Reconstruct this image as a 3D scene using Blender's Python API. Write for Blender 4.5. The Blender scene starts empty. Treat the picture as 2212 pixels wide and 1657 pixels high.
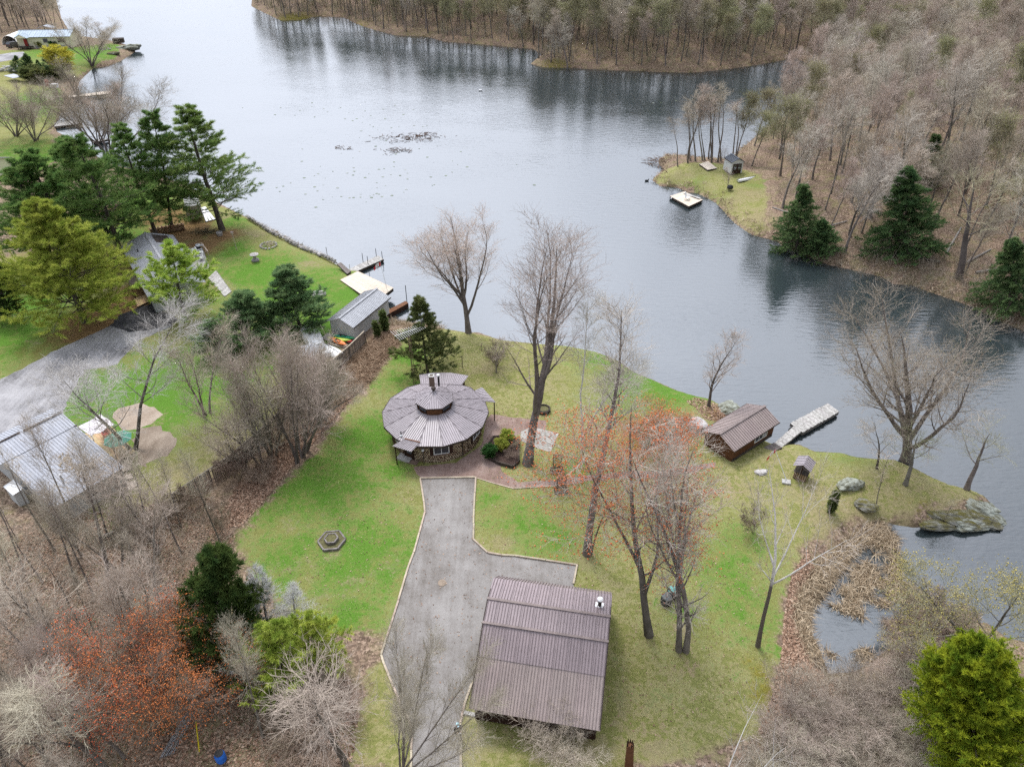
import bpy, bmesh, math, random
import numpy as np
from mathutils import Vector, Matrix, Euler
from mathutils import noise as mnoise

R = math.radians
S = bpy.context.scene
COL = S.collection

# ------------------------------------------------------------------ camera
CAM_Z, PITCH, FOC = 50.0, R(36.0), 1535.0          # focal length for a picture 2212 units wide
cd = bpy.data.cameras.new('camera')
cam = bpy.data.objects.new('camera', cd); COL.objects.link(cam)
cam.location = (0, 0, CAM_Z); cam.rotation_euler = (R(90) - PITCH, 0, 0)
cd.sensor_fit = 'HORIZONTAL'; cd.sensor_width = 36.0; cd.lens = 36.0 * FOC / 2212.0
cd.clip_start = 0.5; cd.clip_end = 8000
S.camera = cam

# ------------------------------------------------------------------ sky and sun (thin bright overcast, sun ahead and high)
SUN_EL, SUN_AZ = R(60), R(-24)                      # azimuth from +Y, negative is towards -X
w = bpy.data.worlds.new('World'); S.world = w; w.use_nodes = True
nt = w.node_tree; nt.nodes.clear()
def N(nt, t, **kw):
    n = nt.nodes.new(t)
    for k, v in kw.items():
        if k.startswith('i_'):
            key = k[2:]
            n.inputs[int(key) if key.isdigit() else key.replace('_', ' ')].default_value = v
        else: setattr(n, k, v)
    return n
L = lambda nt, a, b: nt.links.new(a, b)
out = N(nt, 'ShaderNodeOutputWorld'); bg = N(nt, 'ShaderNodeBackground', i_Strength=0.105)
sky = N(nt, 'ShaderNodeTexSky', sky_type='NISHITA', sun_disc=False, sun_elevation=SUN_EL, sun_rotation=SUN_AZ,
        altitude=200, air_density=1.0, dust_density=2.5, ozone_density=1.0)
sdir = Vector((math.sin(SUN_AZ) * math.cos(SUN_EL), math.cos(SUN_AZ) * math.cos(SUN_EL), math.sin(SUN_EL)))
tc = N(nt, 'ShaderNodeTexCoord'); sz = N(nt, 'ShaderNodeSeparateXYZ'); L(nt, tc.outputs['Generated'], sz.inputs[0])
cie = N(nt, 'ShaderNodeMapRange', i_1=0.0, i_2=1.0, i_3=2.6, i_4=6.6); L(nt, sz.outputs[2], cie.inputs[0])       # overcast: the zenith is brighter than the horizon
dt = N(nt, 'ShaderNodeVectorMath', operation='DOT_PRODUCT'); L(nt, tc.outputs['Generated'], dt.inputs[0]); GEL = R(38); dt.inputs[1].default_value = (math.sin(SUN_AZ) * math.cos(GEL), math.cos(SUN_AZ) * math.cos(GEL), math.sin(GEL))
cl_ = N(nt, 'ShaderNodeMath', operation='MAXIMUM'); L(nt, dt.outputs['Value'], cl_.inputs[0]); cl_.inputs[1].default_value = 0
pw = N(nt, 'ShaderNodeMath', operation='POWER'); L(nt, cl_.outputs[0], pw.inputs[0]); pw.inputs[1].default_value = 2.6
glow = N(nt, 'ShaderNodeMath', operation='MULTIPLY_ADD'); er = N(nt, 'ShaderNodeMapRange', i_1=0.05, i_2=0.5, i_3=0.42, i_4=1.0); L(nt, sz.outputs[2], er.inputs[0]); pe = N(nt, 'ShaderNodeMath', operation='MULTIPLY'); L(nt, pw.outputs[0], pe.inputs[0]); L(nt, er.outputs[0], pe.inputs[1])
L(nt, pe.outputs[0], glow.inputs[0]); glow.inputs[1].default_value = 20.0; L(nt, cie.outputs[0], glow.inputs[2])   # the sun behind thin cloud
cl = N(nt, 'ShaderNodeMixRGB', blend_type='MULTIPLY', i_0=1.0); L(nt, glow.outputs[0], cl.inputs[1])
cl.inputs[2].default_value = (.94, .99, 1.12, 1)
mp = N(nt, 'ShaderNodeMapping'); mp.inputs['Scale'].default_value = (2.2, 2.2, 5.0); L(nt, tc.outputs['Generated'], mp.inputs[0])
nz = N(nt, 'ShaderNodeTexNoise', i_Scale=1.6, i_Detail=5.0, i_Roughness=0.55); L(nt, mp.outputs[0], nz.inputs['Vector'])
rp = N(nt, 'ShaderNodeMapRange', i_1=0.34, i_2=0.52, i_3=0.66, i_4=0.97); L(nt, nz.outputs[0], rp.inputs[0])
mx = N(nt, 'ShaderNodeMixRGB'); L(nt, rp.outputs[0], mx.inputs[0]); L(nt, sky.outputs[0], mx.inputs[1]); L(nt, cl.outputs[0], mx.inputs[2])
L(nt, mx.outputs[0], bg.inputs[0]); L(nt, bg.outputs[0], out.inputs[0])
sd = bpy.data.lights.new('sun', 'SUN'); sun = bpy.data.objects.new('sun', sd); COL.objects.link(sun)
sd.energy = 1.5; sd.angle = R(14); sd.color = (1.0, 0.96, 0.9)
sun.rotation_euler = (-sdir).to_track_quat('-Z', 'Y').to_euler(); sun.location = (0, 60, 120)
S.view_settings.view_transform = 'Standard'; S.view_settings.look = 'None'
S.view_settings.gamma = 1; S.view_settings.use_curve_mapping = False
S.view_settings.exposure = 0.76
S.render.engine = 'CYCLES'
S.cycles.max_bounces = 6; S.cycles.diffuse_bounces = 2; S.cycles.glossy_bounces = 3; S.cycles.transmission_bounces = 4
S.cycles.use_adaptive_sampling = True; S.cycles.adaptive_threshold = 0.02
S.cycles.use_denoising = False

# ------------------------------------------------------------------ surveying: sight lines of the photograph meet the land
FW = np.array([0, math.cos(PITCH), -math.sin(PITCH)]); UP = np.array([0, math.sin(PITCH), math.cos(PITCH)])
C0 = np.array([0, 0, CAM_Z])
def at_z(x, y, z):
    """where the sight line through picture point (x, y) reaches height z"""
    d = FW + np.array([(x - 1106) / FOC, 0, 0]) - UP * ((y - 828.5) / FOC)
    return C0 + d * ((z - CAM_Z) / d[2])
def project(p):
    v = np.asarray(p, float) - C0; zz = v @ FW
    return 1106 + FOC * v[0] / zz, 828.5 - FOC * (v @ UP) / zz

# shoreline, going round the lake; 1 marks the wooded eastern and northern bank, 0 the low western one
SHORE0 = [(500, -80), (545, 0), (543, 14), (575, 30), (606, 45), (646, 44), (686, 36), (739, 37), (773, 53), (805, 64), (856, 77), (924, 80), (961, 91), (1022, 95),
  (1112, 103), (1150, 106), (1172, 118), (1146, 139), (1176, 146), (1242, 148), (1321, 152), (1427, 156), (1494, 158), (1586, 148), (1640, 140), (1720, 125), (1768, 150), (1740, 200), (1700, 250),
  (1640, 290), (1613, 313), (1594, 329), (1581, 342), (1560, 347), (1507, 344), (1454, 339), (1425, 342), (1422, 352), (1435, 366), (1419, 379),
  (1409, 389), (1427, 403), (1462, 405), (1488, 416), (1507, 418), (1544, 436), (1565, 457), (1586, 481), (1613, 500), (1627, 508), (1680, 521),
  (1690, 532), (1733, 548), (1786, 571), (1852, 585), (1905, 598), (1931, 614), (1971, 616), (2006, 630), (2061, 648), (2104, 664), (2157, 691),
  (2212, 715), (2450, 830), (2900, 1010)]
SHORE1 = [(2900, 1560), (2500, 1460), (2212, 1387), (2173, 1377), (2130, 1345), (2060, 1345), (2000, 1355), (1940, 1385), (1900, 1415), (1850, 1450), (1790, 1456),
  (1770, 1403), (1741, 1350), (1745, 1305), (1790, 1262), (1800, 1225), (1840, 1165), (1880, 1145), (1907, 1127), (1931, 1132), (1971, 1139), (2024, 1137), (2077, 1140), (2125, 1134),
  (2146, 1116), (2144, 1092), (2125, 1072), (2095, 1058), (2050, 1048), (2011, 1031), (1971, 1010), (1931, 994), (1852, 989), (1812, 978), (1759, 976),
  (1727, 961), (1698, 960), (1680, 963), (1640, 950), (1600, 915), (1578, 889), (1560, 878), (1533, 863), (1496, 855), (1459, 843), (1414, 823), (1369, 805), (1337, 781),
  (1290, 762), (1226, 749), (1162, 744), (1083, 736), (1033, 719), (1012, 720), (964, 712), (940, 707), (890, 706), (858, 703), (840, 694), (836, 678), (842, 668), (820, 645), (845, 626), (773, 586),
  (752, 588), (704, 558), (646, 535), (580, 500), (532, 470), (440, 424), (400, 400), (330, 375), (260, 362), (228, 352), (190, 325), (150, 300), (120, 284), (122, 265), (132, 244), (156, 230),
  (164, 199), (172, 175), (201, 148), (233, 144), (265, 130), (292, 112), (288, 104), (262, 95), (235, 90), (190, 84), (150, 70), (132, 40), (120, 0), (100, -80)]
SH = np.array([at_z(x, y, 0.0)[:2] for x, y in SHORE0 + SHORE1])
NE = len(SHORE0)
A_, B_ = SH, np.roll(SH, -1, 0)
def poly_sd(P, X, Y, seg=False):
    """signed distance to polygon P, positive inside"""
    A, B = P, np.roll(P, -1, 0)
    X = np.atleast_1d(np.asarray(X, float)); Y = np.atleast_1d(np.asarray(Y, float))
    best = np.full(X.shape, 1e18); idx = np.zeros(X.shape, int); ins = np.zeros(X.shape, bool)
    for i in range(len(A)):
        ax, ay = A[i]; bx, by = B[i]; ex, ey = bx - ax, by - ay
        t = np.clip(((X - ax) * ex + (Y - ay) * ey) / (ex * ex + ey * ey + 1e-12), 0, 1)
        d = (X - ax - t * ex) ** 2 + (Y - ay - t * ey) ** 2
        m = d < best; best = np.where(m, d, best); idx = np.where(m, i, idx)
        if ey != 0:
            c = ((ay > Y) != (by > Y)) & (X < ex * (Y - ay) / ey + ax); ins ^= c
    s = np.sqrt(best); s = np.where(ins, s, -s)
    return (s, idx) if seg else s
def height(X, Y):
    s, idx = poly_sd(SH, X, Y, True); d = -s                     # d: metres inland
    X = np.atleast_1d(np.asarray(X, float)); Y = np.atleast_1d(np.asarray(Y, float))
    dd = np.maximum(d, 0)
    z = np.where(d > 0, 1.5 * (1 - np.exp(-dd / 1.6)), np.maximum(-1.2, d * 0.45))
    east = idx < NE - 1
    hill = np.where(east, 34 * (1 - np.exp(-np.maximum(dd - 9, 0) / 150.0)), 0)
    z = z + hill + np.where(east, np.clip(dd / 10, 0, 1) * 0.5 * np.sin(X * .13 + 1) * np.cos(Y * .11), 0)
    return z
def ground(x, y):
    p = at_z(x, y, 1.5)
    for _ in range(14):
        z = float(height(p[0], p[1])[0]); q = at_z(x, y, 0.5 * z + 0.5 * p[2]); p = q
    p[2] = float(height(p[0], p[1])[0])
    return p
def gh(x, y): return float(height(x, y)[0])
def pts(l): return np.array([ground(x, y)[:2] for x, y in l])
def height_to(base, ty):
    lo, hi = 0, 60
    for _ in range(40):
        m = (lo + hi) / 2
        if project(base + np.array([0, 0, m]))[1] > ty: lo = m
        else: hi = m
    return lo

# ------------------------------------------------------------------ objects: names, labels, meshes
def tag(o, label=None, cat=None, group=None, kind=None):
    if label: o['label'] = label
    if cat: o['category'] = cat
    if group: o['group'] = group
    if kind: o['kind'] = kind
    return o
def link(name, me, parent=None):
    o = bpy.data.objects.new(name, me); COL.objects.link(o)
    if parent is not None: o.parent = parent
    return o
def empty(name, loc, rz=0.0, label=None, cat=None, group=None, kind=None):
    o = bpy.data.objects.new(name, None); COL.objects.link(o)
    o.location = Vector([float(v) for v in loc]); o.rotation_euler = (0, 0, rz); o.empty_display_size = 0.3
    return tag(o, label, cat, group, kind)
def copy_tree(o, parent=None):
    c = o.copy(); COL.objects.link(c)
    if parent is not None: c.parent = parent
    for ch in list(o.children): copy_tree(ch, c)
    return c
def np_mesh(name, V, F, mat=None, smooth=False):
    """F: (n, 3) or (n, 4) index arrays, or a list of such"""
    if not isinstance(F, list): F = [F]
    F = [np.asarray(f, np.int32) for f in F if len(f)]
    me = bpy.data.meshes.new(name)
    V = np.asarray(V, np.float32); me.vertices.add(len(V)); me.vertices.foreach_set('co', V.ravel())
    nl = sum(f.size for f in F); npoly = sum(len(f) for f in F)
    me.loops.add(nl); me.polygons.add(npoly)
    me.loops.foreach_set('vertex_index', np.concatenate([f.ravel() for f in F]))
    tot = np.concatenate([np.full(len(f), f.shape[1], np.int32) for f in F])
    me.polygons.foreach_set('loop_start', np.concatenate([[0], np.cumsum(tot)[:-1]]).astype(np.int32))
    me.polygons.foreach_set('loop_total', tot)
    if smooth: me.polygons.foreach_set('use_smooth', np.ones(npoly, bool))
    me.update(calc_edges=True)
    if mat: me.materials.append(mat)
    return me
def fattr(me, name, vals):
    a = me.attributes.new(name, 'FLOAT', 'POINT'); a.data.foreach_set('value', np.asarray(vals, np.float32))

class MB:
    """collects boxes, beams, tubes and panels and links them as ONE mesh object"""
    def __init__(s): s.v = []; s.f = []
    def add(s, v, f):
        b = len(s.v); s.v += [tuple(map(float, p)) for p in v]; s.f += [tuple(i + b for i in q) for q in f]; return s
    def box(s, c, d, rz=0.0, m=None):
        x, y, z = d[0] / 2, d[1] / 2, d[2] / 2
        M = (Matrix.Rotation(rz, 3, 'Z') if m is None else m)
        v = [M @ Vector(p) + Vector(c) for p in ((-x,-y,-z),(x,-y,-z),(x,y,-z),(-x,y,-z),(-x,-y,z),(x,-y,z),(x,y,z),(-x,y,z))]
        return s.add(v, ((3,2,1,0),(4,5,6,7),(0,1,5,4),(1,2,6,5),(2,3,7,6),(3,0,4,7)))
    def beam(s, a, b, w, h, up=(0, 0, 1)):
        a, b = Vector(a), Vector(b); d = b - a; ln = d.length
        if ln < 1e-6: return s
        y = d / ln; u = Vector(up)
        x = y.cross(u); x = (x if x.length > 1e-4 else y.cross(Vector((1, 0, 0)))).normalized(); z = x.cross(y)
        return s.box((a + b) / 2, (w, ln, h), m=Matrix((x, y, z)).transposed())
    def tube(s, a, b, r0, r1=None, n=8, cap=True):
        r1 = r0 if r1 is None else r1
        a, b = Vector(a), Vector(b); y = (b - a).normalized()
        x = y.cross(Vector((0, 0, 1))); x = (x if x.length > 1e-3 else y.cross(Vector((1, 0, 0)))).normalized(); z = x.cross(y)
        v = []
        for c, r in ((a, r0), (b, r1)):
            v += [c + (x * math.cos(t) + z * math.sin(t)) * r for t in [2 * math.pi * i / n for i in range(n)]]
        f = [(i, (i + 1) % n, n + (i + 1) % n, n + i) for i in range(n)]
        if cap: f += [tuple(range(n - 1, -1, -1)), tuple(range(n, 2 * n))]
        return s.add(v, f)
    def lathe(s, c, prof, n=12, cap=True):
        v = []; c = Vector(c)
        for r, z in prof: v += [c + Vector((r * math.cos(2*math.pi*i/n), r * math.sin(2*math.pi*i/n), z)) for i in range(n)]
        f = [(k*n+i, k*n+(i+1)%n, (k+1)*n+(i+1)%n, (k+1)*n+i) for k in range(len(prof)-1) for i in range(n)]
        if cap: f += [tuple(range(n-1,-1,-1)), tuple(range((len(prof)-1)*n, len(prof)*n))]
        return s.add(v, f)
    def prism(s, poly, z0, z1):
        n = len(poly); v = [(p[0], p[1], z0) for p in poly] + [(p[0], p[1], z1) for p in poly]
        return s.add(v, [tuple(range(n-1,-1,-1)), tuple(range(n, 2*n))] + [(i,(i+1)%n,n+(i+1)%n,n+i) for i in range(n)])
    def slab(s, q, t):
        """quad or polygon q (3-D, counter-clockwise seen from outside) with thickness t behind it"""
        q = [Vector(p) for p in q]; nrm = (q[1]-q[0]).cross(q[-1]-q[0]).normalized()
        n = len(q); v = q + [p - nrm * t for p in q]
        return s.add(v, [tuple(range(n)), tuple(range(2*n-1, n-1, -1))] + [((i+1)%n, i, n+i, n+(i+1)%n) for i in range(n)])
    def build(s, name, mat, parent=None, smooth=False):
        me = bpy.data.meshes.new(name); me.from_pydata(s.v, [], s.f); me.update()
        if smooth:
            for p in me.polygons: p.use_smooth = True
        me.materials.append(mat)
        return link(name, me, parent)
    def top(s, name, mat, label, cat, group=None, origin=None, kind=None):
        """the mesh as a thing of its own, its origin moved to its base"""
        v = np.array(s.v); o = v.mean(0) if origin is None else np.array(origin, float)
        if origin is None: o[2] = v[:, 2].min()
        s.v = [tuple(p) for p in v - o]
        ob = s.build(name, mat); ob.location = Vector([float(t) for t in o]); return tag(ob, label, cat, group, kind)

# ------------------------------------------------------------------ materials
def mat(name, c1, c2=None, rough=0.8, scale=4.0, detail=4.0, metal=0.0, bump=0.0, bscale=None, spec=0.12, rnd=0.0, stretch=None, coord='Object', lo=0.35, hi=0.65):
    m = bpy.data.materials.new(name); m.use_nodes = True; t = m.node_tree; b = t.nodes['Principled BSDF']
    b.inputs['Roughness'].default_value = rough; b.inputs['Metallic'].default_value = metal
    b.inputs['Specular IOR Level'].default_value = spec
    if c2 is None: c2 = tuple(v * 0.72 for v in c1)
    co = N(t, 'ShaderNodeTexCoord'); vec = co.outputs[coord]
    if stretch:
        mp = N(t, 'ShaderNodeMapping'); mp.inputs['Scale'].default_value = stretch; L(t, vec, mp.inputs[0]); vec = mp.outputs[0]
    nz = N(t, 'ShaderNodeTexNoise', i_Scale=scale, i_Detail=detail, i_Roughness=0.6); L(t, vec, nz.inputs['Vector'])
    mr = N(t, 'ShaderNodeMapRange', i_1=lo, i_2=hi); L(t, nz.outputs[0], mr.inputs[0])
    mx = N(t, 'ShaderNodeMixRGB'); mx.inputs[1].default_value = (*c1, 1); mx.inputs[2].default_value = (*c2, 1); L(t, mr.outputs[0], mx.inputs[0])
    col = mx.outputs[0]
    if rnd:
        oi = N(t, 'ShaderNodeObjectInfo'); m2 = N(t, 'ShaderNodeMapRange', i_3=1 - rnd, i_4=1 + rnd); L(t, oi.outputs['Random'], m2.inputs[0])
        hs = N(t, 'ShaderNodeHueSaturation'); L(t, col, hs.inputs['Color']); L(t, m2.outputs[0], hs.inputs['Value'])
        m3 = N(t, 'ShaderNodeMath', operation='MULTIPLY_ADD'); wn = N(t, 'ShaderNodeTexWhiteNoise', noise_dimensions='1D'); L(t, oi.outputs['Random'], wn.inputs['W'])
        L(t, wn.outputs[0], m3.inputs[0]); m3.inputs[1].default_value = 0.06 * min(1, rnd * 4); m3.inputs[2].default_value = 0.5 - 0.03 * min(1, rnd * 4); L(t, m3.outputs[0], hs.inputs['Hue'])
        col = hs.outputs[0]
    L(t, col, b.inputs['Base Color'])
    if bump:
        bn = N(t, 'ShaderNodeTexNoise', i_Scale=bscale or scale * 4, i_Detail=3.0); L(t, vec, bn.inputs['Vector'])
        bp = N(t, 'ShaderNodeBump', i_Strength=bump, i_Distance=0.05); L(t, bn.outputs[0], bp.inputs['Height']); L(t, bp.outputs[0], b.inputs['Normal'])
    return m
M = {}
M['bark'] = mat('bark_grey', (.215, .19, .165), (.115, .10, .085), .95, 3, bump=.6, bscale=14, rnd=.25, stretch=(1, 1, .25))
M['bark_dark'] = mat('bark_dark', (.13, .11, .092), (.062, .052, .043), .95, 3, bump=.6, bscale=14, rnd=.2, stretch=(1, 1, .25))
M['bark_birch'] = mat('bark_birch', (.62, .60, .56), (.22, .20, .18), .8, 5, stretch=(.4, .4, 2.5), lo=.5, hi=.75)
def _half():
    m = mat('bark_birch_top', (.78, .76, .72), (.48, .46, .42), .85, 5, stretch=(.4, .4, 2.5), lo=.5, hi=.75); t = m.node_tree; b = t.nodes['Principled BSDF']
    c = b.inputs['Base Color'].links[0].from_socket; co = N(t, 'ShaderNodeTexCoord'); s = N(t, 'ShaderNodeSeparateXYZ'); L(t, co.outputs['Object'], s.inputs[0])
    n = N(t, 'ShaderNodeTexNoise', i_Scale=1.2); L(t, co.outputs['Object'], n.inputs['Vector']); a = N(t, 'ShaderNodeMath', operation='MULTIPLY_ADD'); L(t, n.outputs[0], a.inputs[0]); a.inputs[1].default_value = 5; L(t, s.outputs[2], a.inputs[2])
    r = N(t, 'ShaderNodeMapRange', i_1=8.5, i_2=10.5); L(t, a.outputs[0], r.inputs[0]); x = N(t, 'ShaderNodeMixRGB'); L(t, r.outputs[0], x.inputs[0]); x.inputs[1].default_value = (.14, .12, .10, 1); L(t, c, x.inputs[2]); L(t, x.outputs[0], b.inputs['Base Color'])
    return m
M['bark_half'] = _half()
M['bark_pale'] = mat('bark_pale', (.36, .335, .31), (.2, .18, .16), .9, 3, rnd=.15)
M['twig'] = mat('twig_grey', (.52, .45, .36), (.36, .305, .24), .9, .8, rnd=.22)
M['twig_pink'] = mat('twig_buds_pink', (.53, .44, .365), (.36, .30, .24), .9, .8, rnd=.15)
M['twig_green'] = mat('twig_buds_green', (.38, .36, .22), (.25, .235, .15), .9, .8, rnd=.2)
M['twig_pale'] = mat('twig_pale', (.54, .485, .41), (.38, .34, .28), .9, .8, rnd=.15)
M['twig_brown'] = mat('twig_brown', (.33, .255, .19), (.20, .155, .115), .9, .8, rnd=.2)
M['bud_red'] = mat('bud_red', (.74, .21, .085), (.52, .14, .06), .8, 3, rnd=.1)
M['bud_yellow'] = mat('bud_yellow', (.50, .44, .14), (.36, .32, .11), .8, 3, rnd=.1)
M['bud_lime'] = mat('bud_lime', (.34, .34, .10), (.22, .23, .08), .8, 3, rnd=.2)
M['twig_white'] = mat('twig_whitish', (.58, .55, .51), (.42, .39, .36), .9, .8)
M['silver'] = mat('dead_needles', (.46, .455, .44), (.34, .335, .32), .9, 2)
M['willow'] = mat('willow_yellow', (.62, .55, .07), (.45, .42, .06), .8, 2)
def leaf(name, c1, c2, rnd=.12):
    m = mat(name, c1, c2, .7, 1.1, 3, rnd=rnd, spec=.06, lo=.38, hi=.62); t = m.node_tree; b = t.nodes['Principled BSDF']
    # needles let some light through
    o_ = [n for n in t.nodes if n.type == 'OUTPUT_MATERIAL'][0]; tr = N(t, 'ShaderNodeBsdfTranslucent'); mxs = N(t, 'ShaderNodeMixShader', i_0=.38)
    L(t, b.inputs['Base Color'].links[0].from_socket, tr.inputs[0]); L(t, b.outputs[0], mxs.inputs[1]); L(t, tr.outputs[0], mxs.inputs[2]); L(t, mxs.outputs[0], o_.inputs[0])
    return m
M['pine'] = leaf('needles_pine', (.105, .20, .055), (.24, .33, .095))
M['pine_yellow'] = leaf('needles_pine_yellow', (.23, .33, .05), (.47, .54, .11))
M['pine_blue'] = leaf('needles_pine_blue', (.14, .24, .10), (.26, .35, .15))
M['hemlock'] = leaf('needles_hemlock', (.075, .14, .055), (.15, .215, .08))
M['cedar'] = leaf('needles_cedar', (.10, .13, .045), (.21, .225, .08))
M['cedar_gold'] = leaf('needles_golden', (.13, .20, .018), (.36, .40, .03))
M['cedar_dark'] = leaf('needles_dark', (.035, .07, .02), (.085, .12, .03))
M['column_green'] = leaf('needles_column', (.085, .12, .04), (.15, .185, .06))
M['shrub_green'] = leaf('shrub_green', (.04, .11, .03), (.07, .16, .04))
M['shrub_yellow'] = leaf('shrub_yellow', (.30, .34, .06), (.40, .40, .08))

# ------------------------------------------------------------------ the land, one sheet with cover fields
LAWN_HOME = pts([(870, 712), (855, 757), (818, 799), (792, 844), (763, 868), (712, 926), (683, 979), (633, 1021), (590, 1066), (556, 1112), (527, 1149), (515, 1185),
  (540, 1225), (575, 1280), (640, 1345), (700, 1365), (760, 1372), (815, 1372), (838, 1395), (800, 1440), (770, 1560), (760, 1657), (1000, 1700), (1130, 1690), (1400, 1660), (1560, 1620), (1640, 1590),
  (1653, 1549), (1672, 1483), (1684, 1430), (1692, 1350), (1708, 1253), (1730, 1190), (1790, 1150), (1850, 1120), (1920, 1128), (1990, 1100), (2060, 1090), (2120, 1080), (2150, 1060), (2060, 1046), (2011, 1029), (1971, 1008), (1931, 992),
  (1852, 986), (1812, 975), (1759, 973), (1698, 957), (1640, 945), (1578, 885), (1533, 861), (1459, 841), (1414, 821), (1369, 803), (1337, 779), (1290, 760), (1226, 747), (1162, 742), (1083, 734), (1012, 718), (964, 710), (940, 706)])
LAWN_WEST = pts([(300, 400), (400, 405), (440, 430), (540, 474), (600, 508), (704, 557), (756, 584), (775, 588), (845, 630), (842, 668), (720, 705), (735, 748), (705, 785), (585, 918), (480, 995),
  (380, 1075), (330, 1110), (250, 1150), (200, 1120), (120, 1000), (0, 960), (-150, 900), (-200, 650), (0, 560), (150, 520), (250, 450)])
LAWN_FAR = pts([(-40, 390), (-60, 200), (-40, 110), (60, 108), (150, 104), (240, 94), (262, 99), (252, 128), (200, 143), (162, 170), (110, 178), (60, 182), (130, 192), (136, 205), (135, 225), (120, 262), (108, 285), (118, 310), (150, 330), (100, 360), (40, 395)])
LAWN_POINT = pts([(1413, 389), (1422, 379), (1440, 366), (1480, 352), (1560, 354), (1600, 366), (1650, 385), (1660, 430), (1650, 470), (1660, 510), (1627, 504), (1613, 497), (1586, 478), (1565, 454), (1544, 433), (1507, 415), (1462, 403), (1427, 401)])
def blob(X, Y, lst):
    o = np.zeros(X.shape)
    for x, y, r, s in lst:
        p = ground(x, y); o = np.maximum(o, s * np.exp(-((X - p[0]) ** 2 + (Y - p[1]) ** 2) / (r * r)))
    return o
ys = np.concatenate([np.linspace(-70, 13, 12), 14 * (900 / 14) ** (np.linspace(0, 1, 470)), [1100, 1400, 1900, 2600, 3600]])
sx = np.linspace(-1, 1, 481)
YY = np.repeat(ys, len(sx)); WW = np.maximum(np.maximum(ys, 14) * .82 + 26, 0); WW[-5:] *= 1.5
XX = (WW[:, None] * sx[None, :]).ravel()
sdl = poly_sd(SH, XX, YY)
ZZ = height(XX, YY)
nx, ny = len(sx), len(ys)
ii = (np.arange(ny - 1)[:, None] * nx + np.arange(nx - 1)[None, :]).ravel()
lawn = np.maximum.reduce([poly_sd(P, XX, YY) for P in (LAWN_HOME, LAWN_WEST, LAWN_FAR, LAWN_POINT)])
ZZ = ZZ + np.where((sdl < -1) & (lawn < -1.5), .06 * np.sin(XX * 1.3 + np.sin(YY)) * np.cos(YY * 1.1 + np.sin(XX * .7)), 0) * np.clip(-lawn - 1.5, 0, 1)
gm = np_mesh('ground', np.stack([XX, YY, ZZ], 1), np.stack([ii, ii + 1, ii + nx + 1, ii + nx], 1), smooth=True)
rust = blob(XX, YY, [(1400, 935, 3.4, 1.15), (1445, 950, 2.8, 1.1), (1380, 965, 2.4, 1), (1480, 925, 2.2, .9), (1430, 905, 2, .8), (1560, 900, 2.2, .8), (1420, 980, 2, .7)])
needle = blob(XX, YY, [(230, 690, 7, 1.1), (300, 660, 5, 1), (160, 720, 5, .8), (90, 760, 5, .5), (400, 500, 6, 1.1), (440, 530, 5, .9), (350, 470, 7, .9), (480, 510, 4, .9), (300, 640, 6, 1), (250, 560, 8, .8), (120, 560, 9, .7), (200, 470, 9, .7)])
green = blob(XX, YY, [(700, 1050, 7, .75), (800, 940, 4, .85), (780, 1200, 6, .8), (850, 1010, 3, .6), (640, 1200, 5, .65), (860, 820, 3.5, .6), (880, 770, 3, .8), (600, 1110, 4, .55), (750, 1330, 3.5, .75), (840, 1150, 3, .5),
  (1120, 1120, 4, .55), (1060, 1080, 3, .5), (1190, 1170, 4, .55), (1400, 830, 7, .95), (1300, 780, 4, .6), (1250, 740, 4, .8), (1500, 860, 3, .7), (1250, 1020, 2.5, .8), (1560, 1230, 4, .6), (1600, 1290, 4, .6), (1500, 1330, 3, .4), (1590, 1180, 4, .5), (1650, 1350, 3, .5), (1820, 980, 4, .4),
  (640, 640, 11, .9), (560, 590, 8, .9), (700, 700, 7, 1), (500, 540, 5, .7), (680, 600, 6, .6), (740, 640, 5, .9), (620, 760, 6, .6), (360, 850, 10, 1.1), (300, 900, 8, 1.0), (180, 860, 7, 1), (260, 880, 6, .9), (0, 700, 12, .9), (60, 730, 8, .7), (420, 800, 6, .6), (500, 760, 7, .6), (320, 480, 10, .9), (420, 420, 5, .9), (250, 440, 12, .8), (500, 480, 4, .7), (40, 640, 9, .5),
  (110, 210, 9, 1.1), (60, 240, 12, .7), (200, 118, 18, .85), (120, 112, 12, .9), (240, 105, 10, .8), (30, 350, 16, .8), (90, 128, 12, .4),
  (1500, 395, 4, .45), (1560, 430, 4, .3), (1640, 400, 4, .4), (2080, 450, 9, .3), (500, 1120, 4, .3), (330, 1150, 4, .5), (150, 1290, 4, .4), (250, 1190, 5, .5), (30, 1290, 4, .3)])
moss = blob(XX, YY, [(1370, 960, 1.4, .8), (1640, 1450, 1.3, .7), (1650, 1500, 1.6, .7), (1620, 1430, 1.2, .6), (1560, 900, 1.5, .5), (2000, 1095, 2, .5), (1960, 1080, 2, .4), (760, 1600, 3, .4), (830, 1560, 2, .3), (1750, 545, 4, .5), (2000, 640, 5, .35), (1900, 590, 4, .4), (1260, 100, 20, .4), (1200, 140, 8, .6), (640, 48, 16, .7), (780, 55, 12, .5), (900, 74, 16, .4), (2150, 720, 4, .6)])  # moss; the patches below the leaning marsh tree also paint in its soft shadow
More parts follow.
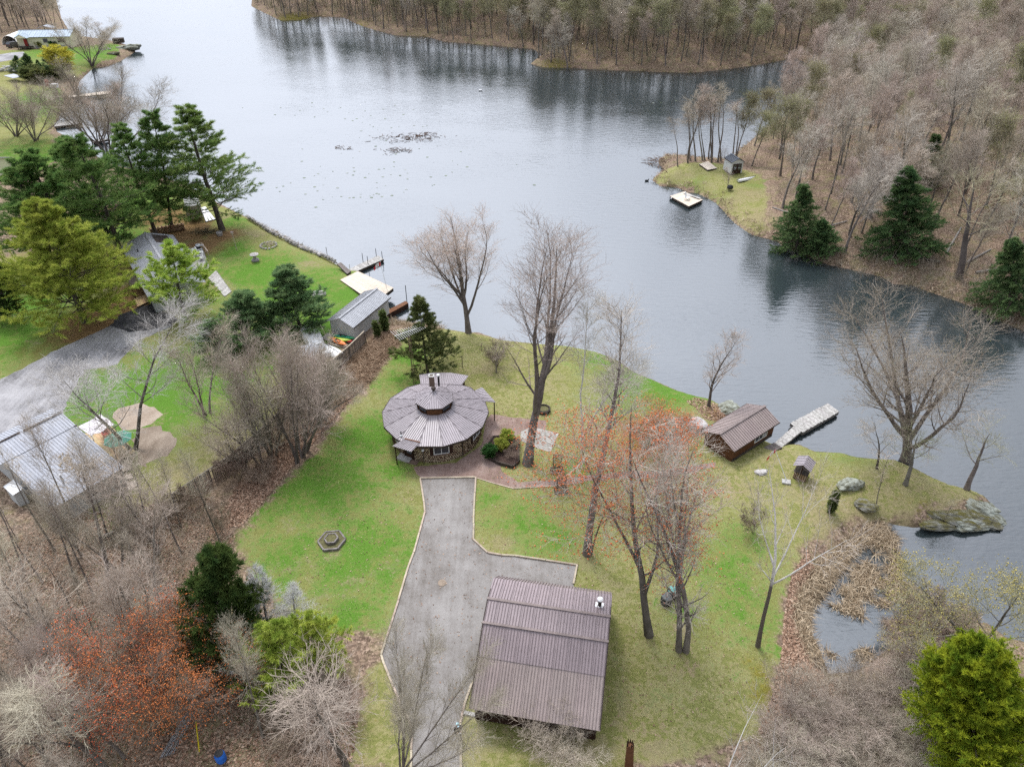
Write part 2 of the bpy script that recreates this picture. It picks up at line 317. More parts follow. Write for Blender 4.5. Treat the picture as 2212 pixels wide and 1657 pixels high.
bare = blob(XX, YY, [(1500, 900, 3, .8), (1560, 895, 3, 1), (1470, 930, 3, .8), (1400, 960, 3, .7), (1700, 980, 3, .6), (1760, 1000, 4, .5), (1860, 1060, 4, .6), (1850, 1110, 3, .9), (1940, 1090, 4, .7), (2000, 1075, 4, .8), (2060, 1090, 4, .8), (2040, 1115, 3, .9), (1780, 1130, 4, .8), (1960, 1020, 3, .8), (1900, 1040, 4, .8), (1830, 1020, 3, .6), (1750, 1060, 4, .7), (1680, 1000, 3, .6), (1960, 1050, 4, .7), (1700, 1160, 3, .6), (1720, 1120, 3, .5),
  (1080, 1170, 1.6, .9), (1330, 1260, 2.5, .6), (1260, 1210, 2, .7), (1360, 1560, 3, .6), (1250, 1620, 4, .7), (1400, 1640, 5, .6), (1560, 1600, 4, .5), (1040, 1440, 1.8, 1), (1020, 1620, 3, .5), (820, 1400, 2, .8), (840, 1540, 2, .5), (900, 960, 2, .6), (880, 1070, 1.6, .6), (720, 1195, 1.6, .6), (1050, 800, 3, .8), (980, 760, 3, .5), (1290, 830, 4, .7), (1240, 900, 3, .7), (1380, 870, 4, .6), (1310, 960, 4, .6), (1500, 1100, 4, .5), (1620, 1060, 4, .6), (1550, 1160, 3, .4), (1130, 780, 4, .5), (1200, 830, 4, .6), (1160, 900, 3, .5),
  (1440, 440, 5, .5), (1480, 380, 4, .8), (1530, 400, 4, .7), (1580, 440, 5, .8), (1620, 420, 5, .9), (1640, 470, 5, .9), (1600, 480, 4, .6), (1460, 400, 3, .5), (640, 580, 3, .6), (560, 640, 3, .4), (690, 660, 4, .5), (620, 700, 4, .5), (420, 930, 5, .6), (400, 1010, 5, .8), (330, 1080, 6, .8), (520, 900, 6, .6), (480, 960, 6, .8), (60, 250, 8, .4), (200, 135, 8, .5), (120, 290, 8, .5)])
wet = np.clip(1 - np.abs(sdl + 0.1) / .55, 0, 1)
for k, v in (('lawn', lawn), ('needle', needle), ('green', green), ('moss', moss), ('wet', wet), ('bare', bare), ('rust', rust)): fattr(gm, k, v)
gmat = bpy.data.materials.new('ground_cover'); gmat.use_nodes = True; t = gmat.node_tree; b = t.nodes['Principled BSDF']
b.inputs['Roughness'].default_value = .95; b.inputs['Specular IOR Level'].default_value = .05
geo = N(t, 'ShaderNodeNewGeometry')
def nse(scale, detail=3.0, rough=.55, d=None):
    n = N(t, 'ShaderNodeTexNoise', i_Scale=scale, i_Detail=detail, i_Roughness=rough); L(t, geo.outputs['Position'], n.inputs['Vector']); return n.outputs[0]
def rng(v, a, b_, c=0.0, d=1.0):
    n = N(t, 'ShaderNodeMapRange', i_1=a, i_2=b_, i_3=c, i_4=d); L(t, v, n.inputs[0]); return n.outputs[0]
def ma(op, a, b_):
    n = N(t, 'ShaderNodeMath', operation=op)
    for i, v in enumerate((a, b_)):
        if isinstance(v, (int, float)): n.inputs[i].default_value = v
        else: L(t, v, n.inputs[i])
    return n.outputs[0]
def mixc(f, a, b_, bt='MIX'):
    n = N(t, 'ShaderNodeMixRGB', blend_type=bt)
    for i, v in enumerate((f, a, b_)):
        if isinstance(v, tuple): n.inputs[i].default_value = (*v, 1)
        elif isinstance(v, (int, float)): n.inputs[i].default_value = v
        else: L(t, v, n.inputs[i])
    return n.outputs[0]
def att(k): return N(t, 'ShaderNodeAttribute', attribute_name=k).outputs['Fac']
nA, nB, nC, nD = nse(.16), nse(.55, 5, .65), nse(2.4, 5, .65), nse(8, 4, .75)
vor = N(t, 'ShaderNodeTexVoronoi', i_Scale=6.5); L(t, geo.outputs['Position'], vor.inputs['Vector'])
vsep = N(t, 'ShaderNodeSeparateColor'); L(t, vor.outputs['Color'], vsep.inputs[0])
rampn = N(t, 'ShaderNodeValToRGB'); L(t, vsep.outputs[0], rampn.inputs[0]); e = rampn.color_ramp.elements
e[0].position = 0; e[0].color = (.085, .058, .042, 1); e[1].position = 1; e[1].color = (.40, .30, .225, 1)
for p_, c_ in ((.3, (.155, .108, .08, 1)), (.55, (.22, .155, .115, 1)), (.8, (.29, .205, .15, 1))):
    x = e.new(p_); x.color = c_
litter = mixc(rng(nC, .35, .7), rampn.outputs[0], mixc(.5, rampn.outputs[0], (.13, .10, .065)))
litter = mixc(rng(nB, .48, .66, 0, .62), litter, (.175, .165, .07))                     # thin green growth through the leaves
litter = mixc(rng(nA, .5, .7, 0, .3), litter, (.25, .2, .13))
grn = mixc(rng(nD, .3, .7), (.05, .13, .014), (.118, .215, .033))
dry = mixc(rng(nD, .3, .7), (.21, .18, .08), (.38, .33, .175))
olive = mixc(rng(nD, .3, .7), (.115, .135, .035), (.235, .225, .08))
g0 = ma('ADD', ma('ADD', att('green'), ma('MULTIPLY', ma('SUBTRACT', nB, .5), 2.0)), ma('ADD', ma('MULTIPLY', ma('SUBTRACT', nC, .5), 2.2), ma('MULTIPLY', ma('SUBTRACT', nD, .5), 1.3)))
base = mixc(rng(ma('ADD', nB, ma('MULTIPLY', ma('SUBTRACT', nC, .5), 1.5)), .40, .66), olive, dry)
grass = mixc(rng(g0, .14, .76), base, grn)
worn = mixc(rng(ma('ADD', nA, ma('MULTIPLY', ma('SUBTRACT', nC, .5), .7)), .62, .74, 0, .6), grass, (.27, .195, .13))
lm = rng(ma('ADD', att('lawn'), ma('ADD', ma('MULTIPLY', ma('SUBTRACT', nB, .5), 3.2), ma('MULTIPLY', ma('SUBTRACT', nC, .5), 1.6))), -.25, .45)
col = mixc(lm, litter, worn)
br = rng(ma('ADD', att('bare'), ma('ADD', ma('MULTIPLY', ma('SUBTRACT', nB, .5), 1.8), ma('MULTIPLY', ma('SUBTRACT', nC, .5), 1.2))), .42, .95, 0, .8)
col = mixc(br, col, mixc(.45, litter, dry))
nd = rng(ma('ADD', att('needle'), ma('MULTIPLY', ma('SUBTRACT', nB, .5), 1.2)), .35, .75, 0, .85)
col = mixc(nd, col, mixc(rng(nD, .3, .7), (.14, .072, .035), (.21, .115, .06)))
rs_ = rng(ma('ADD', att('rust'), ma('MULTIPLY', ma('SUBTRACT', nC, .5), 1.3)), .38, .75, 0, .9)
col = mixc(rs_, col, mixc(rng(nD, .3, .7), (.17, .07, .03), (.30, .135, .06)))
ms = rng(ma('ADD', att('moss'), ma('MULTIPLY', ma('SUBTRACT', nC, .5), 1.4)), .4, .7, 0, .9)
col = mixc(ms, col, mixc(rng(nD, .3, .7), (.12, .10, .015), (.20, .185, .03)))
col = mixc(rng(ma('ADD', att('wet'), ma('MULTIPLY', ma('SUBTRACT', nB, .5), .8)), .5, .9, 0, .75), col, (.07, .052, .032))
L(t, col, b.inputs['Base Color'])
bp = N(t, 'ShaderNodeBump', i_Strength=.55, i_Distance=.12); L(t, ma('ADD', ma('MULTIPLY', nD, .5), ma('ADD', ma('MULTIPLY', vsep.outputs[1], .35), nC)), bp.inputs['Height']); L(t, bp.outputs[0], b.inputs['Normal'])
gm.materials.append(gmat)
tag(link('ground', gm), kind='structure')

# ------------------------------------------------------------------ the lake
wm = bpy.data.materials.new('lake_water'); wm.use_nodes = True; t = wm.node_tree; b = t.nodes['Principled BSDF']
b.inputs['Base Color'].default_value = (.022, .03, .032, 1); b.inputs['Roughness'].default_value = .09
b.inputs['IOR'].default_value = 2.1; b.inputs['Specular IOR Level'].default_value = .5
geo = N(t, 'ShaderNodeNewGeometry')
def wav(sc, st, rot, det=3.0):
    mp = N(t, 'ShaderNodeMapping'); mp.inputs['Rotation'].default_value = (0, 0, R(rot)); mp.inputs['Scale'].default_value = st; L(t, geo.outputs['Position'], mp.inputs[0])
    n = N(t, 'ShaderNodeTexNoise', i_Scale=sc, i_Detail=det, i_Roughness=.5); L(t, mp.outputs[0], n.inputs['Vector']); return n.outputs[0]
w1 = wav(1.1, (.4, 1.7, 1), 14, 4.0); w2 = wav(2.6, (.5, 1.4, 1), -20, 3.0); calm = wav(.035, (1, 1.6, 1), 10, 2.0)
amp = rng(calm, .36, .6, .45, 1.0)
bp = N(t, 'ShaderNodeBump', i_Distance=.09); L(t, ma('ADD', w1, ma('MULTIPLY', w2, .45)), bp.inputs['Height']); L(t, ma('MULTIPLY', amp, .55), bp.inputs['Strength'])
L(t, bp.outputs[0], b.inputs['Normal'])
lx = np.linspace(-1, 1, 41); ly = np.concatenate([np.linspace(5, 100, 20), np.linspace(120, 620, 20)])
V = np.array([(x * 420, y, 0.0) for y in ly for x in lx]); n_ = len(lx)
ii = (np.arange(len(ly) - 1)[:, None] * n_ + np.arange(n_ - 1)[None, :]).ravel()
tag(link('lake', np_mesh('lake', V, np.stack([ii, ii + 1, ii + n_ + 1, ii + n_], 1), wm)), kind='structure')

# ------------------------------------------------------------------ plants: branch skeletons grown level by level, then skinned
def nrm(v): return v / np.maximum(np.linalg.norm(v, axis=-1, keepdims=True), 1e-9)
def polyline(rg, P0, D0, Ln, k, wob, up):
    B = len(P0); P = np.zeros((B, k + 1, 3)); P[:, 0] = P0; d = nrm(D0); st = (Ln / k)[:, None]
    for i in range(k):
        d = nrm(d + rg.normal(0, wob, (B, 3)) + np.array([0, 0, 1.0]) * up)
        P[:, i + 1] = P[:, i] + d * st
    return P
def children(rg, P, Rr, n, t0, t1, ang, angj, length, k, wob, up, rr, rmax=9, tip=.25, flat=0.0):
    """n branches on each polyline of P; length: function of t giving metres (array in, array out)"""
    B, K, _ = P.shape; K -= 1
    t = t0 + (t1 - t0) * ((np.arange(n)[None, :] + rg.uniform(0, 1, (B, n))) / n)
    s = np.minimum(t * K, K - 1e-6); i = s.astype(int); f = (s - i)[..., None]; bi = np.arange(B)[:, None]
    p = P[bi, i] * (1 - f) + P[bi, i + 1] * f; tan = nrm(P[bi, i + 1] - P[bi, i])
    r = Rr[bi, i] * (1 - f[..., 0]) + Rr[bi, i + 1] * f[..., 0]
    az = np.arange(n)[None, :] * 2.39996 + rg.uniform(0, 6.28, (B, 1)) + rg.normal(0, .5, (B, n))
    ref = np.where(np.abs(tan[..., 2:3]) < .95, np.array([0, 0, 1.0]), np.array([1.0, 0, 0]))
    u = nrm(np.cross(tan, ref)); v = np.cross(tan, u)
    if flat: az = np.where(rg.uniform(0, 1, (B, n)) < .5, 0, math.pi) + rg.normal(0, 1 - flat, (B, n))
    a = np.maximum(ang + rg.normal(0, angj, (B, n)), .1)
    d = tan * np.cos(a)[..., None] + (u * np.cos(az)[..., None] + v * np.sin(az)[..., None]) * np.sin(a)[..., None]
    ln = length(t, rg, B, n)
    r0 = np.minimum(r * rr, rmax); q = B * n
    PP = polyline(rg, p.reshape(q, 3), d.reshape(q, 3), ln.reshape(q), k, wob, up)
    RR = r0.reshape(q, 1) * np.linspace(1, tip, k + 1)[None, :]
    return PP, RR
def skin(levels):
    """levels: list of (P, R, sides) -> verts, quads"""
    V, Q, off = [], [], 0
    for P, Rr, n in levels:
        B, K, _ = P.shape
        d = np.zeros_like(P); d[:, 1:-1] = P[:, 2:] - P[:, :-2]; d[:, 0] = P[:, 1] - P[:, 0]; d[:, -1] = P[:, -1] - P[:, -2]; d = nrm(d)
        ax = nrm(P[:, -1] - P[:, 0])[:, None, :] * np.ones((1, K, 1))
        ref = np.where(np.abs(ax[..., 2:3]) < .8, np.array([0, 0, 1.0]), np.array([1.0, 0, 0]))
        u = nrm(np.cross(d, ref)); v = np.cross(d, u)
        th = 2 * math.pi * np.arange(n) / n
        ring = P[:, :, None, :] + Rr[:, :, None, None] * (u[:, :, None, :] * np.cos(th)[None, None, :, None] + v[:, :, None, :] * np.sin(th)[None, None, :, None])
        V.append(ring.reshape(-1, 3))
        b = off + (np.arange(B)[:, None, None] * K + np.arange(K - 1)[None, :, None]) * n + np.arange(n)[None, None, :]
        b2 = off + (np.arange(B)[:, None, None] * K + np.arange(K - 1)[None, :, None]) * n + ((np.arange(n) + 1) % n)[None, None, :]
        Q.append(np.stack([b, b2, b2 + n, b + n], -1).reshape(-1, 4)); off += B * K * n
    return np.concatenate(V), np.concatenate(Q)
def tufts(rg, p, d, n, ln, wd, spread):
    """n needle-like blades at every point p around direction d: one narrow triangle each"""
    q = len(p); pp = np.repeat(p, n, 0); dd = np.repeat(nrm(d), n, 0)
    dd = nrm(dd + rg.normal(0, spread, (q * n, 3))); l = ln * rg.uniform(.7, 1.25, (q * n, 1))
    side = nrm(np.cross(dd, rg.normal(0, 1, (q * n, 3)))) * wd * .5
    V = np.stack([pp - side, pp + side, pp + dd * l], 1).reshape(-1, 3)
    return V, np.arange(len(V)).reshape(-1, 3)
def bits(rg, p, r):
    """small three-sided buds at points p"""
    q = len(p); o = rg.normal(0, 1, (q, 4, 3)); o = nrm(o) * (r * rg.uniform(.6, 1.3, (q, 1, 1)))
    V = (p[:, None] + o).reshape(-1, 3); b = np.arange(q)[:, None] * 4
    F = np.concatenate([b + np.array([[0, 1, 2]]), b + np.array([[0, 3, 1]]), b + np.array([[1, 3, 2]]), b + np.array([[2, 3, 0]])])
    return V, F
def prof(a, b_, c, pk=.35):
    """branch length along the stem: a at the start, b at fraction pk, c at the end"""
    def f(t, rg, B, n): return np.interp(t, [0, pk, 1], [a, b_, c]) * rg.uniform(.75, 1.2, (B, n))
    return f
PROTO = {}
def bare(key, seed, H=15, r=.2, stems=1, splay=.25, clear=.3, limbs=16, limb=(3, 6, 1.5), lang=.8, lup=.12, n2=8, l2=1.9, n3=6, l3=.8, n4=4, l4=.42, bark='bark', twig='twig', bud=None, budn=0, budr=.06, lwob=.16, pk=.3, tw=.0085, fork=None):
    rg = np.random.default_rng(seed)
    P0 = np.zeros((stems, 3)); P0[:, :2] = rg.normal(0, .12 * (stems > 1), (stems, 2))
    az = np.arange(stems) * 6.283 / stems + rg.uniform(0, 6)
    D0 = np.stack([np.cos(az) * splay * (stems > 1), np.sin(az) * splay * (stems > 1), np.ones(stems)], 1)
    P = polyline(rg, P0, D0, np.full(stems, H) * rg.uniform(.85, 1, stems), 9, .045 + .03 * (stems > 1), .03)
    P[:, 0, 2] -= .25
    r = r * .72
    base = r / math.sqrt(stems) * 1.15 if stems > 1 else r
    Rr = base * np.interp(np.linspace(0, 1, 10), [0, .05, .4, 1], [1.35, 1, .72, .07])[None, :] * np.ones((stems, 1))
    lev = [(P, Rr, 9)]
    if fork:                                   # heavy leaders leaving the trunk low down
        n, t0, t1, ang, ln = fork
        PF, RF = children(rg, P, Rr, n, t0, t1, ang, .12, lambda t, g, B, m: (H * (1 - t) * ln) * g.uniform(.85, 1.08, (B, m)), 8, .06, .1, .62, tip=.12)
        lev.append((PF, RF, 7)); PS, RS = np.concatenate([P[:, [0, 1, 2, 3, 4, 5, 6, 7, 9]], PF]), np.concatenate([Rr[:, [0, 1, 2, 3, 4, 5, 6, 7, 9]], RF])
    else: PS, RS = P, Rr
    ls = prof(*limb, pk=pk)
    P1, R1 = children(rg, PS, RS, limbs, clear, .98, lang, .17, ls, 6, lwob * .6, lup, .42, rmax=r * .4, tip=.15)
    P2, R2 = children(rg, P1, R1, n2, .15, 1, .65, .2, lambda t, g, B, m: l2 * (1.15 - .55 * t) * g.uniform(.6, 1.25, (B, m)), 4, lwob * .7, .07, .62, tip=.3)
    R2 = np.maximum(R2, tw * 1.1)
    P3, R3 = children(rg, P2, R2, n3, .2, 1, .6, .2, lambda t, g, B, m: l3 * (1.1 - .4 * t) * g.uniform(.6, 1.3, (B, m)), 3, lwob * .7, .05, .7, rmax=tw * 1.15, tip=.5)
    R3 = np.maximum(R3, tw * .5)
    lev.append((P1, R1, 5)); crown = [(P2, R2, 3), (P3, R3, 3)]; last = P3
    if n4:
        P4, R4 = children(rg, P3, R3, n4, .3, 1, .6, .25, lambda t, g, B, m: l4 * g.uniform(.6, 1.3, (B, m)), 1, .1, .04, .8, rmax=tw * .8, tip=.4)
        crown.append((P4, R4, 3)); last = P4
    parts = [('trunk', np_mesh(key + '_trunk', *skin(lev), M[bark], True)), ('crown', np_mesh(key + '_crown', *skin(crown), M[twig], True))]
    top = max(P.reshape(-1, 3)[:, 2].max(), P1.reshape(-1, 3)[:, 2].max(), P2.reshape(-1, 3)[:, 2].max(), P3.reshape(-1, 3)[:, 2].max())
    if bud and budn:
        e = last[:, -1]; e = np.repeat(e, max(1, -(-budn // len(e))), 0) + rg.normal(0, .07, (len(e) * max(1, -(-budn // len(e))), 3)); pk_ = e[rg.permutation(len(e))[:budn]] if len(e) > budn else e
        parts.append(('buds', np_mesh(key + '_buds', *bits(rg, pk_ + rg.normal(0, .04, pk_.shape), budr), M[bud])))
    w = np.percentile(np.abs(P3[:, -1, :2]), 97)
    PROTO[key] = (parts, top, w)
def evergreen(key, seed, H=15, r=.22, w=3.6, clear=.08, n=70, shape=(.9, 1, .08), pk=.2, ang=1.35, droop=.0, nb=12, tn=5, tuft=.34, blades=6, wd=.05, spread=.55, mat_='pine', bark='bark_dark', sub=.32, up=.05, gap=0.0, asym=0.0):
    rg = np.random.default_rng(seed)
    P = polyline(rg, np.zeros((1, 3)), np.array([[0, 0, 1.0]]), np.array([H]), 9, .02, .02); P[:, 0, 2] -= .25
    Rr = r * np.interp(np.linspace(0, 1, 10), [0, .05, 1], [1.3, 1, .06])[None, :]
    def ls(t, g, B, m):
        u = (t - clear) / (1 - clear)
        l = w * np.interp(u, [0, pk, 1], list(shape)) * g.uniform(.72, 1.12, (B, m))
        return np.where(g.uniform(0, 1, (B, m)) < gap, l * .35, l)
    P1, R1 = children(rg, P, Rr, n, clear, .99, ang, .12, ls, 5, .05, up - droop, .3, rmax=r * .3, tip=.2)
    if asym: P1[:, :, 0] += 0
    ln1 = np.linalg.norm(P1[:, -1] - P1[:, 0], axis=1)
    P2, R2 = children(rg, P1, R1, nb, .22, 1, .8, .15, lambda t, g, B, m: np.maximum(ln1[:, None] * sub * (1.2 - .75 * t), .25) * g.uniform(.7, 1.2, (B, m)), 3, .08, .06 - droop * .5, .5, rmax=.02, tip=.4, flat=.62)
    R2 = np.maximum(R2, .008)
    B = len(P2); tt = np.linspace(.25, 1, tn); s = np.minimum(tt * 3, 2.999); i = s.astype(int); f = (s - i)[None, :, None]
    pos = P2[:, i] * (1 - f) + P2[:, i + 1] * f; dr = P2[:, i + 1] - P2[:, i]
    tip = np.concatenate([pos.reshape(-1, 3), P1[:, -1], P[:, -1]]); td = np.concatenate([dr.reshape(-1, 3), P1[:, -1] - P1[:, -2], P[:, -1] - P[:, -2]])
    td = nrm(td) + np.array([0, 0, .25 - droop])
    V, F = tufts(rg, tip, td, blades, tuft, wd, spread)
    parts = [('trunk', np_mesh(key + '_trunk', *skin([(P, Rr, 8), (P1, R1, 4)]), M[bark], True)), ('crown', np_mesh(key + '_crown', V, F, M[mat_]))]
    PROTO[key] = (parts, H + tuft, np.percentile(np.linalg.norm(V[:, :2], axis=1), 97))
def plant(key, base, h=None, topxy=None, width=None, rz=None, name='tree', label=None, cat='tree', group=None, lean=None, names=None):
    """stands one copy of a grown plant on the ground; topxy: picture point of its tip"""
    parts, ph, pw = PROTO[key]; base = np.asarray(base, float)
    if topxy is not None:
        hh = height_to(base, topxy[1]); h = hh if h is None else h
        tx = at_z(topxy[0], topxy[1], base[2] + hh)[0]; lean = math.atan2(tx - base[0], hh) if lean is None else lean
    o = empty(name, base, 0, label, cat, group)
    o.rotation_euler = (0, lean or 0, random.uniform(0, 6.28) if rz is None else rz)
    if lean: o.rotation_euler = (Matrix.Rotation(lean, 3, 'Y') @ Matrix.Rotation(o.rotation_euler[2], 3, 'Z')).to_euler()
    s = h / ph; sw = s if width is None else width / 2 / pw
    sw = min(max(sw, s * .55), s * 1.9)
    o.scale = (sw, sw, s)
    for i, (nm, me) in enumerate(parts): link(names[i] if names else nm, me, o)
    return o
random.seed(4)
# open-grown hero trees
bare('shore_maple', 1, 16.5, .27, clear=.22, limbs=9, limb=(3.6, 4.0, 1.4), lang=.45, lup=.2, lwob=.11, n2=8, l2=1.6, n3=6, l3=.8, n4=3, twig='twig', fork=(6, .12, .42, .3, .92), bud='bud_red', budn=1500, budr=.02)
bare('tall_twin', 2, 24, .36, clear=.36, limbs=10, limb=(5.0, 5.0, 1.6), lang=.5, lup=.15, lwob=.1, n2=8, l2=2.0, n3=5, l3=1.0, n4=2, twig='twig', fork=(4, .2, .42, .27, .92))
bare('poplar', 3, 23, .24, clear=.5, limbs=20, limb=(2.6, 2.6, 1), lang=.6, lup=.14, n2=7, l2=1.4, n3=5, l3=.75, n4=3, twig='twig_pale', bark='bark')
bare('birch', 4, 16, .17, stems=2, splay=.13, clear=.35, limbs=13, limb=(3.2, 3, .8), lang=.75, lup=.08, n2=8, l2=1.6, n3=7, l3=.8, bark='bark_birch', twig='twig_pale')
bare('red_maple', 5, 19, .25, clear=.38, limbs=11, limb=(3.8, 4.2, 1.2), lang=.9, lup=.08, lwob=.12, n2=8, l2=1.9, n3=6, l3=.85, n4=3, bud='bud_red', budn=14000, budr=.042, bark='bark', twig='twig_pale', fork=(2, .22, .4, .4, .75))
bare('shaggy', 6, 21, .34, stems=2, splay=.035, clear=.1, limbs=17, limb=(1.4, 3.4, 1.0), pk=.6, lang=.75, lup=.14, n2=6, l2=1.5, n3=5, l3=.8, n4=2, bark='bark', twig='twig_pale', fork=(2, .3, .5, .3, .75))
bare('dying_birch', 7, 18.5, .24, clear=.42, limbs=8, limb=(4, 4, 1), lang=.5, lup=.14, n2=5, l2=1.8, n3=4, l3=.8, n4=0, bark='bark_half', twig='twig_pale', fork=(3, .4, .55, .45, .8))
bare('spread_oak', 8, 17.5, .46, clear=.25, limbs=11, limb=(4.2, 4.6, 1.6), lang=.6, lup=.15, lwob=.12, n2=8, l2=2.0, n3=6, l3=1.0, n4=3, twig='twig', bark='bark', fork=(7, .1, .36, .5, .98), bud='bud_lime', budn=1600, budr=.03)
bare('small_ash', 9, 10, .14, clear=.18, limbs=16, limb=(3.4, 3.6, .9), lang=.42, lup=.15, n2=7, l2=1.0, n3=5, l3=.5, n4=3, l4=.3, twig='twig_pink')
bare('yellow_bud', 10, 13, .2, stems=2, splay=.22, clear=.25, limbs=12, limb=(4, 4.2, 1.2), lang=.75, n2=8, l2=1.6, n3=6, l3=.8, bud='bud_yellow', budn=5000, budr=.055, twig='twig_green')
bare('bare_thin', 11, 10, .12, clear=.3, limbs=10, limb=(2.6, 2.8, .7), lang=.75, lup=.1, n2=6, l2=1.1, n3=5, l3=.5, n4=3, l4=.3, bark='bark_dark', twig='twig')
bare('pale_fork', 12, 14, .2, stems=2, splay=.28, clear=.3, limbs=14, limb=(3.6, 3.6, 1.2), lang=.75, lup=.1, n2=9, l2=1.7, n3=8, l3=.85, bark='bark_dark', twig='twig_white')
bare('vase', 13, 12, .3, stems=7, splay=.42, clear=.25, limbs=15, limb=(2.6, 2.8, .9), lang=.4, lup=.14, n2=8, l2=1.4, n3=6, l3=.8, n4=3, twig='twig', bark='bark')
bare('brushy', 14, 9, .2, stems=3, splay=.2, clear=.28, limbs=10, limb=(2.0, 2.2, .8), lang=.55, lup=.1, n2=7, l2=1.2, n3=6, l3=.7, n4=3, bark='bark', twig='twig')
bare('thicket', 17, 8, .2, stems=7, splay=.4, clear=.12, limbs=10, limb=(2.0, 2.3, .8), lang=.55, lup=.14, n2=6, l2=1.3, n3=4, l3=.7, n4=2, bark='bark', twig='twig', tw=.009)
bare('leaning', 15, 9, .22, clear=.45, limbs=8, limb=(3, 3, 1), lang=.8, n2=6, l2=1.3, n3=5, l3=.6, n4=2, bark='bark', twig='twig_green')
bare('dead_white', 16, 11, .14, stems=3, splay=.3, clear=.2, limbs=7, limb=(2.4, 2.4, .8), lang=.6, n2=4, l2=1.0, n3=2, l3=.5, n4=0, bark='bark_birch', twig='twig_pale')
# woodland kinds
bare('wood_a', 21, 16, .2, clear=.45, limbs=13, limb=(3.6, 4.2, 1.3), lang=.72, lup=.12, n2=8, l2=1.9, n3=7, l3=.95, n4=5, l4=.55, tw=.02, twig='twig')
bare('wood_b', 22, 17, .22, clear=.4, limbs=13, limb=(4, 4.6, 1.5), lang=.66, lup=.14, n2=8, l2=2.0, n3=7, l3=1.0, n4=5, l4=.55, tw=.02, twig='twig_pink')
bare('wood_c', 23, 15, .17, clear=.4, limbs=14, limb=(3, 3.4, 1.2), lang=.7, lup=.12, n2=8, l2=1.8, n3=7, l3=.95, n4=5, l4=.55, tw=.02, twig='twig_green', bud='bud_lime', budn=1100, budr=.07)
bare('wood_d', 24, 18, .26, clear=.32, limbs=13, limb=(4.4, 5.2, 1.6), lang=.8, lup=.1, n2=8, l2=2.1, n3=7, l3=1.0, n4=5, l4=.55, tw=.02, twig='twig_pale')
bare('wood_e', 25, 14, .16, clear=.5, limbs=12, limb=(2.4, 2.8, 1), lang=.6, lup=.14, n2=6, l2=1.6, n3=6, l3=.9, n4=4, tw=.011, twig='twig', bark='bark')
bare('pole', 26, 15, .13, clear=.62, limbs=11, limb=(2, 2.2, .7), lang=.6, lup=.1, n2=6, l2=1.0, n3=5, l3=.55, n4=2, l4=.3, bark='bark', twig='twig')
bare('sapling', 27, 8, .07, clear=.25, limbs=10, limb=(1.6, 1.7, .5), lang=.55, lup=.1, n2=5, l2=.8, n3=4, l3=.45, n4=0, bark='bark', twig='twig', tw=.012)
bare('bush', 28, 3.2, .06, stems=9, splay=.5, clear=.15, limbs=7, limb=(1.1, 1.1, .4), lang=.6, n2=5, l2=.6, n3=4, l3=.35, n4=0, bark='twig_brown', twig='twig_brown', tw=.012)
bare('red_shrub', 29, 6.5, .12, stems=6, splay=.5, clear=.2, limbs=8, limb=(2, 2, .7), lang=.6, n2=6, l2=1, n3=5, l3=.5, n4=2, bark='bark', twig='twig_brown', bud='bud_red', budn=7000, budr=.04)
bare('grey_bush', 30, 3.6, .07, stems=9, splay=.55, clear=.12, limbs=8, limb=(1.4, 1.4, .5), lang=.65, n2=5, l2=.8, n3=4, l3=.45, n4=2, l4=.25, bark='twig', twig='twig', tw=.008)
# evergreens
evergreen('white_pine', 141, 20, .34, 5.8, clear=.16, n=96, shape=(.9, 1, .14), pk=.25, nb=15, tn=6, tuft=.46, blades=8, wd=.05, mat_='pine', gap=.16, up=.03, sub=.36)
evergreen('white_pine_b', 442, 18, .3, 5.4, clear=.16, n=86, shape=(.85, 1, .16), pk=.3, nb=15, tn=6, tuft=.46, blades=8, wd=.05, mat_='pine', gap=.12, up=.04, sub=.36)
evergreen('broad_pine', 43, 17, .36, 8.6, clear=.1, n=130, shape=(.95, 1, .1), pk=.2, nb=20, tn=8, tuft=.48, blades=9, wd=.055, mat_='pine_yellow', gap=.1, up=.03, sub=.36)
evergreen('gold_pine', 44, 11.5, .2, 4.6, clear=.14, n=54, shape=(.75, 1, .15), pk=.35, nb=14, tn=6, tuft=.44, blades=7, wd=.065, mat_='pine_yellow', gap=.25, up=.06)
evergreen('young_pine', 45, 9.5, .15, 3.3, clear=.05, n=84, shape=(.95, 1, .14), pk=.25, nb=14, tn=5, tuft=.42, blades=8, wd=.07, mat_='pine_blue', gap=.08, up=.08)
evergreen('hemlock', 46, 14, .25, 5.0, clear=.02, n=150, shape=(1, .92, .06), pk=.2, nb=15, tn=6, tuft=.36, blades=8, wd=.05, mat_='hemlock', droop=.08, ang=1.45, gap=.2, sub=.4)
evergreen('spruce', 47, 9, .14, 2.2, clear=.02, n=90, shape=(1, .85, .04), pk=.25, nb=9, tn=4, tuft=.3, blades=6, mat_='hemlock', droop=.05, ang=1.4, gap=.05, sub=.4)
evergreen('redcedar', 48, 9.8, .13, 3.4, clear=.08, n=84, shape=(1, .8, .05), pk=.25, nb=13, tn=6, tuft=.28, blades=8, wd=.05, mat_='cedar', gap=.12, up=.02, ang=1.3)
evergreen('gold_cedar', 49, 11, .2, 4.6, clear=.01, n=230, shape=(1, .95, .25), pk=.3, nb=18, tn=6, tuft=.2, blades=9, wd=.045, spread=.75, mat_='cedar_gold', ang=.95, up=.12, sub=.46, gap=.12)
evergreen('dark_cedar', 50, 10, .16, 2.8, clear=.02, n=120, shape=(1, .95, .12), pk=.3, nb=11, tn=5, tuft=.3, blades=7, wd=.06, mat_='cedar_dark', ang=1.1, up=.06, sub=.4)
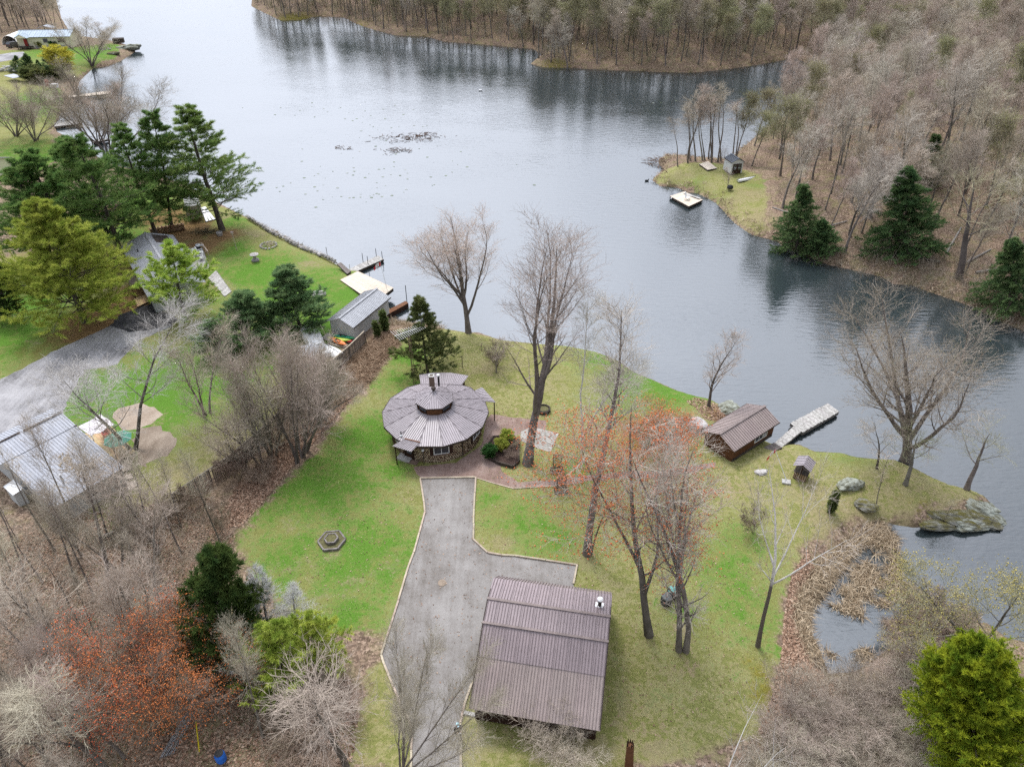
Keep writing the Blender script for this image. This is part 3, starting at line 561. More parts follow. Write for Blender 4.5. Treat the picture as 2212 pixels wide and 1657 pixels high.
evergreen('column', 51, 3.4, .06, .55, clear=.01, n=90, shape=(.9, 1, .12), pk=.3, nb=5, tn=4, tuft=.16, blades=7, wd=.05, mat_='column_green', ang=.6, up=.12, sub=.6)
evergreen('dead_spruce', 52, 8.5, .12, 2.0, clear=.05, n=80, shape=(1, .9, .06), pk=.25, nb=10, tn=4, tuft=.3, blades=2, wd=.014, mat_='silver', bark='bark_pale', droop=.06, gap=.05, sub=.45)
evergreen('globe', 53, 1.1, .05, .75, clear=.02, n=90, shape=(.7, 1, .5), pk=.5, nb=5, tn=3, tuft=.14, blades=7, wd=.05, mat_='shrub_yellow', ang=1.0, up=.15, sub=.5)
evergreen('globe_green', 54, 1.1, .05, .7, clear=.02, n=90, shape=(.7, 1, .5), pk=.5, nb=5, tn=3, tuft=.14, blades=7, wd=.05, mat_='shrub_green', ang=1.0, up=.15, sub=.5)

# ------------------------------------------------------------------ trees and shrubs where they stand
def T(key, b, top=None, **kw): return plant(key, ground(*b), topxy=top, **kw)
def thin(key, b, top, label, **kw): return T(key, b, top, label=label, **kw)
T('shore_maple', (1012, 720), (990, 452), width=13.5, name='maple_tree', label='broad leafless maple with reddish buds at the water edge north of the round house')
T('tall_twin', (1140, 1002), (1178, 500), width=16, name='tall_tree', label='tallest grey tree with two trunks just east of the round house and concrete pad')
T('poplar', (1268, 1196), (1285, 655), width=9, name='poplar_tree', label='tall slender leafless tree with its bare trunk rising from the lawn above the barn')
T('birch', (1256, 953), (1318, 640), width=11, name='birch_tree', label='white barked birch with pale branches on the lakeside lawn')
T('bare_thin', (1277, 1197), (1313, 1055), width=3.4, name='dead_tree', label='short dark broken tree with few twigs beside the tall slender trunk')
T('red_maple', (1402, 1371), (1375, 890), width=13, rz=2.4, name='red_maple_tree', label='tree covered in orange red buds above the barn, trunk on the lawn')
T('shaggy', (1473, 1402), (1545, 915), width=9, name='shaggy_tree', label='shaggy dark double trunked tree beside the compost bins')
T('bare_thin', (1468, 1277), (1490, 985), width=6, name='bare_tree', label='slimmer leafless tree standing right behind the compost bins')
T('dying_birch', (1637, 1395), (1742, 978), width=10, name='dying_birch_tree', label='leaning tree with dark trunk and white bare upper limbs by the marsh')
T('small_ash', (1531, 877), (1557, 709), width=5, name='young_tree', label='small upright leafless tree on the rocks beside the brown boathouse')
T('spread_oak', (1955, 998), (1985, 646), width=15, name='spreading_tree', label='large spreading multi limbed leafless tree at the water past the grey dock')
T('bare_thin', (1894, 1012), (1912, 905), width=5, name='bare_tree', label='small dark tree with sparse twigs between the grey dock and the large spreading tree')
T('leaning', (1956, 1047), (2010, 930), width=6, name='forked_tree', label='forked bare sapling just below the large spreading tree')
T('sapling', (1893, 1090), (1910, 965), width=2.2, name='sapling', label='thin sapling standing beside the mossy boulder pair')
T('leaning', (2088, 1058), (2140, 925), width=7, name='leaning_tree', label='crooked tree leaning over the water at the rock outcrop tip')
T('sapling', (2035, 1138), (2060, 1075), width=1.2, name='sapling', label='thin dead stick leaning on the rock outcrop')
T('yellow_bud', (2096, 1422), (2125, 1165), width=9.5, name='budding_tree', label='tree with pale yellow buds spreading over the small bay')
plant('gold_cedar', ground(2100, 1640), topxy=(2117, 1405), width=7.0, name='golden_cedar', label='bright golden green evergreen at the marsh edge in the bottom corner')
plant('dead_white', ground(1540, 1790), h=11, width=7, name='dead_birch', label='white bare birch branches poking up from the bottom edge of the lawn')
T('dead_white', (1690, 1760), (1640, 1585), width=4, name='dead_birch', label='white dead birch limbs in front of the grey thicket by the marsh')
T('grey_bush', (1190, 1622), (1195, 1558), width=4.5, name='bare_shrub', label='pale leafless shrub against the south wall of the barn', cat='shrub')
T('grey_bush', (1240, 1640), (1245, 1590), width=3.5, name='bare_shrub', label='smaller pale leafless shrub near the south east corner of the barn', cat='shrub')
T('bush', (1628, 1150), (1625, 1095), width=2.4, name='brown_shrub', label='round brown twiggy shrub alone on the lawn near the wishing well', cat='shrub')
T('bush', (1075, 790), (1070, 740), width=3.6, name='brown_shrub', label='brown twiggy shrub below the big shoreline maple', cat='shrub')
T('small_ash', (1072, 805), (1068, 730), width=3.2, name='young_tree', label='short bushy leafless tree on the lawn below the shoreline maple')
T('redcedar', (925, 806), (897, 648), width=7.4, rz=.6, name='cedar_tree', label='sparse olive green cedar right behind the round house')
T('column', (833, 716), (824, 673), width=1.3, name='columnar_cedar', label='taller dark columnar cedar beside the grey boathouse wall')
T('column', (816, 729), (811, 694), width=1.2, name='columnar_cedar', label='shorter dark columnar cedar beside the board fence end')
T('column', (1795, 1106), (1804, 1062), width=.95, name='columnar_cedar', label='narrow leaning columnar cedar on the lawn above the marsh')
# neighbour's evergreens
T('broad_pine', (183, 696), (80, 428), width=15.5, rz=.4, name='pine_tree', label='huge yellow green pine beside the cracked driveway')
T('gold_pine', (398, 684), (371, 518), width=9.5, name='pine_tree', label='yellow green pine covering the front of the grey cottage')
T('white_pine', (480, 497), (408, 222), width=14, rz=1.0, name='pine_tree', label='tall dark white pine standing alone at the shoreline by the camper')
for b, tp, lab, k, wd in (((371, 497), (331, 224), 'tall pine just behind the camper and the stacked firewood', 'white_pine_b', 10), ((339, 512), (262, 262), 'tall pine behind the grey cottage ridge', 'white_pine', 10),
    ((265, 560), (170, 278), 'tall dark pine at the back corner of the grey cottage', 'white_pine_b', 13), ((170, 560), (60, 318), 'dark pine with yellowish lower limbs between the broad pine and the lake', 'white_pine', 13), ((95, 575), (10, 350), 'dark pine at the picture edge behind the broad yellow pine', 'white_pine_b', 13), ((225, 520), (120, 300), 'dense pine in the middle of the neighbour pine row', 'white_pine', 12)):
    T(k, b, tp, width=wd, name='pine_tree', label=lab)
T('young_pine', (651, 718), (612, 576), width=8.6, name='pine_tree', label='bushy young pine on the lawn west of the grey boathouse')
T('young_pine', (535, 745), (522, 628), width=7.5, name='pine_tree', label='smaller bluish young pine between the cottage and the brush')
T('young_pine', (470, 770), (455, 690), width=5.5, name='pine_tree', label='low bluish pine half hidden by leafless brush near the cottage')
T('dark_cedar', (5, 690), (2, 560), width=4.5, name='dark_evergreen', label='very dark evergreen cut by the picture edge beside the broad pine')
T('dark_cedar', (470, 1425), (478, 1186), width=6.8, name='cedar_tree', label='dense dark green cedar at the bottom of the west lawn')
T('dead_spruce', (585, 1385), (552, 1218), width=4.8, name='dead_spruce', label='taller silvery dead spruce next to the dense dark cedar')
T('dead_spruce', (640, 1368), (630, 1260), width=4.2, name='dead_spruce', label='shorter silvery dead spruce at the lawn edge')
T('gold_pine', (620, 1490), (600, 1345), width=6.0, name='pine_tree', label='olive green pine below the silvery dead spruces')
T('gold_pine', (690, 1450), (672, 1325), width=5, name='pine_tree', label='low olive pine at the lower edge of the west lawn')
T('wood_e', (748, 1657), (700, 1375), width=11, name='bare_tree', label='broad leafless tree at the bottom left of the driveway with grey trunk')
T('vase', (868, 1668), (985, 1420), width=8, name='bare_tree', label='multi stemmed bare tree reaching over the driveway at the bottom')
# along the fence between the two lots
T('pale_fork', (294, 973), (215, 700), width=15, name='pale_tree', label='pale forked leafless tree over the cracked driveway and wooden deck')
T('brushy', (449, 894), (400, 702), width=8, name='bare_tree', label='dark stemmed leafless tree with a nest on the neighbour lawn')
for b, tp, lab in (((642, 997), (575, 715), 'leafless tree in the fence row with its trunk nearest the lawn'), ((662, 972), (690, 760), 'leafless tree in the fence row beside the reed strip'), ((600, 960), (520, 730), 'leafless brushy tree behind the board fence'), ((560, 1000), (480, 790), 'leafless tree in the fence row west of the wet hollow'), ((700, 905), (735, 760), 'short leafless tree where the reed strip meets the fence row')):
    T('brushy', b, tp, width=6.5, name='fence_row_tree', label=lab, group='leafless trees in the fence row')
for b, tp, wd, lab in (((648, 985), (605, 725), 9.5, 'thick brown twiggy clump at the lake end of the fence row'), ((690, 915), (668, 725), 8, 'thick brown twiggy clump behind the garden shed'), ((590, 985), (545, 760), 8, 'thick brown twiggy clump in the middle of the fence row'), ((530, 1010), (500, 850), 7, 'low brown twiggy clump at the wet hollow end of the fence row'), ((620, 860), (600, 720), 7, 'brown twiggy clump on the neighbour side of the board fence')):
    T('thicket', b, tp, width=wd, name='twiggy_clump', label=lab, cat='shrub', group='twiggy clumps in the fence row')

# ------------------------------------------------------------------ paving, paths, yards
GZ0 = 1.5
def sheet(name, poly, z, mt, jit=.12, step=.7, world=False, seed=1):
    P = np.array(poly, float) if world else np.array([at_z(x, y, GZ0)[:2] for x, y in poly]); rg = np.random.default_rng(seed)
    o = []
    for a, b in zip(P, np.roll(P, -1, 0)):
        n = max(1, int(np.linalg.norm(b - a) / step))
        for i in range(n):
            p = a + (b - a) * i / n
            o.append(p if i == 0 and jit == 0 else p + rg.normal(0, jit, 2))
    bm = bmesh.new(); vs = [bm.verts.new((p[0], p[1], z)) for p in o]
    f = bm.faces.new(vs); f.normal_update()
    if f.normal.z < 0: f.normal_flip()
    bmesh.ops.triangulate(bm, faces=[f])
    me = bpy.data.meshes.new(name); bm.to_mesh(me); bm.free(); me.materials.append(mt)
    return tag(link(name, me), kind='structure')
def paving(name, stops, scale, big, bumpd=.03, wet=None):
    m = bpy.data.materials.new(name); m.use_nodes = True; t = m.node_tree; b = t.nodes['Principled BSDF']
    b.inputs['Roughness'].default_value = .95; b.inputs['Specular IOR Level'].default_value = .05
    g = N(t, 'ShaderNodeNewGeometry'); v = N(t, 'ShaderNodeTexVoronoi', i_Scale=scale); L(t, g.outputs['Position'], v.inputs['Vector'])
    sp = N(t, 'ShaderNodeSeparateColor'); L(t, v.outputs['Color'], sp.inputs[0])
    n1 = N(t, 'ShaderNodeTexNoise', i_Scale=big, i_Detail=5.0, i_Roughness=.65); L(t, g.outputs['Position'], n1.inputs['Vector'])
    mpp = N(t, 'ShaderNodeMapping'); mpp.inputs['Scale'].default_value = (1.6, .12, 1); L(t, g.outputs['Position'], mpp.inputs[0])
    n2 = N(t, 'ShaderNodeTexNoise', i_Scale=1.3, i_Detail=4.0); L(t, mpp.outputs[0], n2.inputs['Vector'])
    ad = N(t, 'ShaderNodeMath', operation='MULTIPLY_ADD'); L(t, sp.outputs[0], ad.inputs[0]); ad.inputs[1].default_value = .12
    a2 = N(t, 'ShaderNodeMath', operation='MULTIPLY_ADD'); L(t, n1.outputs[0], a2.inputs[0]); a2.inputs[1].default_value = .95
    a3 = N(t, 'ShaderNodeMath', operation='MULTIPLY'); L(t, n2.outputs[0], a3.inputs[0]); a3.inputs[1].default_value = .35
    L(t, a3.outputs[0], a2.inputs[2]); L(t, a2.outputs[0], ad.inputs[2])
    r = N(t, 'ShaderNodeValToRGB'); L(t, ad.outputs[0], r.inputs[0]); e = r.color_ramp.elements
    e[0].position, e[0].color = stops[0][0], (*stops[0][1], 1); e[1].position, e[1].color = stops[-1][0], (*stops[-1][1], 1)
    for p, c in stops[1:-1]: q = e.new(p); q.color = (*c, 1)
    L(t, r.outputs[0], b.inputs['Base Color'])
    bp = N(t, 'ShaderNodeBump', i_Strength=.25, i_Distance=bumpd); L(t, sp.outputs[1], bp.inputs['Height']); L(t, bp.outputs[0], b.inputs['Normal'])
    return m
M['gravel'] = paving('gravel_grey', [(.44, (.10, .086, .073)), (.60, (.172, .156, .141)), (.76, (.23, .215, .201)), (1.0, (.30, .285, .268))], 15, .28)
M['redstone'] = paving('stone_dust_red', [(.42, (.13, .085, .068)), (.65, (.225, .155, .13)), (.85, (.29, .215, .185)), (1.0, (.38, .31, .28))], 16, .5)
M['asphalt_old'] = paving('asphalt_worn', [(.4, (.06, .058, .06)), (.56, (.16, .155, .155)), (.72, (.27, .262, .265)), (.95, (.38, .37, .37))], 10, .22)
M['asphalt_dark'] = paving('asphalt_dark', [(.4, (.018, .018, .02)), (.65, (.04, .04, .043)), (.8, (.075, .073, .075)), (1.0, (.17, .165, .165))], 10, .3)
M['dirt'] = paving('bare_dirt', [(.4, (.13, .10, .075)), (.7, (.22, .175, .135)), (1.0, (.32, .265, .21))], 9, .5)
M['sandy'] = paving('sandy_gravel', [(.4, (.21, .16, .12)), (.7, (.31, .25, .195)), (1.0, (.39, .33, .27))], 9, .5)
DRIVE = [(908, 1034), (916, 1085), (918, 1106), (906, 1151), (894, 1195), (882, 1226), (861, 1297), (836, 1376), (823.6, 1415), (830, 1436), (871, 1536), (884, 1558), (889.8, 1577), (888, 1620), (887, 1700), (887, 1900),
  (997, 1900), (996, 1700), (994.5, 1562), (1004, 1520), (1019.6, 1477), (1050, 1400), (1080, 1330), (1239, 1290), (1239, 1258), (1247, 1221), (1112, 1201), (1083, 1199.7), (1054, 1194.5), (1022, 1165), (1024, 1100), (1027.6, 1031.5)]
sheet('gravel_driveway', DRIVE, GZ0 + .008, M['gravel'], .05)
PATHP = [(893, 1008), (908, 1034), (1027, 1032), (1060, 1042), (1110, 1055), (1200, 1049), (1262, 1041), (1330, 1034), (1420, 1032), (1500, 1020), (1545, 1008), (1545, 998), (1500, 1006), (1420, 1017), (1330, 1019), (1262, 1028), (1200, 1036), (1118, 1041), (1085, 1018),
  (1075, 985), (1090, 950), (1130, 935), (1178, 935), (1180, 908), (1110, 902), (1060, 895), (1050, 905), (1040, 960), (985, 1000)]
sheet('stone_dust_path', PATHP, GZ0 + .004, M['redstone'], .06, seed=2)
sheet('asphalt_driveway', [(-60, 905), (0, 820), (60, 790), (140, 748), (215, 715), (262, 690), (350, 688), (372, 705), (340, 718), (300, 735), (250, 790), (185, 800), (150, 850), (132, 905), (140, 920), (-10, 1000), (-120, 1000)], GZ0 + .006, M['asphalt_old'], .1, seed=3)
sheet('asphalt_apron', [(236, 704), (262, 680), (330, 655), (352, 672), (388, 690), (372, 700), (330, 712), (280, 718)], GZ0 + .012, M['asphalt_dark'], .1, seed=4)
sheet('gravel_yard', [(-100, 115), (0, 118), (52, 112), (58, 119), (40, 128), (10, 133), (-30, 140), (-120, 150)], GZ0 + .02, M['asphalt_old'], .3, 3, seed=5)
sheet('sandy_patch', [(240, 895), (262, 882), (300, 872), (335, 880), (348, 898), (330, 915), (300, 925), (262, 930)], GZ0 + .006, M['sandy'], .12, seed=6)
sheet('dirt_patch', [(300, 925), (335, 918), (375, 940), (388, 960), (372, 985), (340, 990), (318, 1010), (295, 990), (290, 950)], GZ0 + .009, M['dirt'], .25, seed=7)
cp = sheet('concrete_pad', [(1126, 932), (1150, 922), (1207, 937), (1189, 977), (1160, 968), (1124, 952)], GZ0 + .03, mat('concrete_pale', (.36, .345, .315), (.22, .205, .18), .9, 1.3, detail=6, bump=.3, lo=.38, hi=.68), .02, seed=8)

M['timber'] = mat('timber_pale', (.46, .39, .30), (.32, .26, .20), .9, 2, rnd=.18, stretch=(1, 1, 1))
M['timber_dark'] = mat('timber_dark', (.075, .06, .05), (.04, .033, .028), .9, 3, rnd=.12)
M['concrete'] = mat('concrete', (.42, .41, .39), (.30, .29, .27), .9, 3, bump=.3)
M['manhole'] = mat('rust_plate', (.27, .215, .165), (.21, .165, .125), .85, 6)
def edging(lines, label, group=None, mt='timber', w=.15, h=.14, ln=2.3):
    pl = [[at_z(x, y, GZ0)[:2] for x, y in l] for l in lines]
    o = empty('timber_edging', (*pl[0][0], GZ0), 0, label, 'edging', group); b0 = pl[0][0]
    for l in pl:
        for a, b in zip(l[:-1], l[1:]):
            d = np.linalg.norm(b - a); n = max(1, round(d / ln)); u = (b - a) / d
            for i in range(n):
                p, q = a + (b - a) * i / n + u * .02 - b0, a + (b - a) * (i + 1) / n - u * .02 - b0
                jx = random.uniform(-.02, .02)
                MB().beam((p[0] + jx, p[1], h / 2), (q[0] + jx, q[1], h / 2 + random.uniform(-.02, .02)), w, h).build('timber', M[mt], o)
    return o
edging([[(908, 1034), (916, 1085), (918, 1106), (906, 1151), (894, 1195), (882, 1226), (861, 1297), (836, 1376), (823.6, 1415), (830, 1436), (871, 1536), (884, 1558), (889.8, 1577), (888, 1620), (887, 1680)]], 'long pale timber edging between the driveway and the west lawn')
edging([[(1027.6, 1031.5), (1024, 1100), (1022, 1165), (1054, 1194.5), (1083, 1199.7), (1112, 1201), (1247, 1221), (1239, 1262)]], 'pale timber edging around the parking bay north of the barn')
edging([[(1030, 1478), (1019.6, 1477), (1004, 1520), (994.5, 1562), (996, 1690)]], 'pale timber edging from the barn corner down the driveway')
edging([[(908, 1034), (1027.6, 1031.5)]], 'low timber sill where the driveway meets the red path')
edging([[(1030, 1033), (1062, 1043), (1110, 1056), (1200, 1050), (1262, 1042)]], 'thin timber edging along the south side of the red path', w=.08, h=.08)
p = at_z(955, 1259, GZ0)
MB().lathe(p, [(.36, 0), (.36, .03), (.32, .045)], 20).top('manhole_cover', M['manhole'], 'round rusty cover lying in the gravel driveway', 'manhole cover')
a = at_z((900 + 1795 / 2.209) / 1.7084, (2080 + 1215 / 2.209) / 1.7084, GZ0); b = at_z((900 + 1900 / 2.209) / 1.7084, (2080 + 1238 / 2.209) / 1.7084, GZ0)
MB().beam(a + [0, 0, .06], b + [0, 0, .06], .28, .12).top('concrete_curb', M['concrete'], 'short white concrete curb at the south west corner of the barn', 'curb')

# ------------------------------------------------------------------ building helpers
M['roof_brown'] = mat('roof_metal_brown', (.30, .24, .22), (.25, .20, .185), .42, .5, metal=.0, spec=.5, rnd=.05)
M['roof_mauve'] = mat('roof_metal_mauve', (.335, .295, .31), (.275, .245, .255), .38, .5, spec=.55, rnd=.045)
M['roof_barn'] = mat('roof_metal_plum', (.275, .222, .226), (.23, .186, .19), .42, .5, spec=.4, rnd=.03)
M['roof_grey'] = mat('roof_metal_grey', (.50, .51, .53), (.43, .44, .46), .4, .5, spec=.5, rnd=.04)
M['roof_silver'] = mat('roof_metal_silver', (.36, .37, .40), (.30, .31, .34), .6, .5, spec=.2, rnd=.035)
M['roof_blue'] = mat('roof_blue_grey', (.37, .43, .48), (.32, .38, .43), .6, .5, rnd=.03)
for k_, c_ in (('roof_brown', (.22, .178, .165)), ('roof_barn', (.195, .157, .16)), ('roof_mauve', (.235, .207, .215)), ('roof_grey', (.32, .325, .34)), ('roof_silver', (.29, .30, .325)), ('roof_blue', (.24, .29, .33)), ('trim_dark', (.03, .025, .02))): M['rib_' + k_] = mat('seam_' + k_, c_, None, .55, 2)
M['trim_dark'] = mat('trim_dark', (.055, .042, .036), None, .7, 5)
M['siding_grey'] = mat('siding_grey', (.55, .555, .545), (.49, .495, .485), .75, 1, stretch=(1, 1, .1))
M['siding_pale'] = mat('siding_pale', (.52, .54, .53), (.46, .48, .47), .75, 1, stretch=(1, 1, .1))
M['siding_cream'] = mat('siding_cream', (.74, .70, .52), (.68, .64, .47), .75, 1)
M['wood_brown'] = mat('wood_brown', (.16, .075, .037), (.10, .045, .024), .8, 2, stretch=(1, 1, 4))
M['wood_dark'] = mat('wood_dark', (.05, .026, .018), (.03, .017, .013), .8, 2)
M['white'] = mat('white_paint', (.78, .78, .77), (.70, .70, .69), .5, 2)
M['black'] = mat('black_plastic', (.02, .02, .022), (.03, .03, .032), .5, 2)
M['steel'] = mat('steel', (.45, .46, .47), (.36, .37, .38), .4, 3, metal=.6)
gl = bpy.data.materials.new('window_glass'); gl.use_nodes = True; g_ = gl.node_tree.nodes['Principled BSDF']
g_.inputs['Base Color'].default_value = (.03, .04, .05, 1); g_.inputs['Roughness'].default_value = .06; g_.inputs['Specular IOR Level'].default_value = .9; M['glass'] = gl
def roof(parent, a, b, c, d, n, mt, ribs=3, rh=.045, rw=.05, th=.05, name='roof_panel', lift=0.0):
    """a to b along the top, d to c along the eave, in n panels with standing ribs"""
    a, b, c, d = [Vector([float(t) for t in p]) for p in (a, b, c, d)]
    nr = (b - a).cross(d - a); nr = -nr.normalized() if nr.z < 0 else nr.normalized()
    for i in range(n):
        f0, f1 = i / n, (i + 1) / n - .002
        p = [a.lerp(b, f0), a.lerp(b, f1), d.lerp(c, f1), d.lerp(c, f0)]
        m = MB(); q = [v + nr * (lift + random.uniform(0, .004)) for v in p]
        if (q[1] - q[0]).cross(q[3] - q[0]).dot(nr) < 0: q = q[::-1]
        m.slab(q, th); rm = MB()
        for k in range(ribs):
            f = f0 + (f1 - f0) * (k + .5) / ribs
            rm.beam(a.lerp(b, f) + nr * (lift + rh / 2 + .003), d.lerp(c, f) + nr * (lift + rh / 2 + .003), rw, rh, up=nr)
        pan = m.build(name, M[mt], parent)
        if ribs: rm.build('ribs', M['rib_' + mt], pan)
def window(parent, c, w, h, ang, name='window', fm='white', mull=1, d=.07):
    """c: middle of the opening in the parent's space, ang: direction (about Z) the window faces"""
    n = Vector((math.cos(ang), math.sin(ang), 0)); u = Vector((-n.y, n.x, 0)); c = Vector([float(t) for t in c]); z = Vector((0, 0, 1))
    m = MB(); t = .07
    for s in (-1, 1):
        m.beam(c + u * s * (w / 2) - z * h / 2 + n * d / 2, c + u * s * (w / 2) + z * h / 2 + n * d / 2, t, d, up=n)
        m.beam(c - u * (w / 2 - t / 2) + z * s * (h / 2 - t / 2) + n * d / 2, c + u * (w / 2 - t / 2) + z * s * (h / 2 - t / 2) + n * d / 2, d, t)
    for k in range(mull):
        x = -w / 2 + w * (k + 1) / (mull + 1)
        m.beam(c + u * x - z * (h / 2 - t) + n * d / 2, c + u * x + z * (h / 2 - t) + n * d / 2, t * .7, d * .8, up=n)
    f = m.build(name, M[fm], parent)
    MB().box(c + n * .015, (.03, w - .04, h - .04), ang).build('pane', M['glass'], f)
    return f
def door(parent, c, w, h, ang, mt='wood_dark', name='door', glass=False):
    n = Vector((math.cos(ang), math.sin(ang), 0)); u = Vector((-n.y, n.x, 0)); c = Vector([float(t) for t in c]); z = Vector((0, 0, 1))
    f = MB().box(c + n * .03, (.06, w, h), ang).build(name, M[mt], parent)
    MB().box(c + n * .08 + u * (w / 2 - .1), (.05, .04, .12), ang).build('handle', M['steel'], f)
    if glass: MB().box(c + n * .06 + z * h * .12, (.03, w * .6, h * .55), ang).build('pane', M['glass'], f)
    return f
def gable(name, p0, p1, hw, zr, ze, z0, ov, roofm, wallm, label, cat, npan, ribs=3, group=None, end_ov=.3, board=0.0, hw2=None):
    """gabled building: ridge from p0 to p1 (x, y), roof half width hw, ridge, eave and base heights; local x runs along the ridge"""
    p0, p1 = np.array(p0[:2], float), np.array(p1[:2], float); ln = float(np.linalg.norm(p1 - p0)); an = math.atan2(*(p1 - p0)[::-1])
    hw2 = hw2 or hw
    o = empty(name, (*p0, z0), an, label, cat, group); r, e = zr - z0, ze - z0
    for s, h in ((-1, hw), (1, hw2)): roof(o, (0, 0, r), (ln, 0, r), (ln, s * h, e), (0, s * h, e), npan, roofm, ribs)
    MB().beam((-.02, 0, r + .05), (ln + .02, 0, r + .05), .3, .05).build('ridge_cap', M['rib_' + roofm], o)
    x0, x1 = end_ov, ln - end_ov; f = 1 - ov / hw
    w1, w2 = hw - ov, hw2 - ov; zt = lambda y: r - (r - e) * abs(y) / (hw if y < 0 else hw2) - .07
    for x, s in ((x0, -1), (x1, 1)):
        m = MB(); m.slab([(x, s * -1 * (w1 if s > 0 else -w2) if False else yy, zz) for yy, zz in ([(-w1, 0), (w2, 0), (w2, zt(w2)), (0, zt(0)), (-w1, zt(-w1))] if s > 0 else [(w2, 0), (-w1, 0), (-w1, zt(-w1)), (0, zt(0)), (w2, zt(w2))])], .1)
        if board:
            k = int((w1 + w2) / board)
            for i in range(k):
                y = -w1 + (w1 + w2) * (i + .5) / k; m.beam((x + s * .012, y, .02), (x + s * .012, y, zt(y) - .02), .03, .024, up=(1, 0, 0))
        m.build('gable_wall', M[wallm], o)
    for s, wd in ((-1, w1), (1, w2)):
        m = MB(); m.box(((x0 + x1) / 2, s * (wd - .055), zt(wd * s) / 2), (x1 - x0 - .2, .1, zt(wd * s)))
        if board:
            k = int((x1 - x0) / board)
            for i in range(k):
                x = x0 + .1 + (x1 - x0 - .2) * (i + .5) / k; m.beam((x, s * (wd + .006), .02), (x, s * (wd + .006), zt(wd * s) - .02), .03, .024, up=(0, 1, 0))
        m.build('side_wall', M[wallm], o)
    for s, h in ((-1, hw), (1, hw2)):
        m = MB(); m.beam((-.03, s * (h + .02), e - .05), (ln + .03, s * (h + .02), e - .05), .05, .12)
        m.build('fascia', M['trim_dark'], o)
    return o, ln

# ------------------------------------------------------------------ the round cordwood house
HX, HY, HZ = -7.95, 57.85, 1.5
house = empty('round_house', (HX, HY, HZ), 0, 'round cordwood house with brown metal roof and windowed cupola at the end of the driveway', 'house')
def hl(zx, zy, z): return Vector(tuple(at_z((1380 + zx / 3.854) / 1.7084, (1350 + zy / 3.854) / 1.7084, z) - np.array([HX, HY, HZ])))
M['mortar'] = mat('mortar', (.58, .49, .35), (.46, .38, .27), .95, 9, bump=.4)
M['log_end'] = mat('log_end', (.10, .058, .034), (.055, .032, .02), .9, 9, rnd=.35)
RW, RE, ZE, RC, ZC = 4.66, 5.5, 2.78, 1.86, 3.83
NF = 14; va = [R(-90 + 180 / NF + 360 / NF * k) for k in range(NF)]
ring = lambda r, a, z: Vector((r * math.cos(a), r * math.sin(a), z))
MB().lathe((0, 0, 0), [(RW, -.2), (RW, 2.78)], 56, cap=False).build('wall', M['mortar'], house)
for k in range(NF):
    a0, a1 = va[k], va[(k + 1) % NF]
    if a1 < a0: a1 += 2 * math.pi
    t0, t1, e1, e0 = ring(RC, a0, ZC), ring(RC, a1, ZC), ring(RE, a1, ZE), ring(RE, a0, ZE)
    m = MB(); m.slab([e0, e1, t1, t0], .06); rm = MB()
    nr = (e1 - e0).cross(t0 - e0).normalized(); el = (e1 - e0).length; tl = (t1 - t0).length; u = (e1 - e0) / el; mid = (e0 + e1) / 2; tm = (t0 + t1) / 2; sl = tm - mid
    for i in range(11):
        x = -el / 2 + el * (i + .5) / 11; f = 1.0 if abs(x) <= tl / 2 else (el / 2 - abs(x)) / (el / 2 - tl / 2)
        if f > .05: rm.beam(mid + u * x + nr * .02, mid + u * x + sl * f + nr * .02, .05, .04, up=nr)
    rm.beam(e0 + nr * .03, t0 + nr * .03, .07, .04, up=nr)
    pan = m.build('roof_panel', M['roof_mauve'], house); rm.build('ribs', M['rib_roof_mauve'], pan)
    mf = MB(); mf.slab([e0 * 1.004 + Vector((0, 0, .02)), ring(RE * 1.004, a0, ZE - .16), ring(RE * 1.004, a1, ZE - .16), e1 * 1.004 + Vector((0, 0, .02))][::-1], .04); mf.build('fascia', M['trim_dark'], house)
MB().lathe((0, 0, 2.6), [(RW - .1, 0), (RE - .1, 0.0)], 28, cap=False).build('soffit', M['wood_dark'], house)
# cupola
ca = [R(-90 + 22.5 + 5 + 45 * k) for k in range(8)]; RCW, RCE, ZCB, ZCE, ZAP = 1.8, 2.06, 3.7, 4.68, 5.6
for k in range(8):
    a0, a1 = ca[k], ca[(k + 1) % 8] + (2 * math.pi if k == 7 else 0); am = (a0 + a1) / 2
    b0, b1 = ring(RCW, a0, ZCB), ring(RCW, a1, ZCB); h_ = ZCE - ZCB
    MB().slab([b0, b1, b1 + Vector((0, 0, h_)), b0 + Vector((0, 0, h_))], .08).build('cupola_wall', M['wood_brown'], house)
    if k != 7: window(house, (b0 + b1) / 2 + Vector((0, 0, h_ * .5)) + ring(.005, am, 0), 1.05, .52, am, fm='wood_dark', mull=0)
    e0, e1, ap = ring(RCE, a0, ZCE), ring(RCE, a1, ZCE), Vector((0, 0, ZAP))
    rm = MB(); m = MB(); m.slab([e0, e1, ap], .05); nr = (e1 - e0).cross(ap - e0).normalized(); el = (e1 - e0).length; u = (e1 - e0) / el; mid = (e0 + e1) / 2
    for i in range(7):
        x = -el / 2 + el * (i + .5) / 7; f = (1 - abs(x) / (el / 2)) * .96
        rm.beam(mid + u * x + nr * .018, mid + u * x + (ap - mid) * f + nr * .018, .04, .036, up=nr)
    m.beam(e0 + nr * .02, ap + nr * .02, .08, .03, up=nr)
    pan = m.build('cupola_roof_panel', M['roof_mauve'], house); rm.build('ribs', M['rib_roof_mauve'], pan)
    mf = MB(); mf.slab([e0 * 1.003, e1 * 1.003, e1 * 1.003 - Vector((0, 0, .12)), e0 * 1.003 - Vector((0, 0, .12))][::-1], .03); mf.build('fascia', M['trim_dark'], house)
MB().lathe((0, 0, ZAP - .12), [(.12, 0), (.12, .3), (.24, .3), (.26, .42), (.16, .52)], 12).build('roof_vent', M['trim_dark'], house)
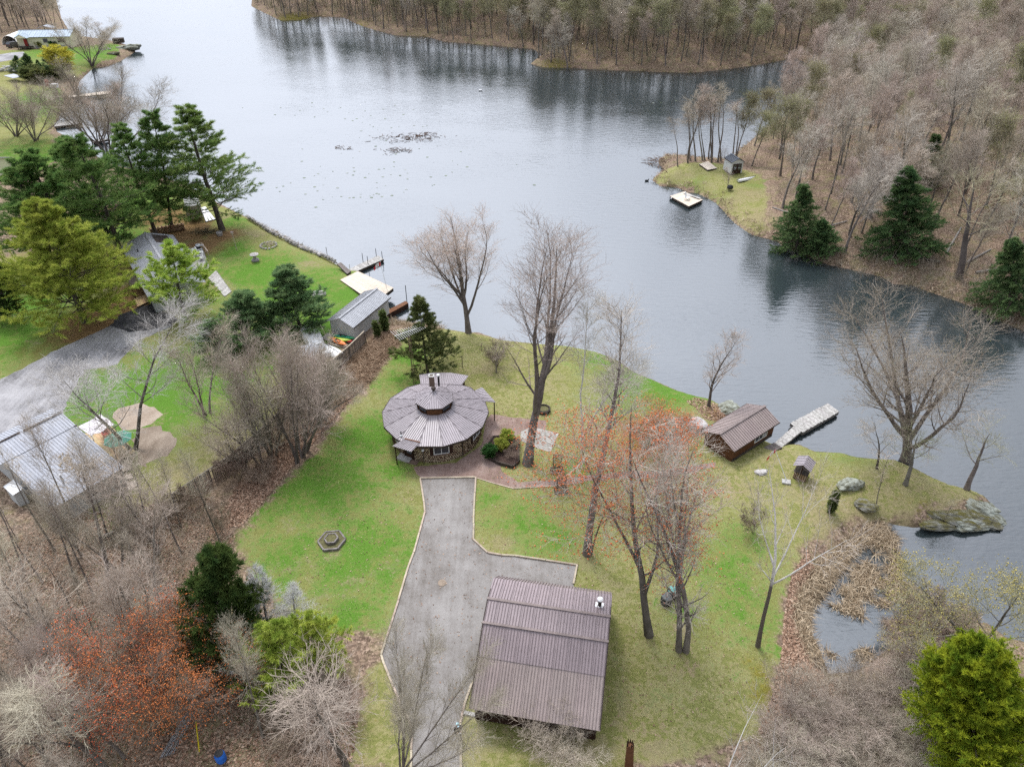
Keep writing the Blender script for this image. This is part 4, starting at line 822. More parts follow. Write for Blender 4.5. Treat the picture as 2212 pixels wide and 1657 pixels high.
# chimney and flues behind the cupola
ch = hl(815, 330, HZ + 3.7)
M['brick_brown'] = mat('chimney_stone', (.22, .16, .12), (.14, .10, .08), .9, 8)
MB().box((ch.x, ch.y + .9, 3.9), (.52, .52, 1.7)).build('chimney', M['brick_brown'], house)
m = MB()
for s in (-1, 1): m.box((ch.x + s * .24, ch.y + .9, 4.8), (.14, .62, .1)); m.box((ch.x, ch.y + .9 + s * .24, 4.8), (.34, .14, .1))
m.build('chimney_cap', M['concrete'], house)
f = MB().tube((ch.x + .72, ch.y + 1.0, 3.2), (ch.x + .72, ch.y + 1.0, 4.7), .1).build('flue_pipe', M['black'], house)
MB().lathe((ch.x + .72, ch.y + 1.0, 4.7), [(.17, 0), (.19, .1), (.12, .2)], 12).build('flue_cap', M['white'], f)
vp = hl(387, 985, HZ + 3.05)
MB().tube(vp - Vector((0, 0, .15)), vp + Vector((0, 0, .42)), .055).build('vent_pipe', M['black'], house)
MB().lathe(vp - Vector((0, 0, .06)), [(.16, 0), (.09, .1)], 10).build('vent_flashing', M['white'], house)
# rear wing, side porch, front porch roofs
def on_roof(zx, zy, up=.05):
    lo, hi = 2.0, 4.4
    for _ in range(40):
        m_ = (lo + hi) / 2; p_ = hl(zx, zy, HZ + m_); r_ = math.hypot(p_.x, p_.y)
        if m_ > ZE + (RE - r_) * (ZC - ZE) / (RE - RC): hi = m_
        else: lo = m_
    return hl(zx, zy, HZ + lo + up)
zb = HZ + 2.5
q = [on_roof(665, 262), on_roof(850, 262), on_roof(1060, 262), on_roof(1245, 275)]; e_ = [hl(645, 130, zb), hl(830, 100, zb), hl(1100, 100, zb), hl(1345, 142, zb)]
for i, n in enumerate((2, 3, 3)): roof(house, q[i], q[i + 1], e_[i + 1], e_[i], n, 'roof_mauve', 3)
w_ = [v * .97 for v in e_]
MB().slab([(w_[0].x + .4, w_[0].y - .5, 0), (w_[0].x + .4, w_[0].y - .5, 2.4), (w_[3].x - .3, w_[3].y - .5, 2.4), (w_[3].x - .3, w_[3].y - .5, 0)], .15).build('rear_wall', M['wood_brown'], house)
MB().slab([(w_[3].x - .3, w_[3].y - .55, 0), (w_[3].x - .3, w_[3].y - .55, 2.4), (q[3].x, q[3].y - .6, 2.4), (q[3].x, q[3].y - .6, 0)], .12).build('rear_side_wall', M['wood_dark'], house)
z1, z2 = HZ + 3.02, HZ + 2.62
ra, rb_, rc, rd = on_roof(1432, 352), on_roof(1545, 500), hl(1730, 518, z2), hl(1540, 306, z2)
roof(house, ra, rb_, rc, rd, 3, 'roof_mauve', 3)
MB().tube((rc.x - .15, rc.y + .15, 0), (rc.x - .15, rc.y + .15, 2.45), .06).build('porch_post', M['wood_dark'], house)
MB().tube((rd.x - .2, rd.y - .1, 0), (rd.x - .2, rd.y - .1, 2.45), .06).build('porch_post', M['wood_dark'], house)
fa, fb, fc, fd = on_roof(435, 1037), on_roof(660, 1090), hl(530, 1222, HZ + 2.55), hl(262, 1140, HZ + 2.6)
roof(house, fa, fb, fc, fd, 3, 'roof_mauve', 3)
MB().beam(fa + Vector((0, 0, .03)), fb + Vector((0, 0, .03)), .14, .03).build('leaf_line', M['wood_brown'], house)
MB().tube((fd.x + .2, fd.y + .2, 0), (fd.x + .2, fd.y + .2, 2.5), .06).build('porch_post', M['wood_dark'], house)
wa = lambda zx: math.atan2(hl(zx, 1300, HZ + .8).y, hl(zx, 1300, HZ + .8).x)
ang_at = lambda x: -math.acos(max(-1, min(1, x / RW)))
xd = hl(490, 1260, HZ + 1.1).x; ad_ = ang_at(xd)
door(house, ring(RW - .02, ad_, 1.02), .95, 2.04, ad_, 'wood_dark', glass=True)
m = MB(); u_ = Vector((-math.sin(ad_), math.cos(ad_), 0))
for s in (-1, 1): m.box(ring(RW + .03, ad_, 1.05) + u_ * s * .55, (.12, .12, 2.1), ad_)
m.box(ring(RW + .03, ad_, 2.14), (.12, 1.22, .1), ad_); m.build('door_frame', M['wood_dark'], house)
xw = hl(960, 1200, HZ + 1.55).x; aw = ang_at(xw)
window(house, ring(RW, aw, 1.62), 1.5, .95, aw); u_ = Vector((-math.sin(aw), math.cos(aw), 0))
for s in (-1, 1): MB().box(ring(RW + .03, aw, 1.62) + u_ * s * .98, (.06, .36, 1.05), aw).build('shutter', M['wood_dark'], house)
MB().box(ring(RW + .05, aw, 1.05), (.2, 1.8, .12), aw).build('sill', M['brick_brown'], house)
a3 = ang_at(hl(1550, 930, HZ + 1.5).x * .985)
window(house, ring(RW, R(-24), 1.6), 1.5, .95, R(-24)); window(house, ring(RW, R(-141), 1.6), .8, .8, R(-141))
u_ = Vector((-math.sin(R(-24)), math.cos(R(-24)), 0))
for s in (-1, 1): MB().box(ring(RW + .03, R(-24), 1.6) + u_ * s * .98, (.06, .36, 1.05), R(-24)).build('shutter', M['wood_dark'], house)
ap_ = ang_at(hl(1255, 1180, HZ + 1).x); MB().tube(ring(RW + .09, ap_, 0), ring(RW + .09, ap_, 2.6), .05).build('downpipe', M['trim_dark'], house)
al = ang_at(hl(712, 1290, HZ + 1).x)
lp = MB().tube(ring(RW + .3, al, 0), ring(RW + .3, al, 1.75), .035).top('lamp_post', M['black'], 'thin black lamp post with round lamp against the round house wall', 'lamp post')
lp.location = Vector(lp.location) + Vector((HX, HY, HZ))
MB().lathe((0, 0, 1.72), [(.05, 0), (.15, .08), (.15, .2), (.05, .28)], 10).build('lamp_head', M['white'], lp)
# log ends set in the mortar
bmv = MB().lathe((0, 0, 0), [(1, -.06), (1, .0), (.9, .035)], 7)
lm = bpy.data.meshes.new('log_end'); lm.from_pydata(bmv.v, [], bmv.f); lm.materials.append(M['log_end'])
rg = random.Random(3); logs = []
for row in range(13):
    z = .12 + row * .205; n = int(2 * math.pi * RW / .225)
    for k in range(n):
        a = 2 * math.pi * (k + .5 * (row % 2)) / n + rg.uniform(-.006, .006); a = (a + math.pi) % (2 * math.pi) - math.pi
        p = ring(RW, a, z + rg.uniform(-.025, .025))
        skip = False
        for ac, wd, zl, zh in ((ad_, .66, 0, 2.25), (aw, 1.2, .95, 2.2), (R(-24), 1.2, .95, 2.2), (R(-141), .5, 1.1, 2.1)):
            if abs((a - ac)) * RW < wd and zl < z < zh: skip = True
        if not skip and not (R(25) < a < R(150)): logs.append((abs(a - R(-75)), a, p, rg.uniform(.072, .108)))
logs.sort(key=lambda q: q[0]); stuff = MB()
for i, (_, a, p, s) in enumerate(logs):
    Mx = Matrix.Rotation(a, 3, 'Z') @ Matrix.Rotation(R(90), 3, 'Y')
    if i < 300:
        o = link('log_end', lm, house); o.location = p; o.rotation_euler = Mx.to_euler(); o.scale = (s, s * rg.uniform(.85, 1.15), 1)
    else:
        stuff.add([Mx @ Vector((v[0] * s, v[1] * s, v[2])) + p for v in bmv.v], bmv.f)
o = stuff.build('log_ends', M['log_end'], house); o['kind'] = 'stuff'
# step by the door
sp = hl(440, 1320, HZ); sq = hl(520, 1365, HZ)
MB().box(Vector((HX, HY, HZ + .09)) + Vector((sp.x, sp.y, 0)), (1.5, .9, .18), R(-25)).top('concrete_step', M['concrete'], 'concrete slab step at the round house front door', 'step')
MB().box(Vector((HX, HY, HZ + .05)) + Vector((sq.x + .25, sq.y - .1, 0)), (1.1, .6, .1), R(-20)).top('stone_slab', M['brick_brown'], 'brown stone slab laid beside the concrete door step', 'slab')

# ------------------------------------------------------------------ the barn with the rounded metal roof
BA = R(-10.05); bx = (math.cos(BA), math.sin(BA)); BL = 8.9
barn = empty('barn', (-1.79, 32.45, 1.5), BA, 'large barn with ribbed mauve barrel roof beside the gravel driveway', 'barn')
prof_ = [(5.0, 1.6), (3.7, 3.5), (2.3, 5.02), (0, 5.7), (-1.68, 5.2), (-3.6, 4.12), (-6.45, 2.4)]
for i in range(6):
    (ya, za_), (yb, zb_) = prof_[i], prof_[i + 1]
    up = za_ > zb_
    hi, lo = ((ya, za_), (yb, zb_)) if up else ((yb, zb_), (ya, za_))
    g = .10 if i >= 3 else 0.0
    lo = (lo[0] + (hi[0] - lo[0]) * -.03, lo[1] - .0)
    roof(barn, (0, hi[0], hi[1]), (BL, hi[0], hi[1]), (BL, lo[0], lo[1]), (0, lo[0], lo[1]), 10, 'roof_brown' if i == 5 else 'roof_barn', 4, lift=.02 * (6 - i))
for i in (3, 4):
    y, z = prof_[i]
    m = MB(); m.beam((0, y - .02, z + .115), (BL, y - .02, z + .115), .2, .02)
    for k in range(38): m.box((.12 + k * .232, y - .1, z + .11), (.035, .05, .04))
    m.build('ridge_cap', M['rib_roof_brown'], barn)
for x in (.03, BL - .03):
    m = MB()
    for (ya, za_), (yb, zb_) in zip(prof_[:-1], prof_[1:]): m.beam((x, ya, za_ - .02), (x, yb, zb_ - .02), .07, .22, up=(0, 0, 1))
    m.build('barge_board', M['trim_dark'], barn)
for x, s in ((.35, -1), (BL - .35, 1)):
    q = [(x, 4.8, 0), (x, 4.8, 1.7)] + [(x, y * .97, z - .12) for y, z in prof_[1:6]] + [(x, -5.9, 2.55), (x, -5.9, 0)]
    MB().slab(q if s < 0 else q[::-1], .12).build('gable_wall', M['wood_dark'], barn)
MB().box((BL / 2, -5.85, 1.28), (BL - .75, .1, 2.55)).build('side_wall', M['wood_dark'], barn)
MB().box((BL / 2, 4.75, .85), (BL - .75, .1, 1.7)).build('side_wall', M['wood_dark'], barn)
m = MB()
for k in range(40): m.box((.45 + k * .205, -5.915, 1.25), (.03, .025, 2.4))
m.build('batten', M['wood_dark'], barn)
door(barn, (.3, -2.2, 1.25), 2.6, 2.4, R(180), 'wood_brown', 'garage_door'); door(barn, (.3, 1.6, 1.25), 2.6, 2.4, R(180), 'wood_brown', 'garage_door')
cx, cy, cz = 8.05, .95, 5.45
f = MB().tube((cx, cy, cz - .2), (cx, cy, cz + .75), .13).build('flue_pipe', M['timber_dark'], barn)
MB().lathe((cx, cy, cz + .72), [(.2, 0), (.22, .12), (.1, .2)], 12).build('flue_cap', M['white'], f)
MB().box((cx, cy, cz + .08), (.62, .5, .06)).build('flashing', M['white'], barn)

# ------------------------------------------------------------------ grey boathouse on the left lot
bh, ln_ = gable('boathouse', (-21.62, 76.55), (-18.05, 84.34), 2.05, 4.4, 3.55, 1.2, .28, 'roof_grey', 'siding_grey', 'grey metal sided boathouse with light grey metal roof beside the wooden deck', 'boathouse', 12, 3, board=.23)
MB().box((-.55, 1.1, .34), (1.5, 1.9, .1)).top('landing', mat('planks_grey', (.42, .38, .34), (.3, .27, .24), .9, 3), 'small wooden landing at the end wall of the grey boathouse', 'landing')
lo_ = bpy.data.objects['landing']; lo_.matrix_world = Matrix.Translation((-21.62, 76.55, 1.2)) @ Matrix.Rotation(bh.rotation_euler[2], 4, 'Z') @ Matrix.Translation((-.55, 1.4, .3))

# ------------------------------------------------------------------ brown boathouse on the right
rb, ln_ = gable('boathouse', (20.75, 54.55), (26.65, 59.15), 2.05, 4.1, 3.2, 1.45, .3, 'roof_brown', 'wood_brown', 'brown boathouse with brown metal roof beside the weathered grey dock', 'boathouse', 8, 3, board=.2)
window(rb, (4.9, -1.76, 1.05), 2.0, .9, R(-90), mull=2)
MB().box((3.7, -1.79, .1), (6.6, .14, .26)).build('sill_beam', M['timber_dark'], rb)

# ------------------------------------------------------------------ metal roofed house at the bottom left, in front of the paved yard
gx = lambda zx, zy: (zx / 2.209 / 1.7084, (1400 + zy / 2.209) / 1.7084)
HB = np.array([-44.0, 51.0, 1.5]); mh = empty('metal_roof_house', HB, 0, 'low house with wide light grey metal roof beside the cracked driveway', 'house')
ug = np.array([math.cos(R(54)), math.sin(R(54)), 0]); ng = np.array([math.sin(R(54)), -math.cos(R(54)), 0]); up_ = np.array([0, 0, 1.0])
O = at_z(*gx(495, 262), 5.6) - HB; O[2] = 4.1                       # upper right end of the ridge
P = lambda u, n, z: O + ug * u + ng * n + up_ * (z - O[2])
roof(mh, P(-7.6, 0, 4.1), P(0, 0, 4.1), P(0, 2.7, 3.62), P(-7.6, 2.7, 3.62), 9, 'roof_silver', 3)
roof(mh, P(-7.6, 0, 4.1), P(0, 0, 4.1), P(0, -2.4, 3.35), P(-7.6, -2.4, 3.35), 9, 'roof_silver', 3)
roof(mh, P(-6.75, 2.7, 3.56), P(-.05, 2.7, 3.56), P(-.05, 10.7, 2.35), P(-6.75, 10.7, 2.35), 8, 'roof_silver', 3)
MB().beam(P(-7.6, .1, 4.15), P(-4.0, .1, 4.15), .2, .05).build('ridge_cap', M['trim_dark'], mh); MB().beam(P(-3.7, .2, 4.16), P(0, .2, 4.16), .26, .05).build('ridge_cap', M['trim_dark'], mh)
MB().beam(P(-.2, 2.72, 3.6), P(.06, 2.72, 3.6), .12, .12).build('fascia', M['trim_dark'], mh)
for u, s in ((-6.45, -1), (-.35, 1)):
    q = [P(u, -2.1, 0), P(u, 10.35, 0), P(u, 10.35, 2.3), P(u, 2.7, 3.45), P(u, 0, 3.95), P(u, -2.1, 3.3)]
    MB().slab(q if s > 0 else q[::-1], .15).build('gable_wall', M['siding_pale'], mh)
MB().slab([P(-6.3, 10.35, 0), P(-.5, 10.35, 0), P(-.5, 10.35, 2.3), P(-6.3, 10.35, 2.3)], .12).build('side_wall', M['siding_pale'], mh)
MB().slab([P(-.5, -2.1, 0), P(-6.3, -2.1, 0), P(-6.3, -2.1, 3.2), P(-.5, -2.1, 3.2)], .12).build('side_wall', M['siding_pale'], mh)
a_ = R(54); window(mh, P(-.33, 1.2, 1.7), 1.1, 1.0, a_, mull=1); door(mh, P(-.33, 5.2, 1.05), .95, 2.05, a_, 'white', glass=True); window(mh, P(-3.4, 10.37, 1.3), 1.2, .8, R(-36))
lp_ = P(-4.6, 8.6, 2.75); MB().tube(lp_, lp_ + up_ * .95, .09).build('flue_pipe', M['steel'], mh)
m = MB()
rg = random.Random(8)
for k in range(46):
    t_ = rg.random(); n_ = 5.2 + t_ * 3.8 + rg.gauss(0, .25); u_ = -2.4 - .9 * math.sin(t_ * 4) + rg.gauss(0, .3); z_ = 3.56 - (n_ - 2.7) * .151 + .05
    m.box(P(u_, n_, z_), (rg.uniform(.1, .35), rg.uniform(.05, .2), .04), rg.uniform(0, 3))
o = m.build('leaf_litter', M['twig_brown'], mh); o['kind'] = 'stuff'
# lean-to and its white sheet roof at the near left corner
c_ = [at_z(*gx(*q), z) for q, z in (((25, 875), 3.2), ((110, 815), 3.5), ((190, 890), 3.4), ((105, 945), 3.1))]
lb = c_[0] * .25 + c_[1] * .25 + c_[2] * .25 + c_[3] * .25; lb[2] = 1.5
ls_ = empty('lean_to', lb, 0, 'small lean-to with white sheet roof at the near end of the metal roofed house', 'lean-to')
m = MB(); m.slab([Vector(c_[0] - lb), Vector(c_[3] - lb), Vector(c_[2] - lb), Vector(c_[1] - lb)], .05); m.build('roof_sheet', M['white'], ls_)
for a, b in ((0, 3), (3, 2), (2, 1)):
    A = c_[a] - lb; B = c_[b] - lb; A[:2] *= .85; B[:2] *= .85
    MB().slab([(A[0], A[1], 0), (B[0], B[1], 0), (B[0], B[1], B[2] - .08), (A[0], A[1], A[2] - .08)], .06).build('wall', M['siding_pale'], ls_)

# wooden deck beside it, built plank by plank
M['deck_new'] = mat('deck_tan', (.52, .37, .21), (.42, .29, .16), .8, 2, rnd=.12)
M['deck_pale'] = mat('deck_pale', (.58, .50, .41), (.48, .41, .33), .85, 2, rnd=.08)
M['deck_grey'] = mat('deck_grey', (.40, .385, .36), (.20, .185, .17), .9, 3.2, rnd=.16, lo=.4, hi=.7)
def deck(name, corners, z, mt, pitch, label, cat='deck', group=None, along=0, th=.05, skirt=.25, jit=.0, skirtm='timber_dark'):
    """planked platform; corners: four (x, y) points in order, planks run from side 0-1 to side 3-2 (along=0)"""
    c = [np.array(q[:2], float) for q in corners]
    if along: c = c[1:] + c[:1]
    ctr = sum(c) / 4; o = empty(name, (*ctr, z), 0, label, cat, group); ln = (np.linalg.norm(c[1] - c[0]) + np.linalg.norm(c[2] - c[3])) / 2
    n = max(2, round(ln / pitch)); rg = random.Random(len(label))
    for i in range(n):
        f = (i + .5) / n; a, b = c[0] + (c[1] - c[0]) * f - ctr, c[3] + (c[2] - c[3]) * f - ctr; u = (b - a) / np.linalg.norm(b - a)
        e0, e1 = rg.uniform(-jit, jit), rg.uniform(-jit, jit); a = a + u * e0; b = b + u * e1
        MB().beam((*a, -th / 2 + rg.uniform(-.004, .004)), (*b, -th / 2 + rg.uniform(-.004, .004)), ln / n - .012, th).build('plank', M[mt], o)
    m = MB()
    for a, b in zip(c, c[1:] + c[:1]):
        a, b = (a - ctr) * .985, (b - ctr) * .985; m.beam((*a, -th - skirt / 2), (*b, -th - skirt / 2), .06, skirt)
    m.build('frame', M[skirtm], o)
    return o
dz = 2.0
dk = [at_z(*gx(*q), dz)[:2] for q in ((655, 455), (900, 375), (1045, 480), (1105, 600))]
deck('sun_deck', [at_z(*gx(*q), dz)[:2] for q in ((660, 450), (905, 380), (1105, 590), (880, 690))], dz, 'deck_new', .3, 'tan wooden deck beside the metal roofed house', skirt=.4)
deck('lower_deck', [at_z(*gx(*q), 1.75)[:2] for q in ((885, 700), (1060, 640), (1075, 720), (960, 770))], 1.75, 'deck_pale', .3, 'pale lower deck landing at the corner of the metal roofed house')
for i, q in enumerate((((975, 790), (1070, 765), (1085, 800), (990, 830)), ((1010, 850), (1105, 815), (1130, 860), (1050, 900)))):
    deck('deck_step', [at_z(*gx(*v), 1.68 - .1 * i)[:2] for v in q], 1.68 - .1 * i, 'deck_pale', .28, ('upper pale wooden step', 'lower pale wooden step')[i] + ' leading down from the house deck to the grass', 'step', 'deck steps', skirt=.1)
# canopy
cq = [((632, 385), 4.3), ((820, 280), 4.5), ((928, 365), 4.4), ((742, 460), 4.15)]
c_ = [at_z(*gx(*q), z) for q, z in cq]; cb = sum(c_) / 4; cb[2] = dz
cn = empty('gazebo_canopy', cb, 0, 'white fabric canopy standing on posts at the edge of the tan deck', 'canopy')
m = MB(); q = [Vector(p - cb) for p in c_]; nn = 6
vs = []; fs = []
for i in range(nn + 1):
    for j in range(nn + 1):
        p = q[0].lerp(q[1], i / nn).lerp(q[3].lerp(q[2], i / nn), j / nn); p.z += .12 * math.sin(i * 1.9) * math.sin(j * 1.4) - .1 * math.sin(math.pi * i / nn); vs.append(p)
for i in range(nn):
    for j in range(nn): k = i * (nn + 1) + j; fs.append((k, k + 1, k + nn + 2, k + nn + 1))
m.add(vs, fs); m.add([v - Vector((0, 0, .03)) for v in vs], [f[::-1] for f in fs]); m.build('fabric', mat('canopy_white', (.72, .69, .70), (.62, .57, .58), .85, 1), cn, True)
for v in q: MB().tube((v.x * .96, v.y * .96, 0), (v.x * .96, v.y * .96, v.z - .05), .04).build('post', M['steel'], cn)
# umbrella, chair
ub = at_z(*gx(1005, 590), dz); um = empty('patio_umbrella', ub, 0, 'round green parasol with spokes on the tan deck', 'parasol')
M['green_cloth'] = mat('green_cloth', (.10, .27, .20), (.07, .20, .15), .85, 2)
for k in range(8):
    a0, a1 = 2 * math.pi * k / 8, 2 * math.pi * (k + 1) / 8
    MB().slab([(1.35 * math.cos(a0), 1.35 * math.sin(a0), 1.72), (1.35 * math.cos(a1), 1.35 * math.sin(a1), 1.72), (0, 0, 2.25)], .02).build('panel', M['green_cloth'], um)
    MB().beam((1.37 * math.cos(a0), 1.37 * math.sin(a0), 1.73), (0, 0, 2.27), .03, .03).build('rib', M['white'], um)
MB().tube((0, 0, 0), (0, 0, 2.4), .03).build('pole', M['steel'], um)
M['red_paint'] = mat('red_paint', (.42, .05, .045), (.3, .04, .035), .6, 3)
def deck_chair(p, rz, mt, label, group=None, name='deck_chair', s=1.0):
    o = empty(name, p, rz, label, 'chair', group); o.scale = (s, s, s)
    MB().box((0, 0, .38), (.6, .62, .05)).build('seat', M[mt], o); MB().box((0, .33, .75), (.6, .06, .75), m=Matrix.Rotation(R(-18), 3, 'X')).build('backrest', M[mt], o)
    for sx_ in (-1, 1):
        MB().box((sx_ * .33, 0, .58), (.1, .7, .04)).build('armrest', M[mt], o)
        for sy in (-1, 1): MB().box((sx_ * .28, sy * .27, .18), (.06, .06, .36)).build('leg', M[mt], o)
    return o
deck_chair(at_z(*gx(872, 462), dz), R(40), 'red_paint', 'red slatted chair on the tan deck by the canopy')
# ------------------------------------------------------------------ grey cottage among the pines
ch_, ln_ = gable('cottage', (-55.3, 99.9), (-44.9, 84.5), 3.75, 5.5, 4.15, 1.3, .45, 'roof_grey', 'siding_pale', 'grey gabled cottage with dark roof panel half hidden by pines', 'house', 18, 4, board=.3)
m = MB(); sl = math.atan2(1.35, 3.75)
MB().box((2.4, 1.75, 3.62), (3.2, 2.2, .08), m=Matrix.Rotation(-sl, 3, 'X')).build('dark_roof_panel', M['trim_dark'], ch_)
MB().beam((4.0, -2.0, 3.55), (4.9, -2.1, 3.52), .14, .12).build('roof_vent', M['black'], ch_)
window(ch_, (ln_ - .28, -.6, 1.7), 1.3, .95, 0, mull=1); door(ch_, (ln_ - .28, 1.2, 1.02), 1.0, 2.05, 0, 'siding_grey', glass=True)
window(ch_, (ln_ - 6, -3.28, 1.6), 1.1, .9, R(-90))
g21 = lambda zx, zy: (zx / 2.209 / 1.7084, (700 + zy / 2.209) / 1.7084)
deck('side_porch', [at_z(*g21(*q), 1.75)[:2] for q in ((1092, 890), (1200, 850), (1225, 905), (1120, 955))], 1.75, 'deck_new', .25, 'tan wooden side porch at the near corner of the grey cottage')
MB().slab([Vector((9.2, -3.4, 2.5)), Vector((9.2, -5.0, 2.25)), Vector((12.6, -5.0, 2.25)), Vector((12.6, -3.4, 2.5))], .08).build('porch_roof', M['trim_dark'], ch_)
for x in (9.4, 12.4): MB().box((x, -4.85, 1.1), (.1, .1, 2.2)).build('porch_post', M['timber_dark'], ch_)
dd = deck('lake_deck', [at_z(*g21(*q), 1.9)[:2] for q in ((1490, 480), (1650, 475), (1710, 640), (1560, 680))], 1.9, 'deck_grey', .3, 'grey deck with furniture on the lake side of the cottage', skirt=.35)
rail = empty('deck_railing', (*at_z(*g21(1650, 475), 1.9)[:2], 1.9), 0, 'low pale railing along the lake side of the cottage deck', 'railing'); r0 = at_z(*g21(1650, 475), 1.9)
for a, b in (((1600, 490), (1655, 478)), ((1655, 478), (1705, 545))):
    A, B = at_z(*g21(*a), 1.9) - r0, at_z(*g21(*b), 1.9) - r0
    MB().beam(A + [0, 0, .85], B + [0, 0, .85], .12, .06).build('rail', M['timber'], rail)
    for f in (0.05, .5, .95): q = A + (B - A) * f; MB().box((q[0], q[1], .42), (.08, .08, .84)).build('post', M['timber'], rail)
for q, rz, lab in (((1600, 550), .5, 'white deck chair nearest the cottage wall on the grey deck'), ((1635, 530), 2.0, 'white deck chair beside the barbecue on the grey deck'), ((1640, 575), -1.0, 'white deck chair at the near end of the grey deck')):
    deck_chair(at_z(*g21(*q), 1.9), rz, 'white', lab, 'chairs on the cottage deck', s=1.15)
bb = empty('barbecue', at_z(*g21(1625, 500), 1.9), .4, 'dark barbecue with rounded lid on the cottage deck', 'barbecue')
MB().box((0, 0, .45), (.6, .5, .75)).build('cabinet', M['black'], bb); MB().lathe((0, 0, .82), [(.42, 0), (.4, .15), (.25, .28), (.05, .32)], 14).build('lid', M['steel'], bb); MB().box((.62, 0, .85), (.5, .4, .04)).build('side_shelf', M['steel'], bb)
deck('front_walk', [at_z(*g21(*q), 1.6)[:2] for q in ((1700, 720), (1760, 660), (1885, 830), (1830, 870))], 1.6, 'deck_grey', .3, 'grey planked walk between the yellow pine and the lawn', cat='walkway', skirt=.08, along=1)
# shed with the grey roof next to the white boats
s_ = [at_z(*zz, 3.2) for zz in ()]
g22 = lambda zx, zy: ((900 + zx / 2.209) / 1.7084, (700 + zy / 2.209) / 1.7084)
gr = lambda zx, zy: ((1080 + zx / 5.267) / 1.7084, (1160 + zy / 5.267) / 1.7084)
p0 = at_z(*gr(330, 620), 3.4)[:2]; p1 = at_z(*gr(250, 760), 3.4)[:2]
sh, ln_ = gable('garden_shed', p0 + (p0 - p1) * .3, p1 + (p1 - p0) * .5, 1.5, 3.5, 3.0, 1.5, .15, 'roof_grey', 'siding_grey', 'small grey roofed shed tucked behind the brush and white boat', 'shed', 4, 3)

# ------------------------------------------------------------------ camper trailer under the pines
tb = at_z(*g21(1575, 255), 1.5); tr = empty('camper_trailer', (tb[0] - .6, tb[1] + 2.6, 1.45), R(113), 'beige camper trailer with grey roof parked under the tall pines', 'trailer')
M['camper'] = mat('camper_beige', (.50, .47, .40), (.45, .42, .36), .6, 1); M['camper_roof'] = mat('camper_roof', (.30, .30, .29), (.22, .22, .21), .8, 2)
m = MB(); L_, W_ = 6.2, 2.4; side = [(-L_/2, .9), (-L_/2 + .15, .55), (L_/2 - .2, .55), (L_/2, 1.2), (L_/2 - .35, 2.6), (-L_/2 + .25, 2.65)]
v = [(x, -W_/2, z) for x, z in side] + [(x, W_/2, z) for x, z in side]; n = len(side)
m.add(v, [tuple(range(n)), tuple(range(2*n-1, n-1, -1))] + [((i+1)%n, i, n+i, n+(i+1)%n) for i in range(n)]); m.build('body', M['camper'], tr)
MB().box((-.02, 0, 2.66), (L_ - .7, W_ - .15, .08)).build('roof', M['camper_roof'], tr)
MB().box((0, -W_/2 - .01, 1.0), (L_ - .6, .03, .22)).build('stripe', M['wood_brown'], tr); MB().box((-L_/2 - .0, 0, 1.0), (.06, W_ - .1, .2)).build('stripe', M['wood_brown'], tr)
window(tr, (-L_/2 + .12, .1, 1.75), .95, .5, R(180), fm='black', mull=0); window(tr, (-.6, -W_/2, 1.75), 1.1, .6, R(-90), fm='black'); window(tr, (.4, W_/2, 1.75), 1.4, .6, R(90), fm='black')
for x in (-.5, .5):
    for s in (-1, 1): MB().tube((x, s * (W_/2 - .3), .33), (x, s * (W_/2 - .05), .33), .33, n=14).build('wheel', M['black'], tr)
MB().beam((L_/2 - .1, 0, .6), (L_/2 + 1.1, 0, .5), .12, .1).build('tow_bar', M['steel'], tr)
deck('white_platform', [at_z(*g21(*q), 1.65)[:2] for q in ((1640, 150), (1670, 140), (1758, 240), (1675, 262))], 1.65, 'white', .45, 'white board platform laid beside the camper trailer', cat='platform', skirt=.08)

# ------------------------------------------------------------------ docks, boats and shoreline things of the left lot
A = lambda x, y, z=1.5: at_z(x, y, z)
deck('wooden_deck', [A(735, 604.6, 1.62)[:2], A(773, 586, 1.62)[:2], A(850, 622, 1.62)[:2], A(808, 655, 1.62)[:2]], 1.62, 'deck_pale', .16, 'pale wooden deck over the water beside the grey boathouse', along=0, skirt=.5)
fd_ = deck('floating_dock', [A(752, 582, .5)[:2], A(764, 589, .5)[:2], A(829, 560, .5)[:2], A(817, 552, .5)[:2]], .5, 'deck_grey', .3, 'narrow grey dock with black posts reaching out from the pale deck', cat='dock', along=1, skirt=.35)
o0 = np.array(fd_.location)
for x, y in ((784, 563), (795, 570), (813, 553), (826, 559)):
    q = A(x, y, .5) - o0; MB().tube((q[0], q[1], -.7), (q[0], q[1], 1.25), .045).build('post', M['black'], fd_)
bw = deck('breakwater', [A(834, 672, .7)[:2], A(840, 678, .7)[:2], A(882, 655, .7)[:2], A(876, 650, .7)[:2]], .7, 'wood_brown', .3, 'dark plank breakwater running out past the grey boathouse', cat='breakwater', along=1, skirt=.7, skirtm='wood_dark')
MB().tube(A(879, 652, .0), A(879, 652, .0) + [0, 0, 2.6], .05).top('mooring_post', M['black'], 'slim dark mooring post at the tip of the plank breakwater', 'post')
for x, y, lab in ((656, 542, 'short grey post by the stone retaining wall nearest the fire ring'), ((707), 552, 'grey post with hook at the end of the stone retaining wall'), (757, 590, 'white pipe post beside the shore end of the narrow dock')):
    p = A(x, y, .4); MB().tube(p - [0, 0, .4], p + [0, 0, 1.5], .05).top('shore_post', M['steel' if 'white' not in lab else 'white'], lab, 'post')
fl = at_z(837, 629, 1.62); fp = empty('flagpole', fl, 0, 'white flagpole with red and white maple leaf flag at the corner of the pale deck', 'flagpole')
MB().tube((0, 0, 0), (-.55, 0, 4.6), .035, .025).build('pole', M['white'], fp)
M['flag_red'] = mat('flag_red', (.62, .04, .05), (.52, .03, .04), .8, 3)
